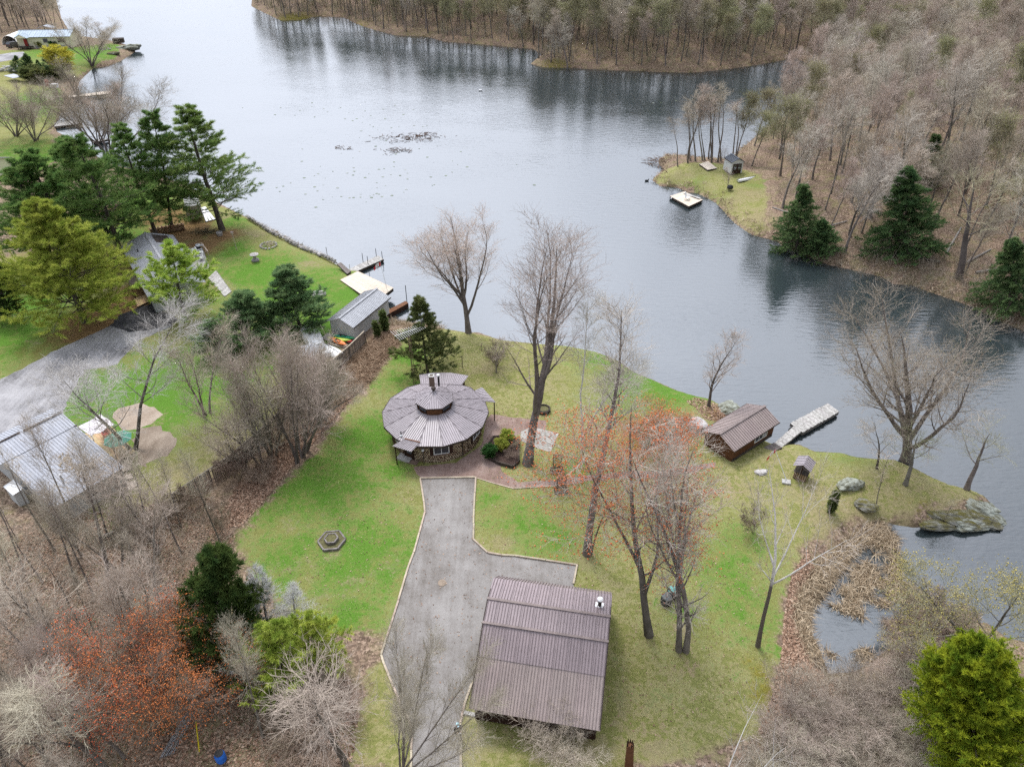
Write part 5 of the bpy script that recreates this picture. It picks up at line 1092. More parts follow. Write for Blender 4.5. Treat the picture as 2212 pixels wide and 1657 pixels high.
def flag(parent, p, s, rz, droop=.35):
    """red, white, red flag with an eleven pointed leaf; hangs at p, s: height of the cloth"""
    f = empty('flag', p, rz); f.parent = parent
    def sag(x): return -droop * x * x / (2 * s) , .08 * s * math.sin(x * 5 / s)
    def strip(x0, x1, mt, nm):
        m = MB(); k = 4
        for i in range(k):
            a, b = x0 + (x1 - x0) * i / k, x0 + (x1 - x0) * (i + 1) / k; (za, ya), (zb, yb) = sag(a), sag(b)
            m.slab([(a, ya, za - s), (b, yb, zb - s), (b, yb, zb), (a, ya, za)], .012)
        return m.build(nm, M[mt], f)
    strip(0, .5 * s, 'flag_red', 'red_band'); strip(.5 * s, 1.5 * s, 'white', 'white_field'); strip(1.5 * s, 2 * s, 'flag_red', 'red_band')
    lf = [(0, .46), (.09, .30), (.19, .34), (.15, .12), (.27, .2), (.3, .13), (.42, .15), (.36, .03), (.41, -.02), (.22, -.18), (.25, -.27), (.03, -.22), (.02, -.44)]
    lf = lf + [(-x, y) for x, y in lf[::-1] if x > 0]
    for sd in (.012, -.024):
        z, y = sag(s); q = [(s + x * s * .86, y + sd + (x * s * .86) * .4 * math.cos(5), z - s / 2 + v * s * .86 - droop * x * .8 * s) for x, v in lf]
        v = q + [(a, b + .006, c) for a, b, c in q]; n = len(q)
        MB().add(v, [tuple(range(n)), tuple(range(2 * n - 1, n - 1, -1))] + [((i + 1) % n, i, n + i, n + (i + 1) % n) for i in range(n)]).build('maple_leaf', M['flag_red'], f)
    return f
flag(fp, (-.5, 0, 4.45), .5, R(195), .7)
# kayaks on their pallet
def kayak(p, rz, ln, mt, label, tilt=0.0, wd=.36, hatch=True):
    o = empty('kayak', p, rz, label, 'kayak', 'kayaks by the boathouse'); m = MB(); k, n = 10, 8; v = []
    for i in range(k + 1):
        t = -1 + 2 * i / k; w_ = wd * max(.03, (1 - abs(t) ** 2.2)); h = .16 * max(.1, 1 - t ** 4); zc = .17 + .12 * t * t
        for j in range(n): a = 2 * math.pi * j / n; v.append((t * ln / 2, w_ * math.cos(a), zc + h * math.sin(a)))
    f = [(i * n + j, i * n + (j + 1) % n, (i + 1) * n + (j + 1) % n, (i + 1) * n + j) for i in range(k) for j in range(n)] + [tuple(range(n))[::-1], tuple(range(k * n, (k + 1) * n))]
    m.add(v, [q[::-1] for q in f]); m.build('hull', M[mt], o, True)
    if hatch:
        MB().lathe((0, 0, 0), [(.27, .30), (.30, .35), (.24, .36), (.22, .31)], 14).build('cockpit', M['black'], o).scale = (1.5, .85, 1)
        MB().box((-.3, 0, .42), (.08, .36, .18)).build('seat_back', M['black'], o)
    o.rotation_euler = (tilt, 0, rz); return o
for k, c1, c2 in (('kayak_green', (.02, .28, .19), (.03, .36, .12)), ('kayak_yellow', (.68, .72, .04), (.45, .68, .05)), ('kayak_orange', (.85, .26, .07), (.75, .20, .05)), ('kayak_red', (.6, .03, .04), (.5, .03, .03))): M[k] = mat(k, c1, c2, .35, 1.2, spec=.5)
pa, pb = A(*gr(800, 440), 1.6), A(*gr(1170, 500), 1.6); ky = math.atan2(*(pb - pa)[1::-1][:2]) if False else math.atan2((pb - pa)[1], (pb - pa)[0])
kayak((pa + pb) / 2 + [0, 0, .05], ky, 3.4, 'kayak_green', 'green kayak lying against the end wall of the grey boathouse')
pa, pb = A(*gr(740, 505), 1.65), A(*gr(1085, 545), 1.65); kayak((pa + pb) / 2 + [0, 0, .1], math.atan2((pb - pa)[1], (pb - pa)[0]), 3.2, 'kayak_yellow', 'yellow kayak between the green and orange kayaks', hatch=False)
pa, pb = A(*gr(760, 500), 1.7), A(*gr(1040, 625), 1.7); kayak((pa + pb) / 2 + [0, 0, .12], math.atan2((pb - pa)[1], (pb - pa)[0]), 3.0, 'kayak_orange', 'orange kayak on the slatted pallet nearest the fence', tilt=.3)
pa, pb = A(*gr(1050, 540), 1.7), A(*gr(1150, 545), 1.7); kayak((pa + pb) / 2, ky, 1.0, 'kayak_red', 'short red boat end sticking out beside the yellow kayak', wd=.2, hatch=False)
deck('slatted_pallet', [A(*gr(*q), 1.62)[:2] for q in ((670, 570), (730, 520), (1090, 590), (1000, 650))], 1.62, 'timber', .22, 'slatted wooden pallet under the kayaks', cat='pallet', along=1, skirt=.1)
def rowboat(name, p, rz, ln, wd, mt, label, upside=False, cat='boat', hull_h=.5):
    o = empty(name, p, rz, label, cat); m = MB(); k, n = 9, 7; v = []
    for i in range(k + 1):
        t = i / k; w_ = wd / 2 * (1 - max(0, t - .25) ** 2.2 * 1.55 if t > .25 else .92 + .3 * t); w_ = max(w_, .02); s = .12 * t * t
        for j in range(n): a = math.pi * j / (n - 1); v.append((t * ln - ln / 2, w_ * math.cos(a), s + hull_h - hull_h * math.sin(a) ** .8))
    top = len(v); f = [(i * n + j, i * n + j + 1, (i + 1) * n + j + 1, (i + 1) * n + j) for i in range(k) for j in range(n - 1)]
    f.append(tuple(range(n)))
    m.add(v, f); vi = [(x * .97, y * .93, z + .035) for x, y, z in v]; m.add(vi, [q[::-1] for q in f])
    e = [(i * n, (i + 1) * n) for i in range(k)]; 
    m.add([v[i * n] for i in range(k + 1)] + [vi[i * n] for i in range(k + 1)], [(i, i + 1, k + 2 + i, k + 1 + i) for i in range(k)])
    m.add([v[i * n + n - 1] for i in range(k + 1)] + [vi[i * n + n - 1] for i in range(k + 1)], [(i + 1, i, k + 1 + i, k + 2 + i) for i in range(k)])
    m.build('hull', M[mt], o, True)
    for x in (-.25, .12): MB().box((x * ln, 0, hull_h * .72), (.25, wd * .82, .04)).build('seat', M['timber' if mt != 'white' else 'white'], o)
    MB().beam((-ln / 2, 0, -.02), (ln / 2 - .1, 0, .06), .05, .06).build('keel', M['steel' if mt != 'white' else 'black'], o)
    if upside: o.rotation_euler = (math.pi, 0, rz); o.location.z += hull_h
    return o
pa, pb = A(*gr(700, 680), 1.6), A(*gr(870, 800), 1.6)
rowboat('rowboat', (pa + pb) / 2 + [0, 0, .12], math.atan2((pa - pb)[1], (pa - pb)[0]), 3.5, 1.45, 'white', 'upturned white rowboat leaning by the board fence', True)
pa, pb = A(*gr(550, 610), 1.6), A(*gr(670, 820), 1.6)
rowboat('pedal_boat', (pa + pb) / 2 + [0, 0, -.05], math.atan2((pa - pb)[1], (pa - pb)[0]), 3.0, 1.3, 'white', 'white pedal boat lying next to the upturned rowboat', False)
pa = A(*gr(420, 530), 1.7); cv = empty('covered_boat', pa, R(-60), 'boat under a pale white cover behind the leafless brush', 'boat')
m = MB(); k, n = 8, 7; v = []
for i in range(k + 1):
    t = i / k
    for j in range(n): a = math.pi * j / (n - 1); w_ = 1.15 * (1 - .75 * max(0, t - .4) ** 2 * 2); v.append((t * 4.6 - 2.3, w_ * math.cos(a) * (1 + .04 * math.sin(i * 2.3 + j)), .2 + 1.15 * math.sin(a) ** .7 * (1 - .3 * t) + .05 * math.sin(i * 3 + j)))
m.add(v, [(i*n+j, i*n+j+1, (i+1)*n+j+1, (i+1)*n+j) for i in range(k) for j in range(n-1)] + [tuple(range(n)), tuple(range(k*n, (k+1)*n))[::-1]]); m.build('cover', M['white'], cv)
MB().box((0, 0, .18), (4.2, 1.7, .36)).build('hull', M['white'], cv)

# board fences
M['fence'] = mat('fence_board', (.27, .225, .19), (.16, .13, .105), .9, 3, rnd=.2, stretch=(1, 1, .3)); M['fence_old'] = mat('fence_board_old', (.21, .185, .165), (.12, .10, .088), .9, 3, rnd=.2, stretch=(1, 1, .3))
def fence(line, h, pitch, bw_, mt, label, gaps=0.0):
    p = [A(x, y, 1.5) for x, y in line]; o = empty('board_fence', p[0], 0, label, 'fence'); rg = random.Random(7); b0 = p[0]
    me = bpy.data.meshes.new('board'); bm_ = MB().box((0, 0, h / 2), (bw_, .025, h)); me.from_pydata(bm_.v, [], bm_.f); me.materials.append(M[mt])
    for a, b in zip(p[:-1], p[1:]):
        d = b - a; ln = float(np.linalg.norm(d[:2])); an = math.atan2(d[1], d[0]); n = round(ln / pitch)
        nrm_ = np.array([-math.sin(an), math.cos(an), 0])
        for i in range(n):
            if rg.random() < gaps: continue
            q = a + d * (i + .5) / n - b0; bd = link('board', me, o); bd.location = Vector(q - nrm_ * .05); bd.rotation_euler = (rg.gauss(0, .012), rg.gauss(0, .01), an); bd.scale = (1, 1, rg.uniform(.96, 1.03))
        for z in (.35, h - .3): MB().beam(a - b0 + [0, 0, z] + nrm_ * .0, b - b0 + [0, 0, z], .05, .09).build('rail', M['fence_old'], o)
        np_ = max(1, round(ln / 2.6))
        for i in range(np_ + 1): q = a + d * i / np_ - b0; MB().box((q[0] + nrm_[0] * .08, q[1] + nrm_[1] * .08, h / 2), (.11, .11, h + .04), an).build('post', M['fence_old'], o)
        MB().beam(a - b0 + [0, 0, h + .03], b - b0 + [0, 0, h + .03], .12, .04).build('cap_rail', M['timber' if mt == 'fence' else 'fence_old'], o)
    return o
fence([(790, 743), (757, 776), (712, 815), (672, 848)], 1.85, .175, .13, 'fence', 'brown board fence beside the kayaks ending at the grey boathouse')
fence([(672, 850), (587, 940), (500, 1015), (382, 1095)], 1.7, .19, .15, 'fence_old', 'long weathered grey fence running through the leafless brush', .03)
fence([(382, 1097), (300, 1150), (225, 1180)], 1.2, .22, .16, 'fence_old', 'low broken fence behind the metal roofed house', .35)

# small things on the neighbour lawn
fr = empty('fire_ring', A(580, 531), 0, 'stone fire ring heaped with branches on the neighbour lawn', 'fire pit')
M['stone'] = mat('stone_grey', (.36, .34, .32), (.22, .21, .20), .9, 4, bump=.4, rnd=.15); M['stone_pale'] = mat('stone_pale', (.46, .44, .42), (.28, .26, .25), .9, 3, bump=.5, rnd=.15)
def rock_mesh(name, seed, mt, sub=2, flat=.7, rough=.28):
    bm = bmesh.new(); bmesh.ops.create_icosphere(bm, subdivisions=sub, radius=1.0); rg = np.random.default_rng(seed)
    ks = rg.normal(0, 1.6, (6, 3)); ph = rg.uniform(0, 6, 6); pl = nrm(rg.normal(0, 1, (9, 3))); pd = rg.uniform(.55, .9, 9)
    for v in bm.verts:
        p = np.array(v.co); nz_ = mnoise.fractal(Vector(p * 1.7 + seed), 1.0, 2.0, 4) * .16 + abs(mnoise.noise(Vector((p[0] * .8, p[1] * 3.2, p[2] * 3.2 + seed)))) * -.16 if sub > 1 else 0
        s = 1 + rough * sum(math.sin(k @ p + f) for k, f in zip(ks, ph)) / 3
        for n_, d_ in zip(pl, pd): s = min(s, d_ / max(n_ @ p, 1e-3)) if n_ @ p > .2 else s
        v.co = p * (s + nz_); v.co.z *= flat
    me = bpy.data.meshes.new(name); bm.to_mesh(me); bm.free(); me.materials.append(M[mt]); return me
ROCKS = [rock_mesh('stone', i, 'stone', 1) for i in range(5)]; RPALE = [rock_mesh('stone', 20 + i, 'stone_pale', 1) for i in range(5)]
for k in range(16):
    a = 2 * math.pi * k / 16; s = link('stone', ROCKS[k % 5], fr); s.location = (1.25 * math.cos(a), 1.25 * math.sin(a), .1); s.scale = (.26, .24, .2); s.rotation_euler = (0, 0, a)
m = MB(); rg = random.Random(5)
for k in range(40): a = rg.uniform(0, 6.28); q = Vector((rg.uniform(-.6, .6), rg.uniform(-.6, .6), rg.uniform(.1, .45))); m.tube(q, q + Vector((math.cos(a) * .7, math.sin(a) * .7, rg.uniform(-.15, .2))), .025, n=4)
m.build('branch_heap', M['timber'], fr)['kind'] = 'stuff'
ln = empty('stone_lantern', A(552, 564), 0, 'grey mushroom shaped stone pedestal on the neighbour lawn', 'garden ornament')
MB().lathe((0, 0, 0), [(.55, 0), (.6, .2), (.45, .36)], 14).build('base', M['stone'], ln); MB().lathe((0, 0, .36), [(.25, 0), (.22, .65)], 10).build('pillar', M['stone'], ln); MB().lathe((0, 0, 1.0), [(.62, 0), (.66, .1), (.2, .26)], 14).build('cap', M['stone_pale'], ln)
st = empty('round_planter', A(475, 509), 0, 'round stone tub on the grass by the brush pile', 'planter'); MB().lathe((0, 0, 0), [(.42, 0), (.5, .55), (.4, .56), (.36, .45)], 14).build('tub', M['stone'], st)
bh_ = empty('birdhouse_post', A(512, 541), 0, 'tall thin post with a birdhouse on the neighbour lawn', 'birdhouse')
MB().tube((0, 0, 0), (-.12, 0, 2.7), .05).build('post', M['timber'], bh_); m = MB().box((-.12, 0, 2.85), (.26, .26, .32)); m.build('box', M['timber'], bh_); MB().slab([(-.34, -.2, 3.0), (.1, -.2, 3.0), (.1, .2, 3.08), (-.34, .2, 3.08)], .03).build('roof', M['fence'], bh_)
def boulder(seed, b, sc, label, mt='stone_pale', rz=0.0, sub=4, flat=.7, dz=.2, group=None, cat='boulder', name='boulder'):
    o = link(name, rock_mesh(name, seed, mt, sub, flat)); p = ground(*b); o.location = (p[0], p[1], p[2] + (dz + .12) * sc[2]); o.scale = sc; o.rotation_euler = (0, 0, rz); return tag(o, label, cat, group)
M['rock_moss'] = mat('rock_moss', (.22, .215, .185), (.105, .098, .06), .95, 2.4, detail=6, bump=.9, lo=.42, hi=.56); M['rock_lichen'] = mat('rock_lichen', (.29, .305, .26), (.13, .125, .085), .95, 3.0, detail=6, bump=.9, lo=.42, hi=.62)
def mossy(m, col=(.115, .10, .03), z0=.45, z1=.8):
    t = m.node_tree; b = t.nodes['Principled BSDF']; c = b.inputs['Base Color'].links[0].from_socket; g = N(t, 'ShaderNodeNewGeometry'); sp_ = N(t, 'ShaderNodeSeparateXYZ'); L(t, g.outputs['Normal'], sp_.inputs[0])
    n = N(t, 'ShaderNodeTexNoise', i_Scale=1.3, i_Detail=5.0); L(t, g.outputs['Position'], n.inputs['Vector']); a = N(t, 'ShaderNodeMath', operation='MULTIPLY_ADD'); L(t, n.outputs[0], a.inputs[0]); a.inputs[1].default_value = 1.1; L(t, sp_.outputs[2], a.inputs[2])
    r = N(t, 'ShaderNodeMapRange', i_1=z0 + .55, i_2=z1 + .6); L(t, a.outputs[0], r.inputs[0]); x = N(t, 'ShaderNodeMixRGB'); L(t, r.outputs[0], x.inputs[0]); L(t, c, x.inputs[1]); x.inputs[2].default_value = (*col, 1); L(t, x.outputs[0], b.inputs['Base Color'])
mossy(M['rock_moss'], (.10, .09, .03), .78, 1.0)
boulder(31, (687, 640), (1.1, .8, .9), 'pale grey boulder alone on the neighbour lawn above the grey boathouse', rz=.3)
wp = empty('woodpile', A(622 / 1.0 * 0 + 625, 849) * 0 + A((0 + 1375 / 2.209) / 1.7084, (700 + 345 / 2.209) / 1.7084), R(25), 'stacked split firewood under the tall pines', 'woodpile')
lg = bpy.data.meshes.new('log'); bm_ = MB().tube((0, -.25, 0), (0, .25, 0), .09, n=6); lg.from_pydata(bm_.v, [], bm_.f); lg.materials.append(mat('firewood', (.50, .34, .20), (.26, .16, .10), .9, 2, rnd=.3))
for i in range(26):
    for j in range(7):
        if j > 5 and i % 3: continue
        q = link('log', lg, wp); q.location = (-2.6 + i * .2 + .1 * (j % 2), random.uniform(-.05, .05), .09 + j * .17); q.rotation_euler = (0, random.uniform(0, 6), random.uniform(-.08, .08))
bp_ = at_z((0 + 1690 / 2.209) / 1.7084, (700 + 350 / 2.209) / 1.7084, 1.5); m = MB(); rg = random.Random(9)
for k in range(420):
    a = rg.uniform(0, 6.28); q = Vector((rg.gauss(0, 1.5), rg.gauss(0, .6), abs(rg.gauss(0, .4)))); d = Vector((math.cos(a), math.sin(a) * .6, rg.uniform(-.1, .3))) * rg.uniform(.4, 1.3); m.tube(q, q + d, .02, .008, n=3)
bo_ = empty('brush_pile', bp_, 0, 'heap of cut greenish branches at the foot of the shoreline pine', 'brush pile'); m.build('branches', mat('brush_greenish', (.11, .11, .07), (.07, .065, .045), .95, 2), bo_)['kind'] = 'stuff'
# retaining wall of stones along the left shore
rw_ = empty('stone_retaining_wall', A(540, 474, .6), 0, 'stone retaining wall between the neighbour lawn and the lake', 'wall'); rg = random.Random(12)
line = [A(x, y, .7) for x, y in ((533, 472), (580, 503), (646, 538), (704, 561), (728, 573))]; b0 = A(540, 474, .6)
for a, b in zip(line[:-1], line[1:]):
    n = int(np.linalg.norm(b - a) / .42)
    for i in range(n):
        for j in range(2):
            q = a + (b - a) * (i + rg.random() * .5) / n - b0; s = link('stone', (ROCKS + RPALE)[rg.randrange(10)], rw_); s.location = (q[0] + rg.uniform(-.1, .1), q[1] + rg.uniform(-.12, .12) + j * .3, .28 + .42 * (1 - j) + rg.uniform(-.08, .08)); k = rg.uniform(.2, .36); s.scale = (k * 1.2, k, k); s.rotation_euler = (rg.random(), rg.random(), rg.random() * 6)
deck('boat_ramp', [A(728, 570, 1.6)[:2], A(736, 567, 1.6)[:2], A(758, 586, 1.6)[:2], A(750, 592, 1.6)[:2]], 1.6, 'fence_old', .3, 'dark plank ramp between the stone wall and the narrow dock', cat='ramp', skirt=.2)

# TV aerial tower behind the round house
base_ = A((900 + 1390 / 2.209) / 1.7084, (700 + 1590 / 2.209) / 1.7084, 1.5) + [0, .2, 0]
h_ = height_to(base_, (700 + 1190 / 2.209) / 1.7084); tx = at_z((900 + 1345 / 2.209) / 1.7084, (700 + 1190 / 2.209) / 1.7084, 1.5 + h_)[0] - base_[0]
tw = empty('aerial_tower', base_, 0, 'thin lattice tower carrying a white television aerial behind the round house', 'aerial')
m = MB(); legs = [Vector((.2 * math.cos(a), .2 * math.sin(a), 0)) for a in (0, 2.09, 4.19)]; tp = Vector((tx, 0, h_)); n = int(h_ / .38)
for l in legs: m.tube(l, l * .8 + tp, .022, n=5)
for i in range(n):
    for k in range(3): a = legs[k] + tp * (i / n); b = legs[(k + 1) % 3] + tp * ((i + 1) / n); m.tube(a, b, .012, n=3); m.tube(a, legs[(k + 1) % 3] + tp * (i / n), .012, n=3)
m.build('lattice_mast', mat('rust_steel', (.20, .13, .10), (.12, .08, .06), .8, 5), tw)
MB().tube(tp - Vector((0, 0, .3)), tp + Vector((0, 0, .9)), .025).build('mast_pipe', M['steel'], tw)
m = MB(); c = tp + Vector((0, 0, .55)); d = Vector((.82, .57, 0)); u = Vector((-.57, .82, 0)); m.tube(c - d * 1.7, c + d * 1.9, .028, n=5)
m.build('boom', M['white'], tw)
for i in range(15): 
    x = -1.6 + i * .25; l = 1.15 - .045 * i; e_ = MB().tube(c + d * x - u * l, c + d * x + u * l, .016, n=4).build('element', M['white'], tw)
pst = empty('signal_post', A((900 + 1782 / 2.209) / 1.7084, (700 + 1452 / 2.209) / 1.7084), 0, 'small grey post with crossbar on the lawn north of the round house', 'post')
MB().tube((0, 0, 0), (0, 0, 1.6), .04).build('post', M['timber_dark'], pst); MB().box((-.08, 0, 1.6), (.4, .1, .06)).build('crossbar', M['timber_dark'], pst)

# ------------------------------------------------------------------ things round the round house
pb_ = empty('planter_bed', A(1085, 985), 0, 'dark timber edged planting bed with mulch on the red path', 'planting bed'); b0 = A(1085, 985)
PB = [A(x, y) - b0 for x, y in ((1052, 975), (1056, 992), (1075, 1003), (1108, 1012), (1121, 1000), (1120, 975), (1122, 955), (1095, 946), (1066, 948), (1058, 960))]
for a, b in zip(PB, PB[1:] + PB[:1]): MB().beam(a + [0, 0, .2], b + [0, 0, .2], .14, .4).build('timber', M['timber_dark'], pb_)
MB().prism([(p[0], p[1]) for p in PB], 0, .32).build('mulch', mat('mulch', (.085, .055, .045), (.04, .027, .022), .95, 9, bump=.6), pb_)
for x, y, h, k, lab in ((1058, 990, 1.05, 'globe_green', 'round dark green shrub at the corner of the planting bed'), (1083, 975, .95, 'globe', 'yellow green shrub in the middle of the planting bed'), (1096, 959, 1.1, 'globe', 'yellow olive shrub at the back of the planting bed')):
    p = A(x, y); p[2] += .3; plant(k, p, h=h, width=1.5, name='garden_shrub', label=lab, cat='shrub')
for x, y, lab, w_ in ((1106, 992, 'bare twiggy shrub at the near corner of the planting bed', 1.9), (1112, 968, 'bare twiggy shrub at the tree side of the planting bed', 1.6)):
    p = A(x, y); p[2] += .3; plant('bush', p, h=1.1, width=w_, name='bare_shrub', label=lab, cat='shrub')
hx = empty('hexagonal_planter', A(717, 1170), 0, 'two tier hexagonal timber planter on the west lawn', 'planter')
M['soil'] = mat('planter_soil', (.14, .135, .06), (.085, .075, .04), .95, 6, bump=.5)
def hexring(r, z0, z1, t, mtn, rot):
    for k in range(6):
        a0, a1 = rot + k * math.pi / 3, rot + (k + 1) * math.pi / 3
        a = Vector((r * math.cos(a0), r * math.sin(a0), (z0 + z1) / 2)); b = Vector((r * math.cos(a1), r * math.sin(a1), (z0 + z1) / 2)); MB().beam(a.lerp(b, .01), a.lerp(b, .99), t, z1 - z0).build('timber', M[mtn], hx)
    MB().prism([(r * math.cos(rot + k * math.pi / 3), r * math.sin(rot + k * math.pi / 3)) for k in range(6)], z0, z1 - .05).build('soil', M['soil'], hx)
M['timber_grey'] = mat('timber_grey', (.24, .22, .21), (.14, .125, .115), .9, 3, rnd=.12)
hexring(1.2, 0, .26, .13, 'timber_grey', .12); hexring(.6, .25, .52, .11, 'timber_grey', .12)
def trellis(p, rz, label):
    o = empty('trellis_planter', p, rz, label, 'trellis', 'trellis planters by the path')
    m = MB()
    for s in (-1, 1): m.box((s * .62, 0, .2), (.06, .62, .4)); m.box((0, s * .28, .2), (1.18, .06, .4))
    m.build('planter_box', M['timber_dark'], o); MB().box((0, 0, .16), (1.16, .5, .3)).build('soil', M['soil'], o)
    for s in (-1, 1): MB().box((s * .42, 0, 1.1), (.07, .07, 2.2)).build('post', M['wood_dark'], o)
    MB().box((0, 0, 2.18), (.95, .09, .06)).build('top_rail', M['wood_dark'], o)
    m = MB()
    for k in range(-4, 12):
        for s in (-1, 1):
            x0, x1, z0 = -.4 * s, .4 * s, .45 + k * .18; z1 = z0 + .8
            if z1 < .5 or z0 > 2.1: continue
            f0 = max(0, (.45 - z0) / .8); f1 = min(1, (2.12 - z0) / .8)
            m.beam((x0 + (x1 - x0) * f0, .018 * s, z0 + .8 * f0), (x0 + (x1 - x0) * f1, .018 * s, z0 + .8 * f1), .03, .02, up=(0, 1, 0))
    m.build('lattice', M['wood_dark'], o); return o
trellis(A(1203, 1019), R(6), 'dark trellis planter on the north side of the red path'); trellis(A(1212, 1062), R(6), 'dark trellis planter on the south side of the red path')
tr_ = empty('tyre_planter', A(1174, 888), 0, 'low round stone ring on the grass beyond the concrete pad', 'planter'); MB().lathe((0, 0, 0), [(.75, 0), (.78, .4), (.6, .45), (.55, .2)], 16).build('ring', M['timber_dark'], tr_); MB().lathe((0, 0, .05), [(.6, 0), (.6, .25)], 14).build('soil', M['soil'], tr_)
for x, y, c_, lab in ((1451, 1287, (.16, .42, .38), 'black compost bin with teal lid behind the other bin'), (1438, 1302, (.10, .11, .11), 'all black compost bin nearer the barn')):
    cb_ = empty('compost_bin', A(x, y), 0, lab, 'compost bin', 'compost bins on the east lawn'); MB().lathe((0, 0, 0), [(.42, 0), (.45, .2), (.38, .75)], 14).build('bin', M['black'], cb_)
    for z in (.25, .5): MB().lathe((0, 0, z), [(.45, 0), (.46, .03), (.43, .06)], 14).build('rib', M['black'], cb_)
    MB().lathe((0, 0, .75), [(.41, 0), (.4, .08), (.15, .14), (.08, .2)], 14).build('lid', mat('bin_lid', c_, None, .5, 3), cb_)

# ------------------------------------------------------------------ right hand shore
dk_ = deck('grey_dock', [A(*q, .62)[:2] for q in ((1707, 914), (1734, 934), (1813, 889), (1788, 871))], .62, 'deck_grey', .2, 'broad weathered grey plank dock beside the brown boathouse', cat='dock', along=1, jit=.06, skirt=.4, skirtm='timber_grey')
deck('gangway', [A(*q, .66)[:2] for q in ((1672, 958), (1689, 966), (1731, 932), (1716, 919))], .66, 'deck_grey', .22, 'narrow weathered gangway joining the shore to the grey dock', cat='gangway', along=1, jit=.03, skirt=.18, skirtm='timber_grey')
deck('shore_landing', [A(*q, 1.2)[:2] for q in ((1636, 972), (1650, 986), (1690, 966), (1672, 956))], 1.2, 'fence_old', .28, 'dark plank landing along the brown boathouse wall', cat='landing', along=1, skirt=.2)
ww = empty('wishing_well', A(1729, 1030), R(-35), 'little roofed wishing well of log ends on the east lawn', 'wishing well')
M['log_face'] = mat('log_face', (.42, .29, .18), (.22, .14, .09), .9, 7, rnd=.25)
MB().box((0, 0, .45), (1.15, 1.15, .9)).build('well_wall', M['timber_dark'], ww)
lf = bpy.data.meshes.new('log_end'); bm_ = MB().lathe((0, 0, 0), [(1, -.05), (1, .02)], 7); lf.from_pydata(bm_.v, [], bm_.f); lf.materials.append(M['log_face'])
for s in range(4):
    for i in range(6):
        for j in range(5):
            q = link('log_end', lf, ww); Mz = Matrix.Rotation(s * math.pi / 2, 3, 'Z'); q.location = Mz @ Vector((.585, -.47 + i * .188, .1 + j * .18)); q.rotation_euler = (Mz @ Matrix.Rotation(R(90), 3, 'Y')).to_euler(); q.scale = (.075, .08, 1)
m = MB()
for s in (-1, 1): m.box((s * .62, 0, .92), (.12, 1.36, .06)); m.box((0, s * .62, .92), (1.12, .12, .06))
m.build('rim', M['timber_dark'], ww)
for s in (-1, 1): MB().box((0, s * .52, 1.4), (.1, .1, 1.0)).build('post', M['wood_dark'], ww)
for s in (-1, 1): roof(ww, (0, -.85, 2.2), (0, .85, 2.2), (s * .85, .85, 1.72), (s * .85, -.85, 1.72), 2, 'roof_mauve', 3)
MB().tube((0, -.5, 1.5), (0, .5, 1.5), .05).build('winch', M['wood_brown'], ww)
MB().box(A(1698, 1042) + [0, 0, .08], (.8, .6, .16), R(-15)).top('base_slab', M['concrete'], 'small square concrete slab at the foot of the bent flagpole', 'slab')
q = A(1698, 1040); p2 = at_z((2779 + 180 / 2.209) / 1.7084, (1400 + 575 / 2.209) / 1.7084, 4.6) - q
fp2 = empty('flagpole', q + [0, 0, .16], 0, 'thin leaning flagpole with a faded red and white flag on the east lawn', 'flagpole'); MB().tube((0, 0, 0), p2 - [0, 0, .16], .04, .025).build('pole', M['white'], fp2)
flag(fp2, Vector(p2) * .97, .38, R(200), 1.2)
for sd, b, sc, rz, mt, lab in ((41, (1831, 1050), (1.5, 1.0, .9), .4, 'rock_lichen', 'pale lichen covered boulder on the lawn above the marsh'), (42, (1868, 1095), (1.6, 1.0, .8), -.3, 'rock_moss', 'mossy boulder beside the thin sapling'),
    (43, (1572, 889), (1.7, 1.1, .9), .3, 'rock_lichen', 'flat lichen green boulder at the foot of the small upright tree'), (44, (1507, 925), (1.3, 1.2, 1.1), .1, 'stone_pale', 'big rounded pale boulder left of the brown boathouse'), (45, (1440, 940), (1.4, .8, .6), .5, 'rock_moss', 'rust mossy rock under the red budded tree'), (46, (1460, 912), (1.1, .8, .5), .1, 'rock_lichen', 'low pale rock in the flower bed by the lake'),
    (47, (1400, 955), (1.3, .9, .5), .9, 'rock_moss', 'low dark mossy rock west of the flower bed'), (48, (1645, 1020), (.9, .5, .3), .3, 'stone_pale', 'flat pale stone on the grass below the brown boathouse')):
    boulder(sd, b, sc, lab, mt, rz)
# rock outcrop at the tip
oc = empty('rock_outcrop', ground(2090, 1105) * [1, 1, 0] + [0, 0, .3], 0, 'layered mossy granite outcrop at the tip of the lawn point', 'outcrop'); b0 = np.array(oc.location)
for i, (x, y, sx_, sy_, sz_, rz, mt) in enumerate(((2075, 1108, 3.4, 1.7, 1.25, -.15, 'rock_moss'), (2115, 1098, 2.6, 1.4, 1.35, -.6, 'rock_lichen'), (2128, 1115, 1.9, 1.0, 1.15, -.5, 'rock_moss'), (2100, 1128, 2.6, .8, .9, .1, 'rock_lichen'), (2030, 1128, 2.4, .8, .7, .1, 'rock_moss'), (2090, 1078, 2.2, 1.2, 1.0, -.5, 'rock_moss'), (2135, 1092, 1.3, .8, 1.0, -.8, 'rock_lichen'))):
    q = A(x, y, .8) - b0; s = link('rock_layer', rock_mesh('rock_layer', 60 + i, mt, 4, .75, .2), oc); s.location = (q[0], q[1], .15); s.scale = (sx_, sy_, sz_ * .8); s.rotation_euler = (0, .08, rz)

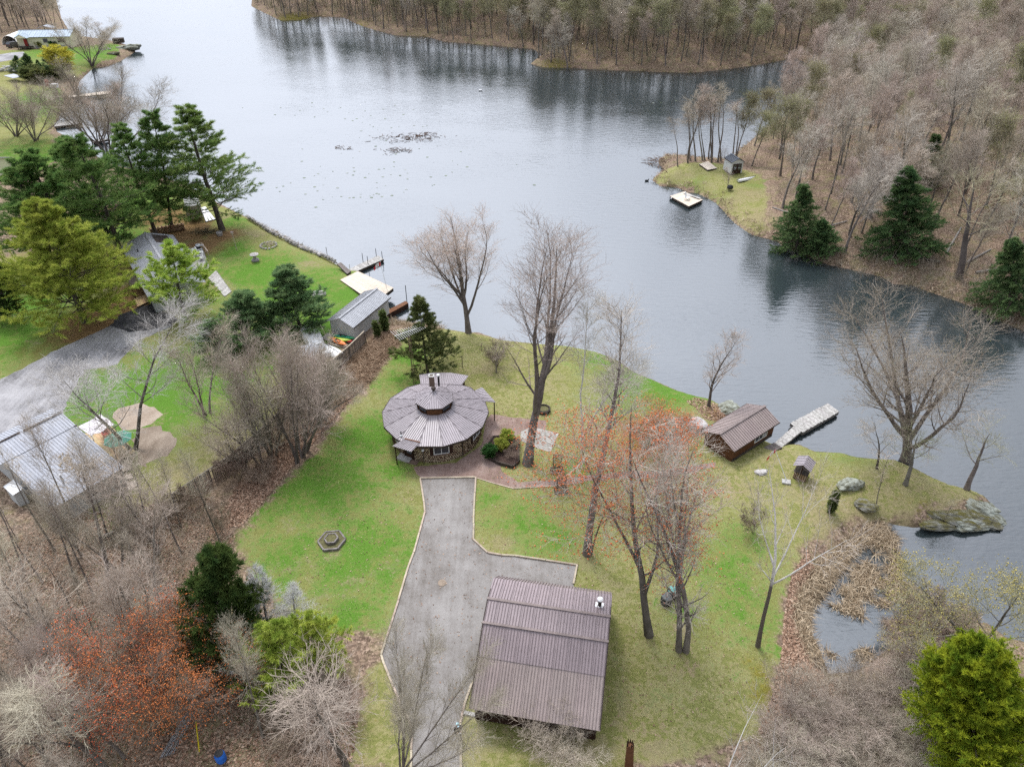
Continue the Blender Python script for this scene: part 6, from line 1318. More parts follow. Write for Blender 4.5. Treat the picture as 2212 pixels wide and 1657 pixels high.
# ------------------------------------------------------------------ the wooded point across the water
sb = ground(1596, 372); gs, _l = gable('garden_shed', sb[:2] + [-1.5, 2.2], sb[:2] + [-.75, -.9], 1.35, sb[2] + 2.85, sb[2] + 2.2, sb[2], .12, 'trim_dark', 'siding_grey', 'small grey shed with dark double doors on the wooded point', 'shed', 4, 2, end_ov=.1)
M['shed_roof'] = mat('shed_roof', (.13, .145, .17), (.10, .11, .13), .8, 3); M['camp_door'] = mat('shed_door', (.10, .085, .075), None, .7, 3)
for c in gs.children:
    if c.name.startswith(('roof_panel', 'ridge')): c.data.materials[0] = M['shed_roof']
for s in (-1, 1): door(gs, (_l - .1, s * .46, .95), .88, 1.85, 0, 'siding_grey' if False else 'wood_dark', glass=True)
cp_ = lambda x, y: (ground(x, y))
d1 = deck('tent_platform', [cp_(*q)[:2] for q in ((1510, 358), (1529, 353), (1548, 366), (1528, 371))], ground(1529, 362)[2] + .35, 'deck_pale', .3, 'pale square wooden platform on the grassy point', cat='platform', skirt=.25)
cn_ = rowboat('canoe', ground(1613, 389) + [0, 0, .1], R(28), 4.6, .85, 'white', 'upturned white canoe lying in the leaves near the grey shed', True, 'canoe', .4)
dk2 = deck('swim_dock', [A(*q, .55)[:2] for q in ((1447, 424), (1488, 446), (1518, 432), (1478, 414))], .55, 'deck_pale', .35, 'pale floating dock moored off the grassy point', cat='dock', skirt=.4, along=0)
b0 = np.array(dk2.location); q = A(1450, 430, .3) - b0; MB().lathe((q[0], q[1], -.35), [(.02, 0), (.14, .12), (.14, .3), (.02, .42)], 10).build('float', M['white'], dk2)
deck_chair(A(1484, 432, .55), R(60), 'white', 'white chair on the pale floating dock', s=1.2); MB().beam(A(1478, 418, .62), A(1512, 429, .75), .5, .06).top('plank_ramp', M['deck_grey'], 'grey plank ramp from the floating dock to the point', 'ramp')
kt = empty('kettle_barbecue', ground(1576, 412), 0, 'black covered barbecue lying by a small bare tree on the point', 'barbecue'); MB().lathe((0, 0, .25), [(.05, 0), (.5, .15), (.6, .4), (.4, .7), (.08, .8)], 12).build('kettle', M['black'], kt)
for k in range(3): MB().tube((.3 * math.cos(k * 2.1), .3 * math.sin(k * 2.1), 0), (.2 * math.cos(k * 2.1), .2 * math.sin(k * 2.1), .4), .04).build('leg', M['black'], kt)
T('small_ash', (1571, 408), (1576, 362), width=6, name='young_tree', label='small twiggy tree beside the black barbecue on the point')
wb = empty('duck', A(1397, 392, 0), R(20), 'dark water bird swimming off the grassy point', 'bird')
def bird(o, mt, s, neck):
    m = MB(); k, n = 7, 8; v = []
    for i in range(k + 1):
        t = -1 + 2 * i / k; r = math.sqrt(max(.02, 1 - t * t)) * (.32 if t < .3 else .3)
        for j in range(n): a = 2 * math.pi * j / n; v.append((t * .62 * s, r * .9 * s * math.cos(a), (.16 + .1 * t * t * (1.4 if t < 0 else .3) + r * .75 * math.sin(a)) * s))
    m.add(v, [(i*n+j, (i+1)*n+j, (i+1)*n+(j+1)%n, i*n+(j+1)%n) for i in range(k) for j in range(n)] + [tuple(range(n)), tuple(range(k*n, (k+1)*n))[::-1]])
    pts_ = [Vector((.42, 0, .25)), Vector((.58, 0, .25 + neck * .4)), Vector((.5, 0, .25 + neck * .8)), Vector((.56, 0, .25 + neck))]
    for a, b, r0, r1 in zip(pts_[:-1], pts_[1:], (.12, .07, .06), (.07, .06, .06)): m.tube(a * s, b * s, r0 * s, r1 * s, n=7)
    m.lathe(pts_[-1] * s - Vector((0, 0, .05 * s)), [(.03 * s, 0), (.085 * s, .05 * s), (.03 * s, .13 * s)], 8)
    m.build('body', M[mt], o, True); MB().tube(pts_[-1] * s, (pts_[-1] + Vector((.2, 0, -.03))) * s, .035 * s, .015 * s, n=5).build('beak', M['kayak_orange'], o)
bird(wb, 'black', .75, .3)
sw = empty('swan', A(1038, 197, 0), R(15), 'white swan swimming far out on the lake', 'bird'); bird(sw, 'white', .9, .8)
# beaver heap of sticks and floating branches
def sticks(name, c, spread, n, ln, r, mt, label, cat, h=.3, seed=1):
    rg = random.Random(seed); m = MB()
    for k in range(n):
        a = rg.uniform(0, 6.28); q = Vector((rg.gauss(0, spread[0]), rg.gauss(0, spread[1]), 0)); q.z = max(0, h * (1 - (q.x / spread[0] / 2.2) ** 2 - (q.y / spread[1] / 2.2) ** 2)) * rg.random()
        d = Vector((math.cos(a), math.sin(a), rg.uniform(-.1, .25))) * rg.uniform(.4, 1) * ln; m.tube(q, q + d, r, r * .5, n=4)
    o = empty(name, c, 0, label, cat); p = m.build('sticks', M[mt], o); p['kind'] = 'stuff'; return o
M['stick'] = mat('stick_grey', (.24, .17, .13), (.13, .09, .07), .95, 2)
sticks('beaver_lodge', A(1466, 352, .1), (2.7, 1.5), 420, 2.0, .05, 'stick', 'heap of grey sticks at the tip of the wooded point', 'stick heap', 1.3, 2)
M['wet_wood'] = mat('wet_wood', (.17, .095, .06), (.085, .05, .035), .8, 2)
for (x, y, sp, n, sd), lab in zip(((878, 299, (4.5, 1.4), 70, 3), (910, 293, (1.8, 1.2), 40, 4), (857, 325, (2.2, .9), 36, 5), (738, 320, (1.1, .7), 16, 6)), ('long raft of floating branches in the middle of the lake', 'denser end of the floating branch raft in the lake', 'small raft of floating branches nearest the shoreline maple', 'smallest clump of floating twigs towards the pines')):
    sticks('floating_branches', A(x, y, .02), sp, n, 1.6, .05, 'wet_wood', lab, 'driftwood', .1, sd)

# ------------------------------------------------------------------ the far house on its point, top of the left shore
fa_ = lambda zx, zy: ((zx / 4.096) / 1.7084, (60 + zy / 4.096) / 1.7084)          # picture points read off an enlargement
w0, w1 = A(*fa_(545, 490)), A(*fa_(1060, 480)); ux = (w1 - w0)[:2] / np.linalg.norm((w1 - w0)[:2]); nx_ = np.array([-ux[1], ux[0]])
r0 = w0[:2] - ux * 5.5 + nx_ * 4.2; r1 = w1[:2] + ux * 1.2 + nx_ * 4.2
fh, fl_ = gable('far_house', r0, r1, 4.6, 6.3, 4.9, 1.4, .5, 'roof_blue', 'siding_cream', 'cream bungalow with blue grey roof on the far lawn point', 'house', 10, 1)
for x, w_ in ((9.2, 1.3), (14.0, 1.3), (fl_ - 3.2, 2.4)): window(fh, (x, -4.12, 2.35), w_, 1.15, R(-90), fm='timber_dark')
MB().box((fl_ / 2 + 2.2, -4.14, .45), (fl_ - 6.5, .06, .9)).build('foundation', M['concrete'], fh)
for s in (-1, 1): roof(fh, (2.7, -2.6, 4.6), (2.7, -6.3, 4.6), (2.7 + s * 2.1, -6.3, 3.5), (2.7 + s * 2.1, -2.6, 3.5), 3, 'roof_blue', 1)
MB().slab([(.7, -6.2, 3.5), (4.7, -6.2, 3.5), (2.7, -6.2, 4.5)], .06).build('porch_gable', M['siding_cream'], fh)
m = MB()
for x in (.9, 4.5): m.box((x, -6.1, 1.75), (.16, .16, 3.4))
m.build('porch_post', M['timber_dark'], fh); door(fh, (2.9, -4.12, 1.9), 1.0, 2.1, R(-90), 'red_paint')
MB().box((2.7, -5.3, .75), (4.6, 2.0, .2)).build('porch_floor', M['timber_dark'], fh); m = MB()
for x in (.7, 1.6, 3.8, 4.7): m.box((x, -6.2, 1.25), (.08, .08, .9))
m.box((1.15, -6.2, 1.7), (1.0, .06, .08)); m.box((4.25, -6.2, 1.7), (.9, .06, .08)); m.build('porch_rail', M['timber_dark'], fh)
for s in (-1, 1): roof(fh, (fl_ * .42, 2.0, 5.8), (fl_ * .42, 4.9, 5.8), (fl_ * .42 + s * 2.6, 4.9, 5.0), (fl_ * .42 + s * 2.6, 2.0, 5.0), 2, 'roof_silver', 1)
cpb = A(*fa_(240, 400)); cq_ = empty('arched_carport', cpb, math.atan2(ux[1], ux[0]), 'pale arched carport standing left of the cream bungalow', 'carport'); k = 10
for i in range(k):
    a0, a1 = math.pi * i / k, math.pi * (i + 1) / k; f = lambda a, y: (2.5 * math.cos(a), y, 2.9 * math.sin(a) * .95)
    MB().slab([f(a0, -4), f(a1, -4), f(a1, 5), f(a0, 5)][::-1], .06).build('shell_panel', M['white'], cq_)
MB().box((0, 5, 1.2), (4.4, .1, 2.0)).build('back_wall', M['black'], cq_)
def car(p, rz, label):
    o = empty('parked_car', p, rz, label, 'car'); M['car_paint'] = mat('car_paint', (.05, .05, .055), (.04, .04, .045), .25, 1, spec=.6); m = MB()
    side = [(-2.3, .35), (2.3, .35), (2.35, .75), (2.2, 1.0), (1.1, 1.1), (.55, 1.68), (-1.9, 1.72), (-2.3, 1.1)]; n = len(side)
    v = [(x, -.9 + (.14 if z > 1.2 else 0), z) for x, z in side] + [(x, .9 - (.14 if z > 1.2 else 0), z) for x, z in side]
    m.add(v, [tuple(range(n)), tuple(range(2*n-1, n-1, -1))] + [((i+1)%n, i, n+i, n+(i+1)%n) for i in range(n)]); m.build('body', M['car_paint'], o)
    MB().slab([(1.12, .72, 1.13), (.62, .68, 1.62), (.62, -.68, 1.62), (1.12, -.72, 1.13)][::-1], .02).build('windscreen', M['glass'], o)
    MB().slab([(-2.26, -.7, 1.2), (-1.98, -.66, 1.62), (-1.98, .66, 1.62), (-2.26, .7, 1.2)][::-1], .02).build('rear_window', M['glass'], o)
    for s in (-1, 1):
        MB().box((-.6, s * .845, 1.36), (2.2, .03, .42)).build('side_window', M['glass'], o); MB().box((2.33, s * .62, .82), (.06, .34, .16)).build('headlight', M['white'], o); MB().box((-2.32, s * .66, .98), (.06, .26, .2)).build('tail_light', M['red_paint'], o)
        for x in (-1.45, 1.45):
            w_ = MB().tube((x, s * .68, .35), (x, s * .92, .35), .36, n=14).build('wheel', M['black'], o); MB().tube((x, s * .9, .35), (x, s * .935, .35), .2, n=10).build('rim', M['steel'], w_)
    return o
car(A(*fa_(222, 470)), math.atan2(ux[1], ux[0]) + R(68), 'dark sport utility car parked before the arched carport')
ft = lambda x, y: fa_(x, y)
for b, tp, lab, wd in (((240, 850), (200, 580), 'leftmost dark spruce of the row below the cream bungalow', 5), ((380, 870), (345, 540), 'tall dark spruce with white debris at its foot', 8), ((470, 860), (400, 600), 'broad dark spruce in the middle of the far spruce row', 7), ((590, 830), (570, 650), 'smallest dark spruce of the far row', 4.2), ((745, 840), (695, 510), 'pointed dark spruce beside the yellow willow', 6), ((725, 1000), (720, 740), 'bluish spruce in front of the yellow willow', 6)):
    plant('spruce', A(*ft(*b)), topxy=ft(*tp), width=wd, name='spruce_tree', label=lab)
rgp = np.random.default_rng(77)
evergreen('willow', 55, 7, .2, 3.6, clear=.1, n=60, shape=(.7, 1, .5), pk=.5, nb=12, tn=5, tuft=.5, blades=6, wd=.05, mat_='willow', ang=.8, up=.05, sub=.4, bark='bark')
plant('willow', A(*ft(960, 890)), topxy=ft(930, 520), width=9.5, name='willow_tree', label='bright yellow willow on the far lawn')
evergreen('round_hedge', 56, 3, .1, 2.2, clear=.02, n=90, shape=(.8, 1, .6), pk=.4, nb=8, tn=4, tuft=.35, blades=6, wd=.07, mat_='cedar', ang=1.0, up=.1, sub=.5)
for x, y, wd, h, lab in ((500, 980, 8, 3.2, 'dark rounded hedge clump below the far spruce row'), (640, 1000, 7, 3, 'dark hedge clump below the bluish spruce'), (850, 970, 7, 3, 'dark hedge clump below the yellow willow')): plant('round_hedge', A(*ft(x, y)), h=h, width=wd, name='hedge_clump', label=lab, cat='hedge')
for x, y, lab, k in ((620, 480, 'round olive bush against the bungalow foundation', 'globe'), (820, 485, 'dark bush against the bungalow foundation', 'globe_green')): plant(k, A(*ft(x, y)), h=1.7, width=3, name='garden_shrub', label=lab, cat='shrub')
T('vase', ft(1385, 740), ft(1230, 20), width=19, name='vase_tree', label='tall vase shaped bare tree on the far lawn point')
T('brushy', ft(1545, 435), ft(1530, 110), width=13, name='orange_tree', label='low rounded bare tree behind the vase shaped tree on the far point')
T('vase', (238, 338), (232, 150), width=26, name='vase_tree', label='huge spreading bare tree in the water edge above the pines')
T('vase', (215, 320), (185, 165), width=18, name='vase_tree', label='bare tree with fanned stems overhanging the planked jetty')
T('vase', (36, 295), (28, 185), width=15, name='vase_tree', label='fan shaped bare tree cut by the left picture edge')
T('vase', (76, 305), (70, 188), width=14, name='vase_tree', label='fan shaped bare tree beside the two far jetties')
boulder(51, (280, 106), (4.6, 2.8, 2.2), 'big grey rock at the tip of the far lawn point', 'rock_lichen', .5, 3, .6, .1)
boulder(52, (248, 118), (2.6, 1.6, 1.1), 'brown rocky bank below the far lawn point', 'rock_moss', .5, 3, .6, .1)
b_ = MB().box(A(*ft(1800, 405)) + [0, 0, .7], (3.4, 2.2, 1.4), .3).top('dark_shelter', M['timber_dark'], 'small dark box by the big rock on the far point', 'box')
jx = lambda x, y: A((x / 2.209) / 1.7084, (y / 2.209) / 1.7084, .7)[:2]
deck('jetty', [jx(500, 786), jx(505, 800), jx(700, 782), jx(695, 772)], .7, 'deck_pale', .5, 'long pale planked jetty leading out from the far shore', cat='jetty', along=1, skirt=.3)
deck('jetty', [jx(695, 768), jx(700, 786), jx(905, 766), jx(900, 742)], .72, 'deck_pale', .5, 'wider pale head of the long far jetty', cat='jetty', along=1, skirt=.3)
deck('jetty', [jx(445, 1000), jx(440, 1030), jx(665, 1005), jx(650, 980)], .6, 'deck_grey', .5, 'short grey jetty in the cove above the pines', cat='jetty', along=1, skirt=.35)
deck('jetty', [jx(750, 1145), jx(760, 1160), jx(880, 1135), jx(870, 1128)], .6, 'deck_grey', .5, 'low grey jetty partly hidden by the pine tops', cat='jetty', along=1, skirt=.35)
db = empty('lamp_box', A((490 / 2.209) / 1.7084, (835 / 2.209) / 1.7084, 1), 0, 'white box on a post at the shore end of the long jetty', 'post'); MB().box((0, 0, 1.8), (.25, .25, 3.6)).build('post', M['timber_grey'], db); MB().box((0, 0, 4.0), (1.6, 1.3, .9)).build('box', M['white'], db)
jk = empty('junk_heap', A(*ft(140, 830)), 0, 'pale heap of junk beside the far spruce row', 'junk heap'); m = MB(); rg = random.Random(4)
for k in range(60): m.box((rg.gauss(0, 2.6), rg.gauss(0, 1.2), rg.uniform(.1, 1.1)), (rg.uniform(.3, 1.4), rg.uniform(.2, .8), rg.uniform(.1, .5)), rg.uniform(0, 3))
m.build('scraps', M['concrete'], jk)['kind'] = 'stuff'
p0, p1 = A(*ft(160, 960)), A(*ft(300, 1000)); MB().beam(p0 + [0, 0, 1.2], p1 + [0, 0, 1.2], 2.6, .12).top('trailer_roof', M['roof_silver'], 'pale grey sheet roof between the far hedge and the fan shaped trees', 'roof sheet')
MB().box(A(*ft(722, 1050)) + [0, 0, .7], (.7, .7, 1.4)).top('red_bin', M['red_paint'], 'dark red bin on the bright far lawn', 'bin')
p = A(*fa_(1595, 508)); fr2 = empty('fire_ring', p, 0, 'brown fire ring on the far lawn point', 'fire pit')
for k in range(10): s = link('stone', ROCKS[k % 5], fr2); s.location = (1.6 * math.cos(k * .63), 1.1 * math.sin(k * .63), .15); s.scale = (.4, .35, .3)
wr = A(0, 366, 1.5); gable('cabin', wr[:2] + [-8, -2], wr[:2] + [2.6, -2.4], 3.2, 4.6, 3.6, 1.4, .3, 'deck_new' if False else 'roof_silver', 'siding_cream', 'small pale roofed cabin cut by the left picture edge', 'cabin', 5, 1)

# ------------------------------------------------------------------ woods
from mathutils import noise as mnoise
def scatter(n, rx, ry, sp, ok, seed, taken=None):
    """picture-independent Poisson scatter over a world rectangle"""
    rg = np.random.default_rng(seed); cell = {}; out_ = []
    X = rg.uniform(rx[0], rx[1], n); Y = rg.uniform(ry[0], ry[1], n); s_ = -poly_sd(SH, X, Y); Z = height(X, Y)
    for x, y, d, z in zip(X, Y, s_, Z):
        r = sp(x, y) if callable(sp) else sp
        if not ok(x, y, z, d): continue
        c = (int(x // 8), int(y // 8)); bad = False
        for i in (-1, 0, 1):
            for j in (-1, 0, 1):
                for q in cell.get((c[0] + i, c[1] + j), ()):
                    if (q[0] - x) ** 2 + (q[1] - y) ** 2 < r * r: bad = True; break
                if bad: break
            if bad: break
        if bad: continue
        cell.setdefault(c, []).append((x, y)); out_.append((x, y, z))
    return out_
_, EI = poly_sd(SH, np.array([0.]), np.array([0.]), True)
def is_east(X, Y): return poly_sd(SH, X, Y, True)[1] < NE - 1
def seen(x, y, z, h=16, m=60):
    a = project((x, y, z)); b = project((x, y, z + h)); return -m < a[0] < 2212 + m and b[1] < 1657 + m and a[1] > -8
pt_shed = [ground(1596, 372), ground(1529, 362), ground(1613, 389), ground(1640, 420), ground(1560, 420), ground(1500, 390)]
sd_lp = lambda x, y: poly_sd(LAWN_POINT, x, y)[0]
cand = scatter(60000, (-160, 330), (70, 400), lambda x, y: 4.3 if y < 190 else 4.6, lambda x, y, z, d: d > (2.0 if y < 230 else 1.0) and seen(x, y, z), 5)
E_ = is_east(np.array([c[0] for c in cand]), np.array([c[1] for c in cand])); cand = [c for c, e in zip(cand, E_) if e]
SDL = poly_sd(LAWN_POINT, np.array([c[0] for c in cand]), np.array([c[1] for c in cand])); cand = [c for c, s in zip(cand, SDL) if s < -2.5]
HEM = [ground(1953, 548), ground(1722, 535), ground(2185, 650)]
def clearing(c):
    px, py = project(c)
    if any((c[0] - h[0]) ** 2 + (c[1] - h[1]) ** 2 < 16 for h in HEM): return True
    if 1650 < px < 2230 and py > 430 and py > 505 + (px - 1650) * .25 - 0: return random.random() < .75     # the open bank along the narrow arm
    return False
cand = [c for c in cand if not clearing(c)]
cand.sort(key=lambda c: c[1])
far_ = [c for c in cand if project(c)[0] < 1770 and project(c)[1] < 165]; hill_ = [c for c in cand if c not in set(far_)]
LOOK = dict(wood_a='grey leafless tree', wood_b='leafless tree with a buff twiggy crown', wood_c='tree hazy with yellow green buds', wood_d='pale limbed broad leafless tree', wood_e='dark stemmed leafless tree', pole='slender pole like leafless tree', sapling='thin leafless sapling', brushy='brushy leafless tree with several stems', bare_thin='thin dark tree', bush='brown twiggy brush', grey_bush='grey leafless shrub')
def wood(c, kinds, name, zone, group, hr, wr=(1.15, 1.5)):
    k = random.choice(kinds); label = LOOK[k] + ' ' + zone(c); h = random.uniform(*hr)
    return plant(k, (c[0], c[1], c[2]), h=h, width=PROTO[k][2] * 2 * h / PROTO[k][1] * random.uniform(*wr), name=name, label=label, group=group, lean=random.gauss(0, .05))
def hill_zone(c):
    x, y = project(c)
    if y > 500: return 'on the low bank between the hemlocks' if x < 2060 else 'on the low bank near the edge hemlock'
    if x < 1700: return 'right behind the grassy point' if y > 300 else 'beside the small inlet behind the slender grove'
    if y > 380: return 'on the slope above the two hemlocks' if x < 2050 else 'on the slope above the leaning trunk'
    if y > 220: return 'half way up the slope behind the shed' if x < 1900 else 'half way up the slope above the young hemlock'
    return 'high on the hillside above the inlet' if x < 1950 else 'high on the hillside at the top corner'
def far_zone(c):
    x, y = project(c); row = 'in the front row' if -poly_sd(SH, c[0], c[1])[0] < 9 else 'deep in the wood'
    return row + (' by the far lily pads' if x < 800 else ' on the straight far shore' if x < 1120 else ' behind the far spit' if x < 1400 else ' at the inlet mouth')
def tl_zone(c): x, y = project(c); return ('at the lake end beyond the bungalow' if x > 70 else 'right behind the arched carport' if y > 35 else 'high behind the arched carport')
def lot_zone(c):
    x, y = project(c)
    if y < 1200: return 'in the wood lot beside the long grey fence' if x > 230 else 'in the wood lot near the metal roofed house'
    if y < 1400: return 'in the wood lot above the red budded shrubs' if x < 260 else 'in the wood lot next to the dense dark cedar'
    if y < 1560: return 'in the wood lot left of the red budded shrubs' if x < 170 else 'in the wood lot among the red budded shrubs' if x < 420 else 'in the wood lot below the olive pine'
    return 'in the bottom corner of the wood lot' if x < 250 else 'near the blue barrel in the wood lot'
random.seed(11)
HK = ['wood_a', 'wood_b', 'wood_b', 'wood_c', 'wood_a', 'wood_d', 'wood_a', 'wood_d', 'wood_e', 'pole']
for c in hill_[:300]: wood(c, HK, 'hillside_tree', hill_zone, 'leafless trees on the hillside', (10.5, 18.5))
FK = ['wood_a', 'wood_c', 'wood_c', 'wood_d', 'wood_c', 'wood_b']
for c in far_[:300]: wood(c, FK, 'far_shore_tree', far_zone, 'trees of the far shore wood', (13, 20))
rest = hill_[300:] + far_[300:]
# the trees behind them, one mass drawn from joined copies of the same kinds
if rest:
    kc = bpy.data.collections.new('woodland_kinds')
    for k in ('wood_a', 'wood_b', 'wood_c', 'wood_d'):
        bm = bmesh.new(); mats = []
        for nm, me in PROTO[k][0]:
            n0 = len(bm.faces); bm.from_mesh(me); bm.faces.ensure_lookup_table()
            for f in bm.faces[n0:]: f.material_index = len(mats)
            mats.append(me.materials[0])
        me = bpy.data.meshes.new(k + '_joined'); bm.to_mesh(me); bm.free()
        for q in mats: me.materials.append(q)
        kc.objects.link(bpy.data.objects.new(k + '_joined', me))
    pm = bpy.data.meshes.new('distant_woods'); pm.from_pydata([(c[0], c[1], c[2] - .2) for c in rest], [], []); dw = link('distant_woods', pm); tag(dw, kind='stuff')
    ng = bpy.data.node_groups.new('distant_woods', 'GeometryNodeTree'); ng.interface.new_socket('Geometry', in_out='INPUT', socket_type='NodeSocketGeometry'); ng.interface.new_socket('Geometry', in_out='OUTPUT', socket_type='NodeSocketGeometry')
    gi, go = ng.nodes.new('NodeGroupInput'), ng.nodes.new('NodeGroupOutput'); ip = ng.nodes.new('GeometryNodeInstanceOnPoints'); ci = ng.nodes.new('GeometryNodeCollectionInfo')
    ci.inputs['Collection'].default_value = kc; ci.inputs['Separate Children'].default_value = True; ci.inputs['Reset Children'].default_value = True
    ip.inputs['Pick Instance'].default_value = True
    rv = ng.nodes.new('FunctionNodeRandomValue'); rv.data_type = 'FLOAT_VECTOR'; rv.inputs[0].default_value = (-.06, -.06, 0); rv.inputs[1].default_value = (.06, .06, 6.28)
    rs = ng.nodes.new('FunctionNodeRandomValue'); rs.data_type = 'FLOAT'; rs.inputs[2].default_value = .75; rs.inputs[3].default_value = 1.1; rs.inputs['Seed'].default_value = 3
    ng.links.new(gi.outputs[0], ip.inputs['Points']); ng.links.new(ci.outputs[0], ip.inputs['Instance']); ng.links.new(rv.outputs[0], ip.inputs['Rotation']); ng.links.new(rs.outputs[1], ip.inputs['Scale']); ng.links.new(ip.outputs[0], go.inputs[0])
    dw.modifiers.new('trees', 'NODES').node_group = ng
print('WOODS hill', len(hill_), 'far', len(far_))
# hemlocks and single trees on that bank
T('hemlock', (1953, 550), (1965, 350), width=11.5, name='hemlock_tree', label='largest dark green hemlock on the far bank of the narrow arm')
T('hemlock', (1722, 545), (1735, 392), width=8.5, name='hemlock_tree', label='dark green hemlock leaning over the bank beyond the grassy point')
T('hemlock', (1780, 545), (1778, 470), width=6, name='hemlock_tree', label='low dark hemlock at the water beside the leaning hemlock')
T('hemlock', (2190, 665), (2190, 500), width=9, name='hemlock_tree', label='dark hemlock cut by the picture edge on the far bank')
T('spruce', (2010, 400), (2012, 285), width=6, name='hemlock_tree', label='young green hemlock standing up in the hillside wood')
for b, tp, lab in (((1502, 348), (1480, 190), 'leaning slender tree at the near tip of the wooded point'), ((1537, 352), (1520, 205), 'slender tree just behind the stick heap')): T('pole', b, tp, width=5, name='slender_tree', label=lab)
random.seed(21)
for x, y, tx, ty in ((1440 / 3.774 + 1082.9, 1360 / 3.774, 0, 925), (1520 / 3.774 + 1082.9, 1330 / 3.774, 0, 800), (1540 / 3.774 + 1082.9, 1310 / 3.774, 0, 860), (1640 / 3.774 + 1082.9, 1310 / 3.774, 0, 760), (1690 / 3.774 + 1082.9, 1300 / 3.774, 0, 720), (1715 / 3.774 + 1082.9, 1300 / 3.774, 0, 670), (1765 / 3.774 + 1082.9, 1322 / 3.774, 0, 700), (1790 / 3.774 + 1082.9, 1315 / 3.774, 0, 660), (1885 / 3.774 + 1082.9, 1285 / 3.774, 0, 780), (1915 / 3.774 + 1082.9, 1285 / 3.774, 0, 790), (1660 / 3.774 + 1082.9, 1308 / 3.774, 0, 840)):
    T('pole', (x, y), (x + random.uniform(-6, 8), ty / 3.774), width=random.uniform(4.5, 7), name='slender_tree', label='slender bare tree in the grove at the tip of the wooded point', group='slender trees of the grove')
for b, tp, k, wd, lab in (((2070, 600), (2140, 330), 'leaning', 12, 'big leaning trunk on the far bank between the hemlocks'), ((1880, 470), (1900, 300), 'wood_d', 12, 'broad grey tree above the largest hemlock'), ((1835, 510), (1850, 360), 'wood_d', 11, 'pale limbed grey tree between the two hemlocks'), ((1130, 104), (1125, 10), 'wood_d', 9, 'tall dark trunked tree at the far waterline'), ((1226, 148), (1222, 45), 'wood_d', 18, 'round pale bare tree on the far grassy spit')):
    T(k, b, tp, width=wd, name='bank_tree', label=lab)
for i, (x, y, a, l) in enumerate(((2105, 560, .5, 7), (2150, 585, .1, 6), (1990, 560, 2.6, 5), (2060, 520, .9, 8), (1800, 490, .3, 5), (1700, 460, 2.2, 6))):
    q = ground(x, y); d = np.array([math.cos(a), math.sin(a), 0]) * l / 2; e0, e1 = q - d, q + d; e0[2] = gh(*e0[:2]) + .15; e1[2] = gh(*e1[:2]) + .12
    MB().tube(e0 * 1, e1, .2, .1, n=7).top('fallen_log', M['bark_pale'], 'fallen pale log among the leaves on the bank across the narrow arm', 'log', 'fallen logs on the far bank')
# woods at the top left
cl_ = scatter(9000, (-420, -90), (180, 420), 4.4, lambda x, y, z, d: d > 3 and seen(x, y, z) and project((x, y, z))[1] < 74 and project((x, y, z))[0] < 150, 8)
cl_.sort(key=lambda c: c[1])
for c in cl_[:260]: wood(c, ['wood_a', 'wood_b', 'wood_e', 'wood_c'], 'distant_tree', tl_zone, 'leafless trees behind the far bungalow', (12, 19))
# the wood lot at the bottom left
random.seed(31)
LOT = pts([(-140, 1200), (60, 1130), (250, 1110), (380, 1090), (470, 1120), (505, 1185), (470, 1210), (420, 1240), (410, 1420), (520, 1440), (560, 1500), (600, 1560), (620, 1657), (620, 1780), (-140, 1780)])
def in_lot(x, y): return poly_sd(LOT, x, y)[0] > .2
lot = [c for c in scatter(2500, (-50, -8), (17, 56), lambda x, y: 2.25, lambda x, y, z, d: d > 3, 9)]
ins = poly_sd(LOT, np.array([c[0] for c in lot]), np.array([c[1] for c in lot])) > .2; lot = [c for c, i in zip(lot, ins) if i]
PLK = [A(452, 1440, 1.5), A(480, 1450, 1.5), A(427, 1585, 1.5), A(480, 1645, 1.5)]
def gap_ok(c): return all(not (abs(c[0] - q[0]) < 2.2 and -5.5 < c[1] - q[1] < 1.2) for q in PLK)
lot = [c for c in lot if gap_ok(c)]
for c in lot: wood(c, ['wood_e', 'pole', 'sapling', 'wood_e', 'wood_e', 'brushy', 'pole'], 'wood_lot_tree', lot_zone, 'slender trees of the wood lot', (7.5, 13.5), (.8, 1.2))
print('LOT', len(lot), 'TL', len(cl_))
for b, tp, lab in (((330, 1555), (300, 1345), 'broad shrub with rust red buds in the wood lot'), ((260, 1545), (230, 1370), 'rust red budded shrub nearest the leaning dark trunk'), ((400, 1540), (395, 1385), 'rust red budded shrub nearest the white plank')): T('red_shrub', b, tp, width=8.5, name='red_budded_shrub', label=lab, cat='shrub', group='red budded shrubs')
T('red_shrub', (1440, 968), (1428, 884), width=6.5, name='red_budded_shrub', label='orange red budded shrub in the rusty flower bed near the brown boathouse', cat='shrub')
for i, (b, tp) in enumerate((((186, 1440), (50, 1205)), ((240, 1256), (130, 1010)), ((342, 1195), (270, 960)), ((228, 1660), (130, 1440)))):
    T('wood_e', b, tp, width=7, name='dark_trunk_tree', label=('dark trunked tree leaning over the red shrubs in the wood lot', 'dark trunked tree in front of the metal roofed house', 'dark trunked tree nearest the long grey fence', 'dark trunked tree at the bottom of the wood lot')[i])
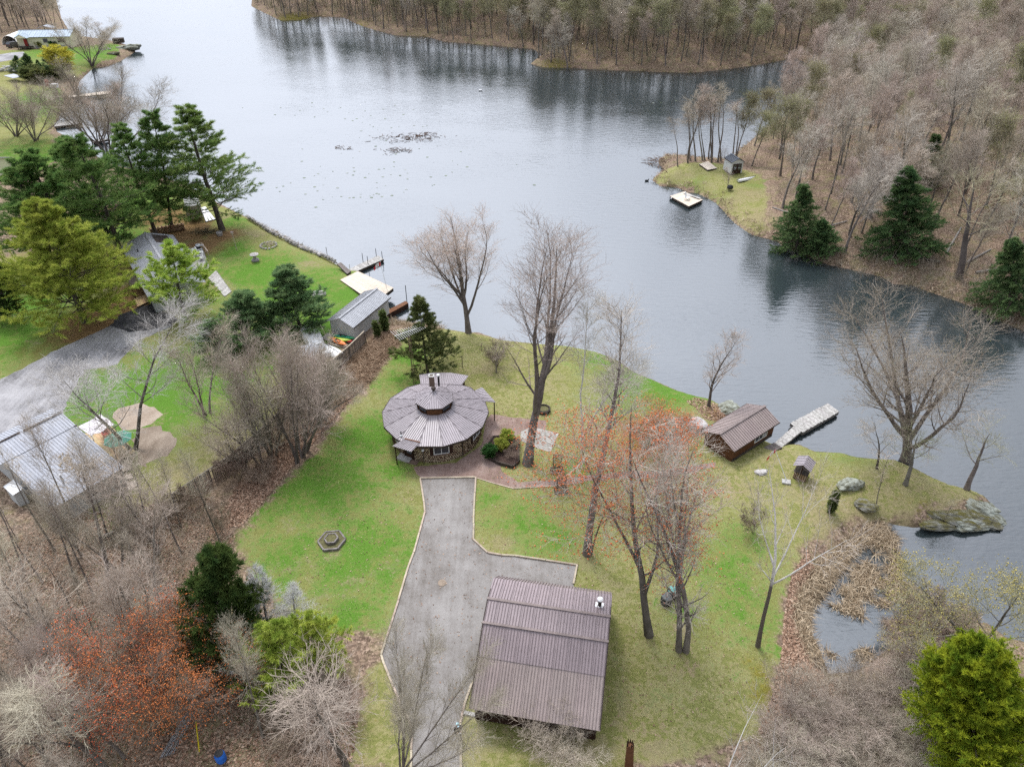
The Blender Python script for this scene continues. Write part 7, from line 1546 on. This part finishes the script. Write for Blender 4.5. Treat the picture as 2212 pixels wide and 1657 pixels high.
# brush along the fence and the marsh
random.seed(41)
for x, y in ((430, 1090), (510, 1030), (400, 1110), (350, 1130), (310, 1165), (560, 1040), (610, 960), (480, 1150)):
    T('bush', (x, y), None, h=random.uniform(2.2, 3.6), width=random.uniform(2.5, 4.5), name='brush_shrub', label='leafless brown brush ' + ('at the house end of the long grey fence' if x < 400 else 'in the middle of the long grey fence' if x < 500 else 'by the wet hollow beside the fence' if x < 570 else 'below the twiggy clumps of the fence row'), cat='shrub', group='brown brush along the fence')
for x, y in ((1700, 1520), (1740, 1560), (1790, 1530), (1840, 1500), (1880, 1540), (1700, 1600), (1760, 1620), (1830, 1600), (1900, 1600), (1950, 1640), (1680, 1660), (1740, 1680), (1810, 1670), (1880, 1680), (1940, 1560), (1640, 1700), (1990, 1480), (1960, 1460), (1920, 1490), (1850, 1560), (2000, 1700)):
    T('grey_bush', (x, y), None, h=random.uniform(2.4, 3.8), width=random.uniform(3.2, 5), name='grey_thicket_shrub', label='grey leafless shrub in the thicket ' + ('at the lawn edge by the white dead birch' if x < 1720 else 'at the bottom edge of the picture below the marsh' if y > 1610 else 'right below the marsh water' if x < 1860 else 'next to the golden evergreen'), cat='shrub', group='pale shrubs below the marsh')
for x, y in ((1960, 1370), (1995, 1350), (2030, 1370), (1925, 1400), (1985, 1400), (2060, 1380), (2000, 1330), (2040, 1345), (1950, 1430)):
    T('bush', (x, y), None, h=random.uniform(2.0, 3.2), width=random.uniform(3, 4.5), name='marsh_shrub', label='tangled brown brush ' + ('nearest the lake under the budding tree' if x > 2020 else 'in the middle of the marsh edge' if x > 1960 else 'on the inner side of the marsh edge'), cat='shrub', group='brown brush at the marsh')
for x, y in ((700, 1480), (660, 1530), (720, 1560), (640, 1600), (690, 1640), (600, 1540)): T('bush', (x, y), None, h=random.uniform(2.2, 3.4), width=random.uniform(3, 4.6), name='brown_shrub', label='twiggy brown shrub under the broad tree at the bottom of the driveway', cat='shrub', group='brown shrubs under the broad tree')

# ------------------------------------------------------------------ reeds, straw, brush, leaves: what nobody could count
def strip_pts(poly, n, seed, world=False):
    P = np.array(poly) if world else np.array([at_z(x, y, .5)[:2] for x, y in poly]); rg = np.random.default_rng(seed); o = []
    lo, hi = P.min(0), P.max(0)
    while len(o) < n:
        q = rg.uniform(lo, hi, (n * 2, 2)); s = poly_sd(P, q[:, 0], q[:, 1]) > 0; o += list(q[s])
    return np.array(o[:n]), rg
def blades(name, P, rg, per, ln, wd, lay, mt, zoff=0.0, spread=.25, bend=.5):
    """tufts of bent blades: each blade two narrow segments"""
    z = np.maximum(height(P[:, 0], P[:, 1]), 0) + zoff; B = len(P) * per
    base = np.repeat(np.stack([P[:, 0], P[:, 1], z], 1), per, 0) + rg.normal(0, spread, (B, 3)) * [1, 1, 0]
    a = np.repeat(rg.uniform(0, 6.28, len(P)), per) + rg.normal(0, 1.0, B); el = np.clip(rg.normal(lay, .3, B), .05, 1.5)
    d = np.stack([np.cos(a) * np.cos(el), np.sin(a) * np.cos(el), np.sin(el)], 1); l = (ln * rg.uniform(.5, 1.3, B))[:, None]
    mid = base + d * l * .5; d2 = d - np.array([0, 0, 1]) * bend * rg.uniform(.2, 1.3, (B, 1)); tip = mid + nrm(d2) * l * .55; tip[:, 2] = np.maximum(tip[:, 2], base[:, 2] + .02)
    s = nrm(np.cross(d, rg.normal(0, 1, (B, 3)))) * wd * .5
    V = np.stack([base - s, base + s, mid + s * .9, mid - s * .9, tip], 1).reshape(-1, 3); b = np.arange(B)[:, None] * 5
    o = link(name, np_mesh(name, V, [b + np.array([[0, 1, 2, 3]]), b + np.array([[3, 2, 4]])], M[mt])); return tag(o, kind='stuff')
def varied(name, cols, scale, rough=.9):
    m = bpy.data.materials.new(name); m.use_nodes = True; t = m.node_tree; b = t.nodes['Principled BSDF']; b.inputs['Roughness'].default_value = rough; b.inputs['Specular IOR Level'].default_value = .06
    g = N(t, 'ShaderNodeNewGeometry'); r = N(t, 'ShaderNodeValToRGB'); L(t, g.outputs['Random Per Island'], r.inputs[0]); e = r.color_ramp.elements
    e[0].color = (*cols[0], 1); e[1].color = (*cols[-1], 1)
    for i, c in enumerate(cols[1:-1]): q = e.new((i + 1) / (len(cols) - 1)); q.color = (*c, 1)
    L(t, r.outputs[0], b.inputs['Base Color']); return m
M['reed'] = varied('reed_straw', [(.17, .12, .075), (.33, .25, .165), (.43, .34, .23), (.56, .46, .33)], 1)
M['straw'] = varied('straw_flat', [(.16, .10, .065), (.28, .19, .125), (.37, .26, .175), (.47, .36, .25)], 1)
M['leafbits'] = varied('dead_leaves', [(.10, .06, .04), (.22, .135, .09), (.33, .21, .145), (.46, .34, .25)], 1)
M['tuft'] = varied('grass_tufts', [(.17, .24, .06), (.27, .28, .11), (.40, .36, .18), (.50, .45, .27)], 1)
MARSH = [(1900, 1135), (1935, 1140), (1930, 1170), (1944, 1204), (1947, 1240), (1984, 1268), (2019, 1292), (2080, 1300), (2120, 1335), (2060, 1350), (2000, 1360), (1940, 1390), (1890, 1420), (1850, 1450), (1790, 1460), (1766, 1400), (1738, 1350), (1742, 1300), (1782, 1258), (1790, 1225), (1836, 1160)]
P, rg = strip_pts(MARSH, 2200, 1)
k = np.array([mnoise.noise((p[0] * .75, p[1] * .75, 3.1)) + .5 * mnoise.noise((p[0] * .22, p[1] * .22, 8)) for p in P]); pxy = np.array([project((p[0], p[1], 0)) for p in P])
keep = k > np.where(pxy[:, 1] < 1185, -.12, np.where(pxy[:, 1] < 1250, .08, np.where(pxy[:, 0] < 1930, .2, .08))); low = keep & (pxy[:, 1] > 1230); keep &= pxy[:, 1] <= 1230
blades('cattail_reeds', P[keep], rg, 15, 1.1, .045, .42, 'reed', .02, .18, .9); blades('cattail_reeds', P[low], rg, 9, .85, .04, .42, 'reed', .02, .14, .9)
P, rg = strip_pts([(1840, 1150), (1905, 1120), (1910, 1135), (1850, 1170), (1800, 1235), (1745, 1300), (1735, 1360), (1765, 1440), (1740, 1430), (1712, 1340), (1720, 1280), (1770, 1220)], 900, 2); blades('bank_straw', P, rg, 16, .9, .04, .25, 'reed', .0, .3, .8)
P, rg = strip_pts([(858, 752), (818, 799), (792, 842), (763, 862), (735, 890), (700, 905), (690, 885), (712, 850), (748, 812), (790, 770), (830, 735), (850, 730)], 1500, 3); blades('reed_litter', P, rg, 18, 1.0, .035, .12, 'straw', .03, .35, .5)
P, rg = strip_pts([(858, 703), (845, 712), (838, 690), (850, 684), (880, 690), (900, 704), (960, 712), (940, 722), (890, 722)], 260, 4); blades('shore_reeds', P, rg, 12, .9, .03, .6, 'reed', .0, .3, .7)
SHL = [(532, 470), (580, 498), (646, 532), (704, 556), (720, 566), (716, 560), (650, 526), (584, 492)]
P, rg = strip_pts(SHL, 200, 5); blades('shore_grass', P, rg, 10, .7, .03, .6, 'reed', .05, .2, .6)
# dry grass and low brush along the wooded bank
b0 = []
for a, b in zip(SH[20:NE - 2], SH[21:NE - 1]):
    n = max(1, int(np.linalg.norm(b - a) / .5)); t_ = np.linspace(0, 1, n, endpoint=False)[:, None]; b0.append(a + (b - a) * t_)
b0 = np.concatenate(b0); rg = np.random.default_rng(6); b0 = np.repeat(b0, 3, 0) + rg.normal(0, 1.3, (len(b0) * 3, 2)); b0 = b0[-poly_sd(SH, b0[:, 0], b0[:, 1]) > .1]
b0 = b0[b0[:, 1] < 330]; blades('bank_grass', b0, rg, 9, .8, .06, .6, 'reed', .0, .35, .7)
# fallen leaves lying loose over the litter and along the lawn edges
def leaves(name, poly, n, seed, s=.11, mt='leafbits'):
    P, rg = strip_pts(poly, n, seed); z = height(P[:, 0], P[:, 1]) + rg.uniform(.01, .07, n); c = np.stack([P[:, 0], P[:, 1], z], 1)
    u = nrm(rg.normal(0, 1, (n, 3)) * [1, 1, .35]); v = nrm(np.cross(u, nrm(rg.normal(0, .35, (n, 3)) + [0, 0, 1]))); k = (s * rg.uniform(.6, 1.4, n))[:, None]
    V = np.stack([c - u * k, c - v * k * .6, c + u * k, c + v * k * .6], 1).reshape(-1, 3); b = np.arange(n)[:, None] * 4
    tag(link(name, np_mesh(name, V, b + np.array([[0, 1, 2, 3]]), M[mt])), kind='stuff')
LOTP = [(-60, 1210), (250, 1110), (380, 1100), (480, 1120), (515, 1180), (470, 1230), (430, 1420), (560, 1500), (760, 1480), (780, 1560), (760, 1700), (-60, 1700)]
leaves('fallen_leaves', LOTP, 26000, 7)
leaves('fallen_leaves', [(860, 765), (818, 806), (770, 870), (715, 932), (636, 1026), (560, 1116), (522, 1156), (470, 1150), (520, 1060), (600, 985), (660, 930), (700, 900), (790, 800)], 14000, 8)
leaves('fallen_leaves', [(1706, 1253), (1690, 1350), (1682, 1430), (1672, 1483), (1653, 1549), (1630, 1600), (1700, 1600), (1800, 1500), (1775, 1450), (1740, 1390), (1730, 1310), (1760, 1240), (1740, 1200)], 9000, 9)
leaves('fallen_leaves', [(1240, 1235), (1330, 1230), (1420, 1300), (1340, 1350), (1330, 1600), (1100, 1640), (1010, 1540), (860, 1500), (845, 1440), (900, 1100), (850, 900), (1000, 880), (1240, 900), (1500, 1000), (1660, 1200), (1650, 1500), (1330, 1640), (1300, 1250), (1100, 1180), (1040, 1060), (930, 1030), (900, 1200), (700, 1360), (600, 1250), (900, 1000)], 2600, 10, .07)
leaves('fallen_leaves', [(1560, 880), (1578, 890), (1600, 915), (1560, 925), (1520, 920), (1500, 895), (1480, 880), (1500, 866)], 1200, 11, .1)
# undergrowth of thin stems in the woods
def undergrowth(name, P, rg, h, mt, per=4, r=.012):
    z = height(P[:, 0], P[:, 1]); n = len(P); P0 = np.repeat(np.stack([P[:, 0], P[:, 1], z - .1], 1), per, 0) + rg.normal(0, .25, (n * per, 3)) * [1, 1, 0]
    D = rg.normal(0, .38, (n * per, 3)); D[:, 2] = 1; S1 = polyline(rg, P0, D, h * rg.uniform(.5, 1.2, n * per), 3, .12, .02); R1 = np.linspace(r, r * .35, 4)[None] * np.ones((n * per, 1))
    S2, R2 = children(rg, S1, R1, 5, .3, 1, .7, .2, lambda t, g, B, m: h * .33 * g.uniform(.5, 1.2, (B, m)), 2, .12, .05, .8, tip=.5)
    tag(link(name, np_mesh(name, *skin([(S1, R1, 3), (S2, np.maximum(R2, r * .35), 3)]), M[mt])), kind='stuff')
P, rg = strip_pts(LOTP, 900, 12); P = P[np.array([gap_ok(q) for q in P])]; undergrowth('undergrowth', P, rg, 2.4, 'twig', 4, .0095)
P, rg = strip_pts([(760, 880), (700, 890), (640, 880), (560, 960), (480, 1030), (380, 1100), (400, 1125), (500, 1090), (560, 1060), (640, 990), (700, 925)], 190, 13); undergrowth('undergrowth', P, rg, 2.2, 'twig_brown', 4, .009)
hc = np.array([(c[0], c[1]) for c in cand]); rg = np.random.default_rng(14); hp = np.repeat(hc, 4, 0) + rg.normal(0, 2.6, (len(hc) * 4, 2)); hp = hp[-poly_sd(SH, hp[:, 0], hp[:, 1]) > 1.5]
hp = hp[(poly_sd(LAWN_POINT, hp[:, 0], hp[:, 1]) < -1)]
fr_ = hp[:, 1] > 200; nr_ = hp[~fr_]; undergrowth('undergrowth', nr_[rg.permutation(len(nr_))[:2600]], rg, 2.8, 'twig_brown', 4, .022)
fr_ = hp[fr_]; fr_ = fr_[rg.permutation(len(fr_))[:2600]]; undergrowth('undergrowth', fr_[::2], rg, 4.2, 'twig_green', 4, .05); undergrowth('undergrowth', fr_[1::2], rg, 4.0, 'twig_pink', 4, .045)
bk = np.array([ground(x, y)[:2] for x, y in ((1700, 505), (1760, 530), (1820, 560), (1880, 575), (1930, 590), (1990, 600), (2050, 620), (2100, 640), (2160, 665), (2200, 690), (1980, 570), (2060, 590), (2120, 610), (2180, 640), (2040, 560), (2100, 570))]); rg = np.random.default_rng(15)
undergrowth('undergrowth', np.repeat(bk, 22, 0) + rg.normal(0, 2.6, (len(bk) * 22, 2)), rg, 1.7, 'twig', 4, .016)
undergrowth('undergrowth', np.repeat(bk, 8, 0) + rg.normal(0, 3, (len(bk) * 8, 2)), rg, 1.4, 'twig_green', 4, .018)
P, rg = strip_pts([(1690, 1480), (1760, 1470), (1850, 1460), (1990, 1440), (2010, 1540), (1990, 1700), (1620, 1700), (1650, 1590)], 420, 16); undergrowth('undergrowth', P, rg, 2.2, 'twig', 4, .009)
# grass tufts over the lawns
P, rg = strip_pts([(870, 715), (800, 840), (690, 975), (590, 1066), (527, 1149), (545, 1230), (640, 1345), (830, 1380), (905, 1150), (915, 1060), (890, 1005), (825, 930), (850, 860), (960, 800), (1100, 880), (1060, 900), (1090, 1010), (1030, 1040), (1030, 1160), (1060, 1190), (1250, 1215), (1330, 1290), (1310, 1590), (1500, 1640), (1650, 1540), (1700, 1250), (1850, 1120), (2060, 1060), (1830, 985), (1640, 990), (1500, 880), (1300, 770), (1080, 740), (950, 712)], 26000, 17)
blades('lawn_tufts', P, rg, 2, .10, .028, .35, 'tuft', .0, .05, .1)
# lily pads and foam flecks on the lake
def pads(name, lst, r, mt, seed):
    rg = np.random.default_rng(seed); V = []; F = []
    for x, y, sx_, sy_, n in lst:
        c = A(x, y, 0)
        for i in range(n):
            p = c + rg.normal(0, 1, 3) * [sx_, sy_, 0]; k = r * rg.uniform(.5, 1.4); b = len(V); a0 = rg.uniform(0, 6)
            V += [(p[0] + k * math.cos(a0 + q * 1.0472), p[1] + k * .8 * math.sin(a0 + q * 1.0472), .012 + rg.uniform(0, .02)) for q in range(6)]; F.append([b, b + 1, b + 2, b + 3]); F.append([b, b + 3, b + 4, b + 5])
    tag(link(name, np_mesh(name, V, np.array(F), M[mt])), kind='stuff')
M['pad'] = varied('lily_pads', [(.10, .13, .07), (.15, .18, .11), (.2, .22, .17), (.27, .28, .25)], 1, .5)
pads('lily_pads', [(672, 54, 9, 3, 30), (645, 58, 5, 2.5, 16), (1070, 103, 12, 5, 20), (1022, 103, 8, 3, 10), (1090, 120, 9, 4, 13), (1450, 219, 3.2, 3, 6), (660, 232, 12, 3, 11), (740, 245, 10, 3, 6), (840, 240, 12, 3, 10), (790, 260, 6, 3, 6), (850, 275, 6, 2, 8), (800, 340, 12, 6, 20), (820, 365, 10, 4, 20), (740, 395, 10, 5, 10), (900, 350, 8, 4, 6), (870, 405, 10, 5, 8), (830, 425, 8, 3, 8), (740, 420, 7, 3, 8), (620, 405, 6, 3, 6)], .24, 'pad', 18)
# daffodils and ground plants in the flower bed
pads_ = [(1400, 925), (1420, 915), (1440, 925), (1385, 935), (1455, 935), (1470, 915)]
M['white_bloom'] = varied('white_bloom', [(.1, .2, .04), (.2, .3, .08), (.75, .75, .65), (.8, .8, .72)], 1)
rg = np.random.default_rng(19); P = np.concatenate([ground(x, y)[None, :2] + rg.normal(0, .9, (60, 2)) for x, y in pads_]); blades('flower_bed_plants', P, rg, 5, .3, .06, 1.0, 'white_bloom', 0, .1, .3)

# ------------------------------------------------------------------ things left lying in the wood lot
z41 = lambda x, y: ((x / 2.209) / 1.7084, (2080 + y / 2.209) / 1.7084)
pa, pb = A(*z41(1520, 792), 1.8), A(*z41(1900, 895), 1.8); MB().beam(pa, pb, .3, .12).top('white_plank', M['white'], 'long weathered white plank lying in the wood lot', 'plank')
pa, pb = A(*z41(1597, 1285), 1.75), A(*z41(1625, 1528), 1.75); MB().tube(pa, pb, .045, n=7).top('yellow_pole', mat('yellow_paint', (.72, .58, .03), None, .6, 3), 'bright yellow pole lying in the leaves of the wood lot', 'pole')
tb_ = empty('blue_barrel', A(*z41(1810, 1600)), 0, 'blue plastic barrel under the bare trees at the bottom edge', 'barrel'); MB().lathe((0, 0, 0), [(.3, 0), (.36, .2), (.36, .7), (.3, .9)], 14).build('drum', mat('blue_plastic', (.03, .14, .55), (.04, .18, .62), .5, 3), tb_); MB().lathe((0, 0, .9), [(.28, 0), (.29, .04), (.05, .06)], 12).build('lid', M['black'], tb_)
pp = empty('pipe_bundle', A(*z41(1440, 1400)), 0, 'bundle of thin grey pipes on the ground of the wood lot', 'pipes')
for i in range(7): MB().tube((-.5 + i * .13, -1.6 + .05 * i, .08 + .05 * (i % 2)), (.1 + i * .1, 1.7, .1), .03, n=5).build('pipe', M['steel'], pp)
bs = A(*(((1850 + 1040 / 2.209) / 1.7084), (2080 + 1640 / 2.209) / 1.7084)); sm = empty('broken_trunk', bs, 0, 'broken dead trunk standing at the bottom edge below the barn lawn', 'stump')
m = MB(); m.tube((0, -.1, -.2), (-.12, .12, 2.4), .3, .24, n=10); m.build('trunk', M['wood_brown'], sm); m = MB(); rgs = random.Random(3)
for k in range(9): a = k * .7; m.tube((-.12 + .18 * math.cos(a), .12 + .18 * math.sin(a), 2.3), (-.14 + .22 * math.cos(a), .14 + .22 * math.sin(a), 2.4 + rgs.uniform(.15, .5)), .07, .02, n=5)
m.build('splinters', M['wood_dark'], sm)

# ------------------------------------------------------------------ the person at the edge of the driveway
def skinned(name, joints, edges, rad, mt, parent, sub=2, root=0):
    me = bpy.data.meshes.new(name); me.from_pydata([tuple(j) for j in joints], edges, []); o = link(name, me, parent)
    sk = o.modifiers.new('skin', 'SKIN'); lay = me.skin_vertices[0].data
    for i, r in enumerate(rad): lay[i].radius = (r, r)
    lay[root].use_root = True
    ss = o.modifiers.new('sub', 'SUBSURF'); ss.levels = sub; ss.render_levels = sub; me.materials.append(mt); return o
M['skin'] = mat('skin', (.52, .31, .23), (.47, .27, .2), .6, 5); M['jacket'] = mat('jacket_dark', (.022, .024, .032), (.035, .036, .045), .85, 6); M['trousers'] = mat('trousers_dark', (.02, .02, .024), None, .9, 6)
M['cap'] = mat('cap_blue', (.42, .62, .66), (.36, .55, .6), .85, 5); M['scarf'] = mat('scarf_pink', (.62, .38, .42), (.5, .28, .33), .85, 5); M['hair'] = mat('hair_brown', (.06, .038, .025), None, .8, 6)
pr = empty('person', A(991, 1592), R(200), 'person in dark jacket and pale blue cap standing at the driveway edge', 'person')
J = [(0, 0, .92), (0, 0, 1.1), (0, .01, 1.3), (0, .01, 1.42), (0, -.01, 1.52), (0, -.03, 1.62), (0, -.02, 1.70),          # pelvis .. head (faces +Y)
     (-.1, 0, .88), (-.12, .1, .48), (-.12, .02, .08), (-.12, .16, .03), (.1, 0, .88), (.12, -.05, .48), (.12, -.22, .1), (.12, -.1, .04)]
E2 = [(0, 1), (1, 2), (2, 3), (3, 4), (4, 5), (5, 6), (0, 7), (7, 8), (8, 9), (9, 10), (0, 11), (11, 12), (12, 13), (13, 14)]
Rd = [.14, .13, .15, .1, .055, .1, .075, .095, .065, .045, .04, .095, .065, .045, .04]
for s in (-1, 1):
    b = len(J); J += [(s * .18, .01, 1.38), (s * .27, .02, 1.12), (s * .12, .26, 1.14), (s * .07, .34, 1.18)]; E2 += [(2, b), (b, b + 1), (b + 1, b + 2), (b + 2, b + 3)]; Rd += [.06, .045, .034, .034]
    for k in range(4): c = len(J); u = (k - 1.5) * .02; J += [(s * .06 - s * u, .375 + .004 * k, 1.19 + u * .4), (s * .035 - s * u, .405 - .008 * abs(k - 1), 1.175 + u * .4)]; E2 += [(b + 3, c), (c, c + 1)]; Rd += [.01, .008]
    c = len(J); J += [(s * .04, .34, 1.215), (s * .025, .37, 1.225)]; E2 += [(b + 3, c), (c, c + 1)]; Rd += [.011, .009]
skinned('body', J, E2, Rd, M['skin'], pr)
jj = J[:4] + [J[15], J[16], J[17]]; k2 = 15 + 4 + 10
jl = [J[0], J[1], J[2], J[3], J[15], J[16], (J[17][0], J[17][1] - .02, J[17][2]), J[k2], J[k2 + 1], (J[k2 + 2][0], J[k2 + 2][1] - .02, J[k2 + 2][2])]
skinned('jacket', jl, [(0, 1), (1, 2), (2, 3), (2, 4), (4, 5), (5, 6), (2, 7), (7, 8), (8, 9)], [.17, .165, .185, .11, .09, .075, .06, .09, .075, .06], M['jacket'], pr)
skinned('trousers', [J[0], J[7], J[8], (J[9][0], J[9][1], .12), J[11], J[12], (J[13][0], J[13][1], .14)], [(0, 1), (1, 2), (2, 3), (0, 4), (4, 5), (5, 6)], [.155, .115, .085, .07, .115, .085, .07], M['trousers'], pr)
for a, b_ in ((J[9], J[10]), (J[13], J[14])): skinned('shoe', [a, ((a[0] + b_[0]) / 2, (a[1] + b_[1]) / 2, .05), b_], [(0, 1), (1, 2)], [.055, .055, .045], M['black'], pr, 1)
MB().lathe((0, -.025, 1.66), [(.112, 0), (.116, .05), (.09, .11), (.03, .135)], 16).build('cap', M['cap'], pr, True); MB().slab([(-.07, .06, 1.675), (.07, .06, 1.675), (.05, .18, 1.655), (-.05, .18, 1.655)], .012).build('cap_peak', M['cap'], pr)
MB().lathe((0, -.045, 1.5), [(.07, 0), (.105, .06), (.11, .16)], 14, cap=False).build('hair', M['hair'], pr, True)
MB().lathe((0, .0, 1.42), [(.09, 0), (.11, .03), (.1, .09), (.07, .1)], 14).build('scarf', M['scarf'], pr, True)
for s in (-1, 1): MB().lathe((s * .035, .062, 1.615), [(.004, -.01), (.012, 0), (.004, .01)], 6).build('eye', M['black'], pr)
MB().tube((0, .06, 1.6), (0, .092, 1.575), .009, .014, n=6).build('nose', M['skin'], pr); MB().box((0, .068, 1.545), (.045, .014, .01)).build('mouth', M['scarf'], pr)
for s in (-1, 1): MB().lathe((s * .1, -.03, 1.585), [(.008, 0), (.016, .025), (.008, .055)], 6).build('ear', M['skin'], pr)
rc_ = empty('remote_controller', A(991, 1592) + [0, 0, 0], R(200), 'small grey remote control held in both hands by the person', 'remote control'); MB().box((0, .385, 1.2), (.17, .1, .045)).build('case', M['steel'], rc_)
for s in (-1, 1): MB().tube((s * .05, .385, 1.22), (s * .05, .385, 1.255), .008, n=6).build('stick', M['black'], rc_)
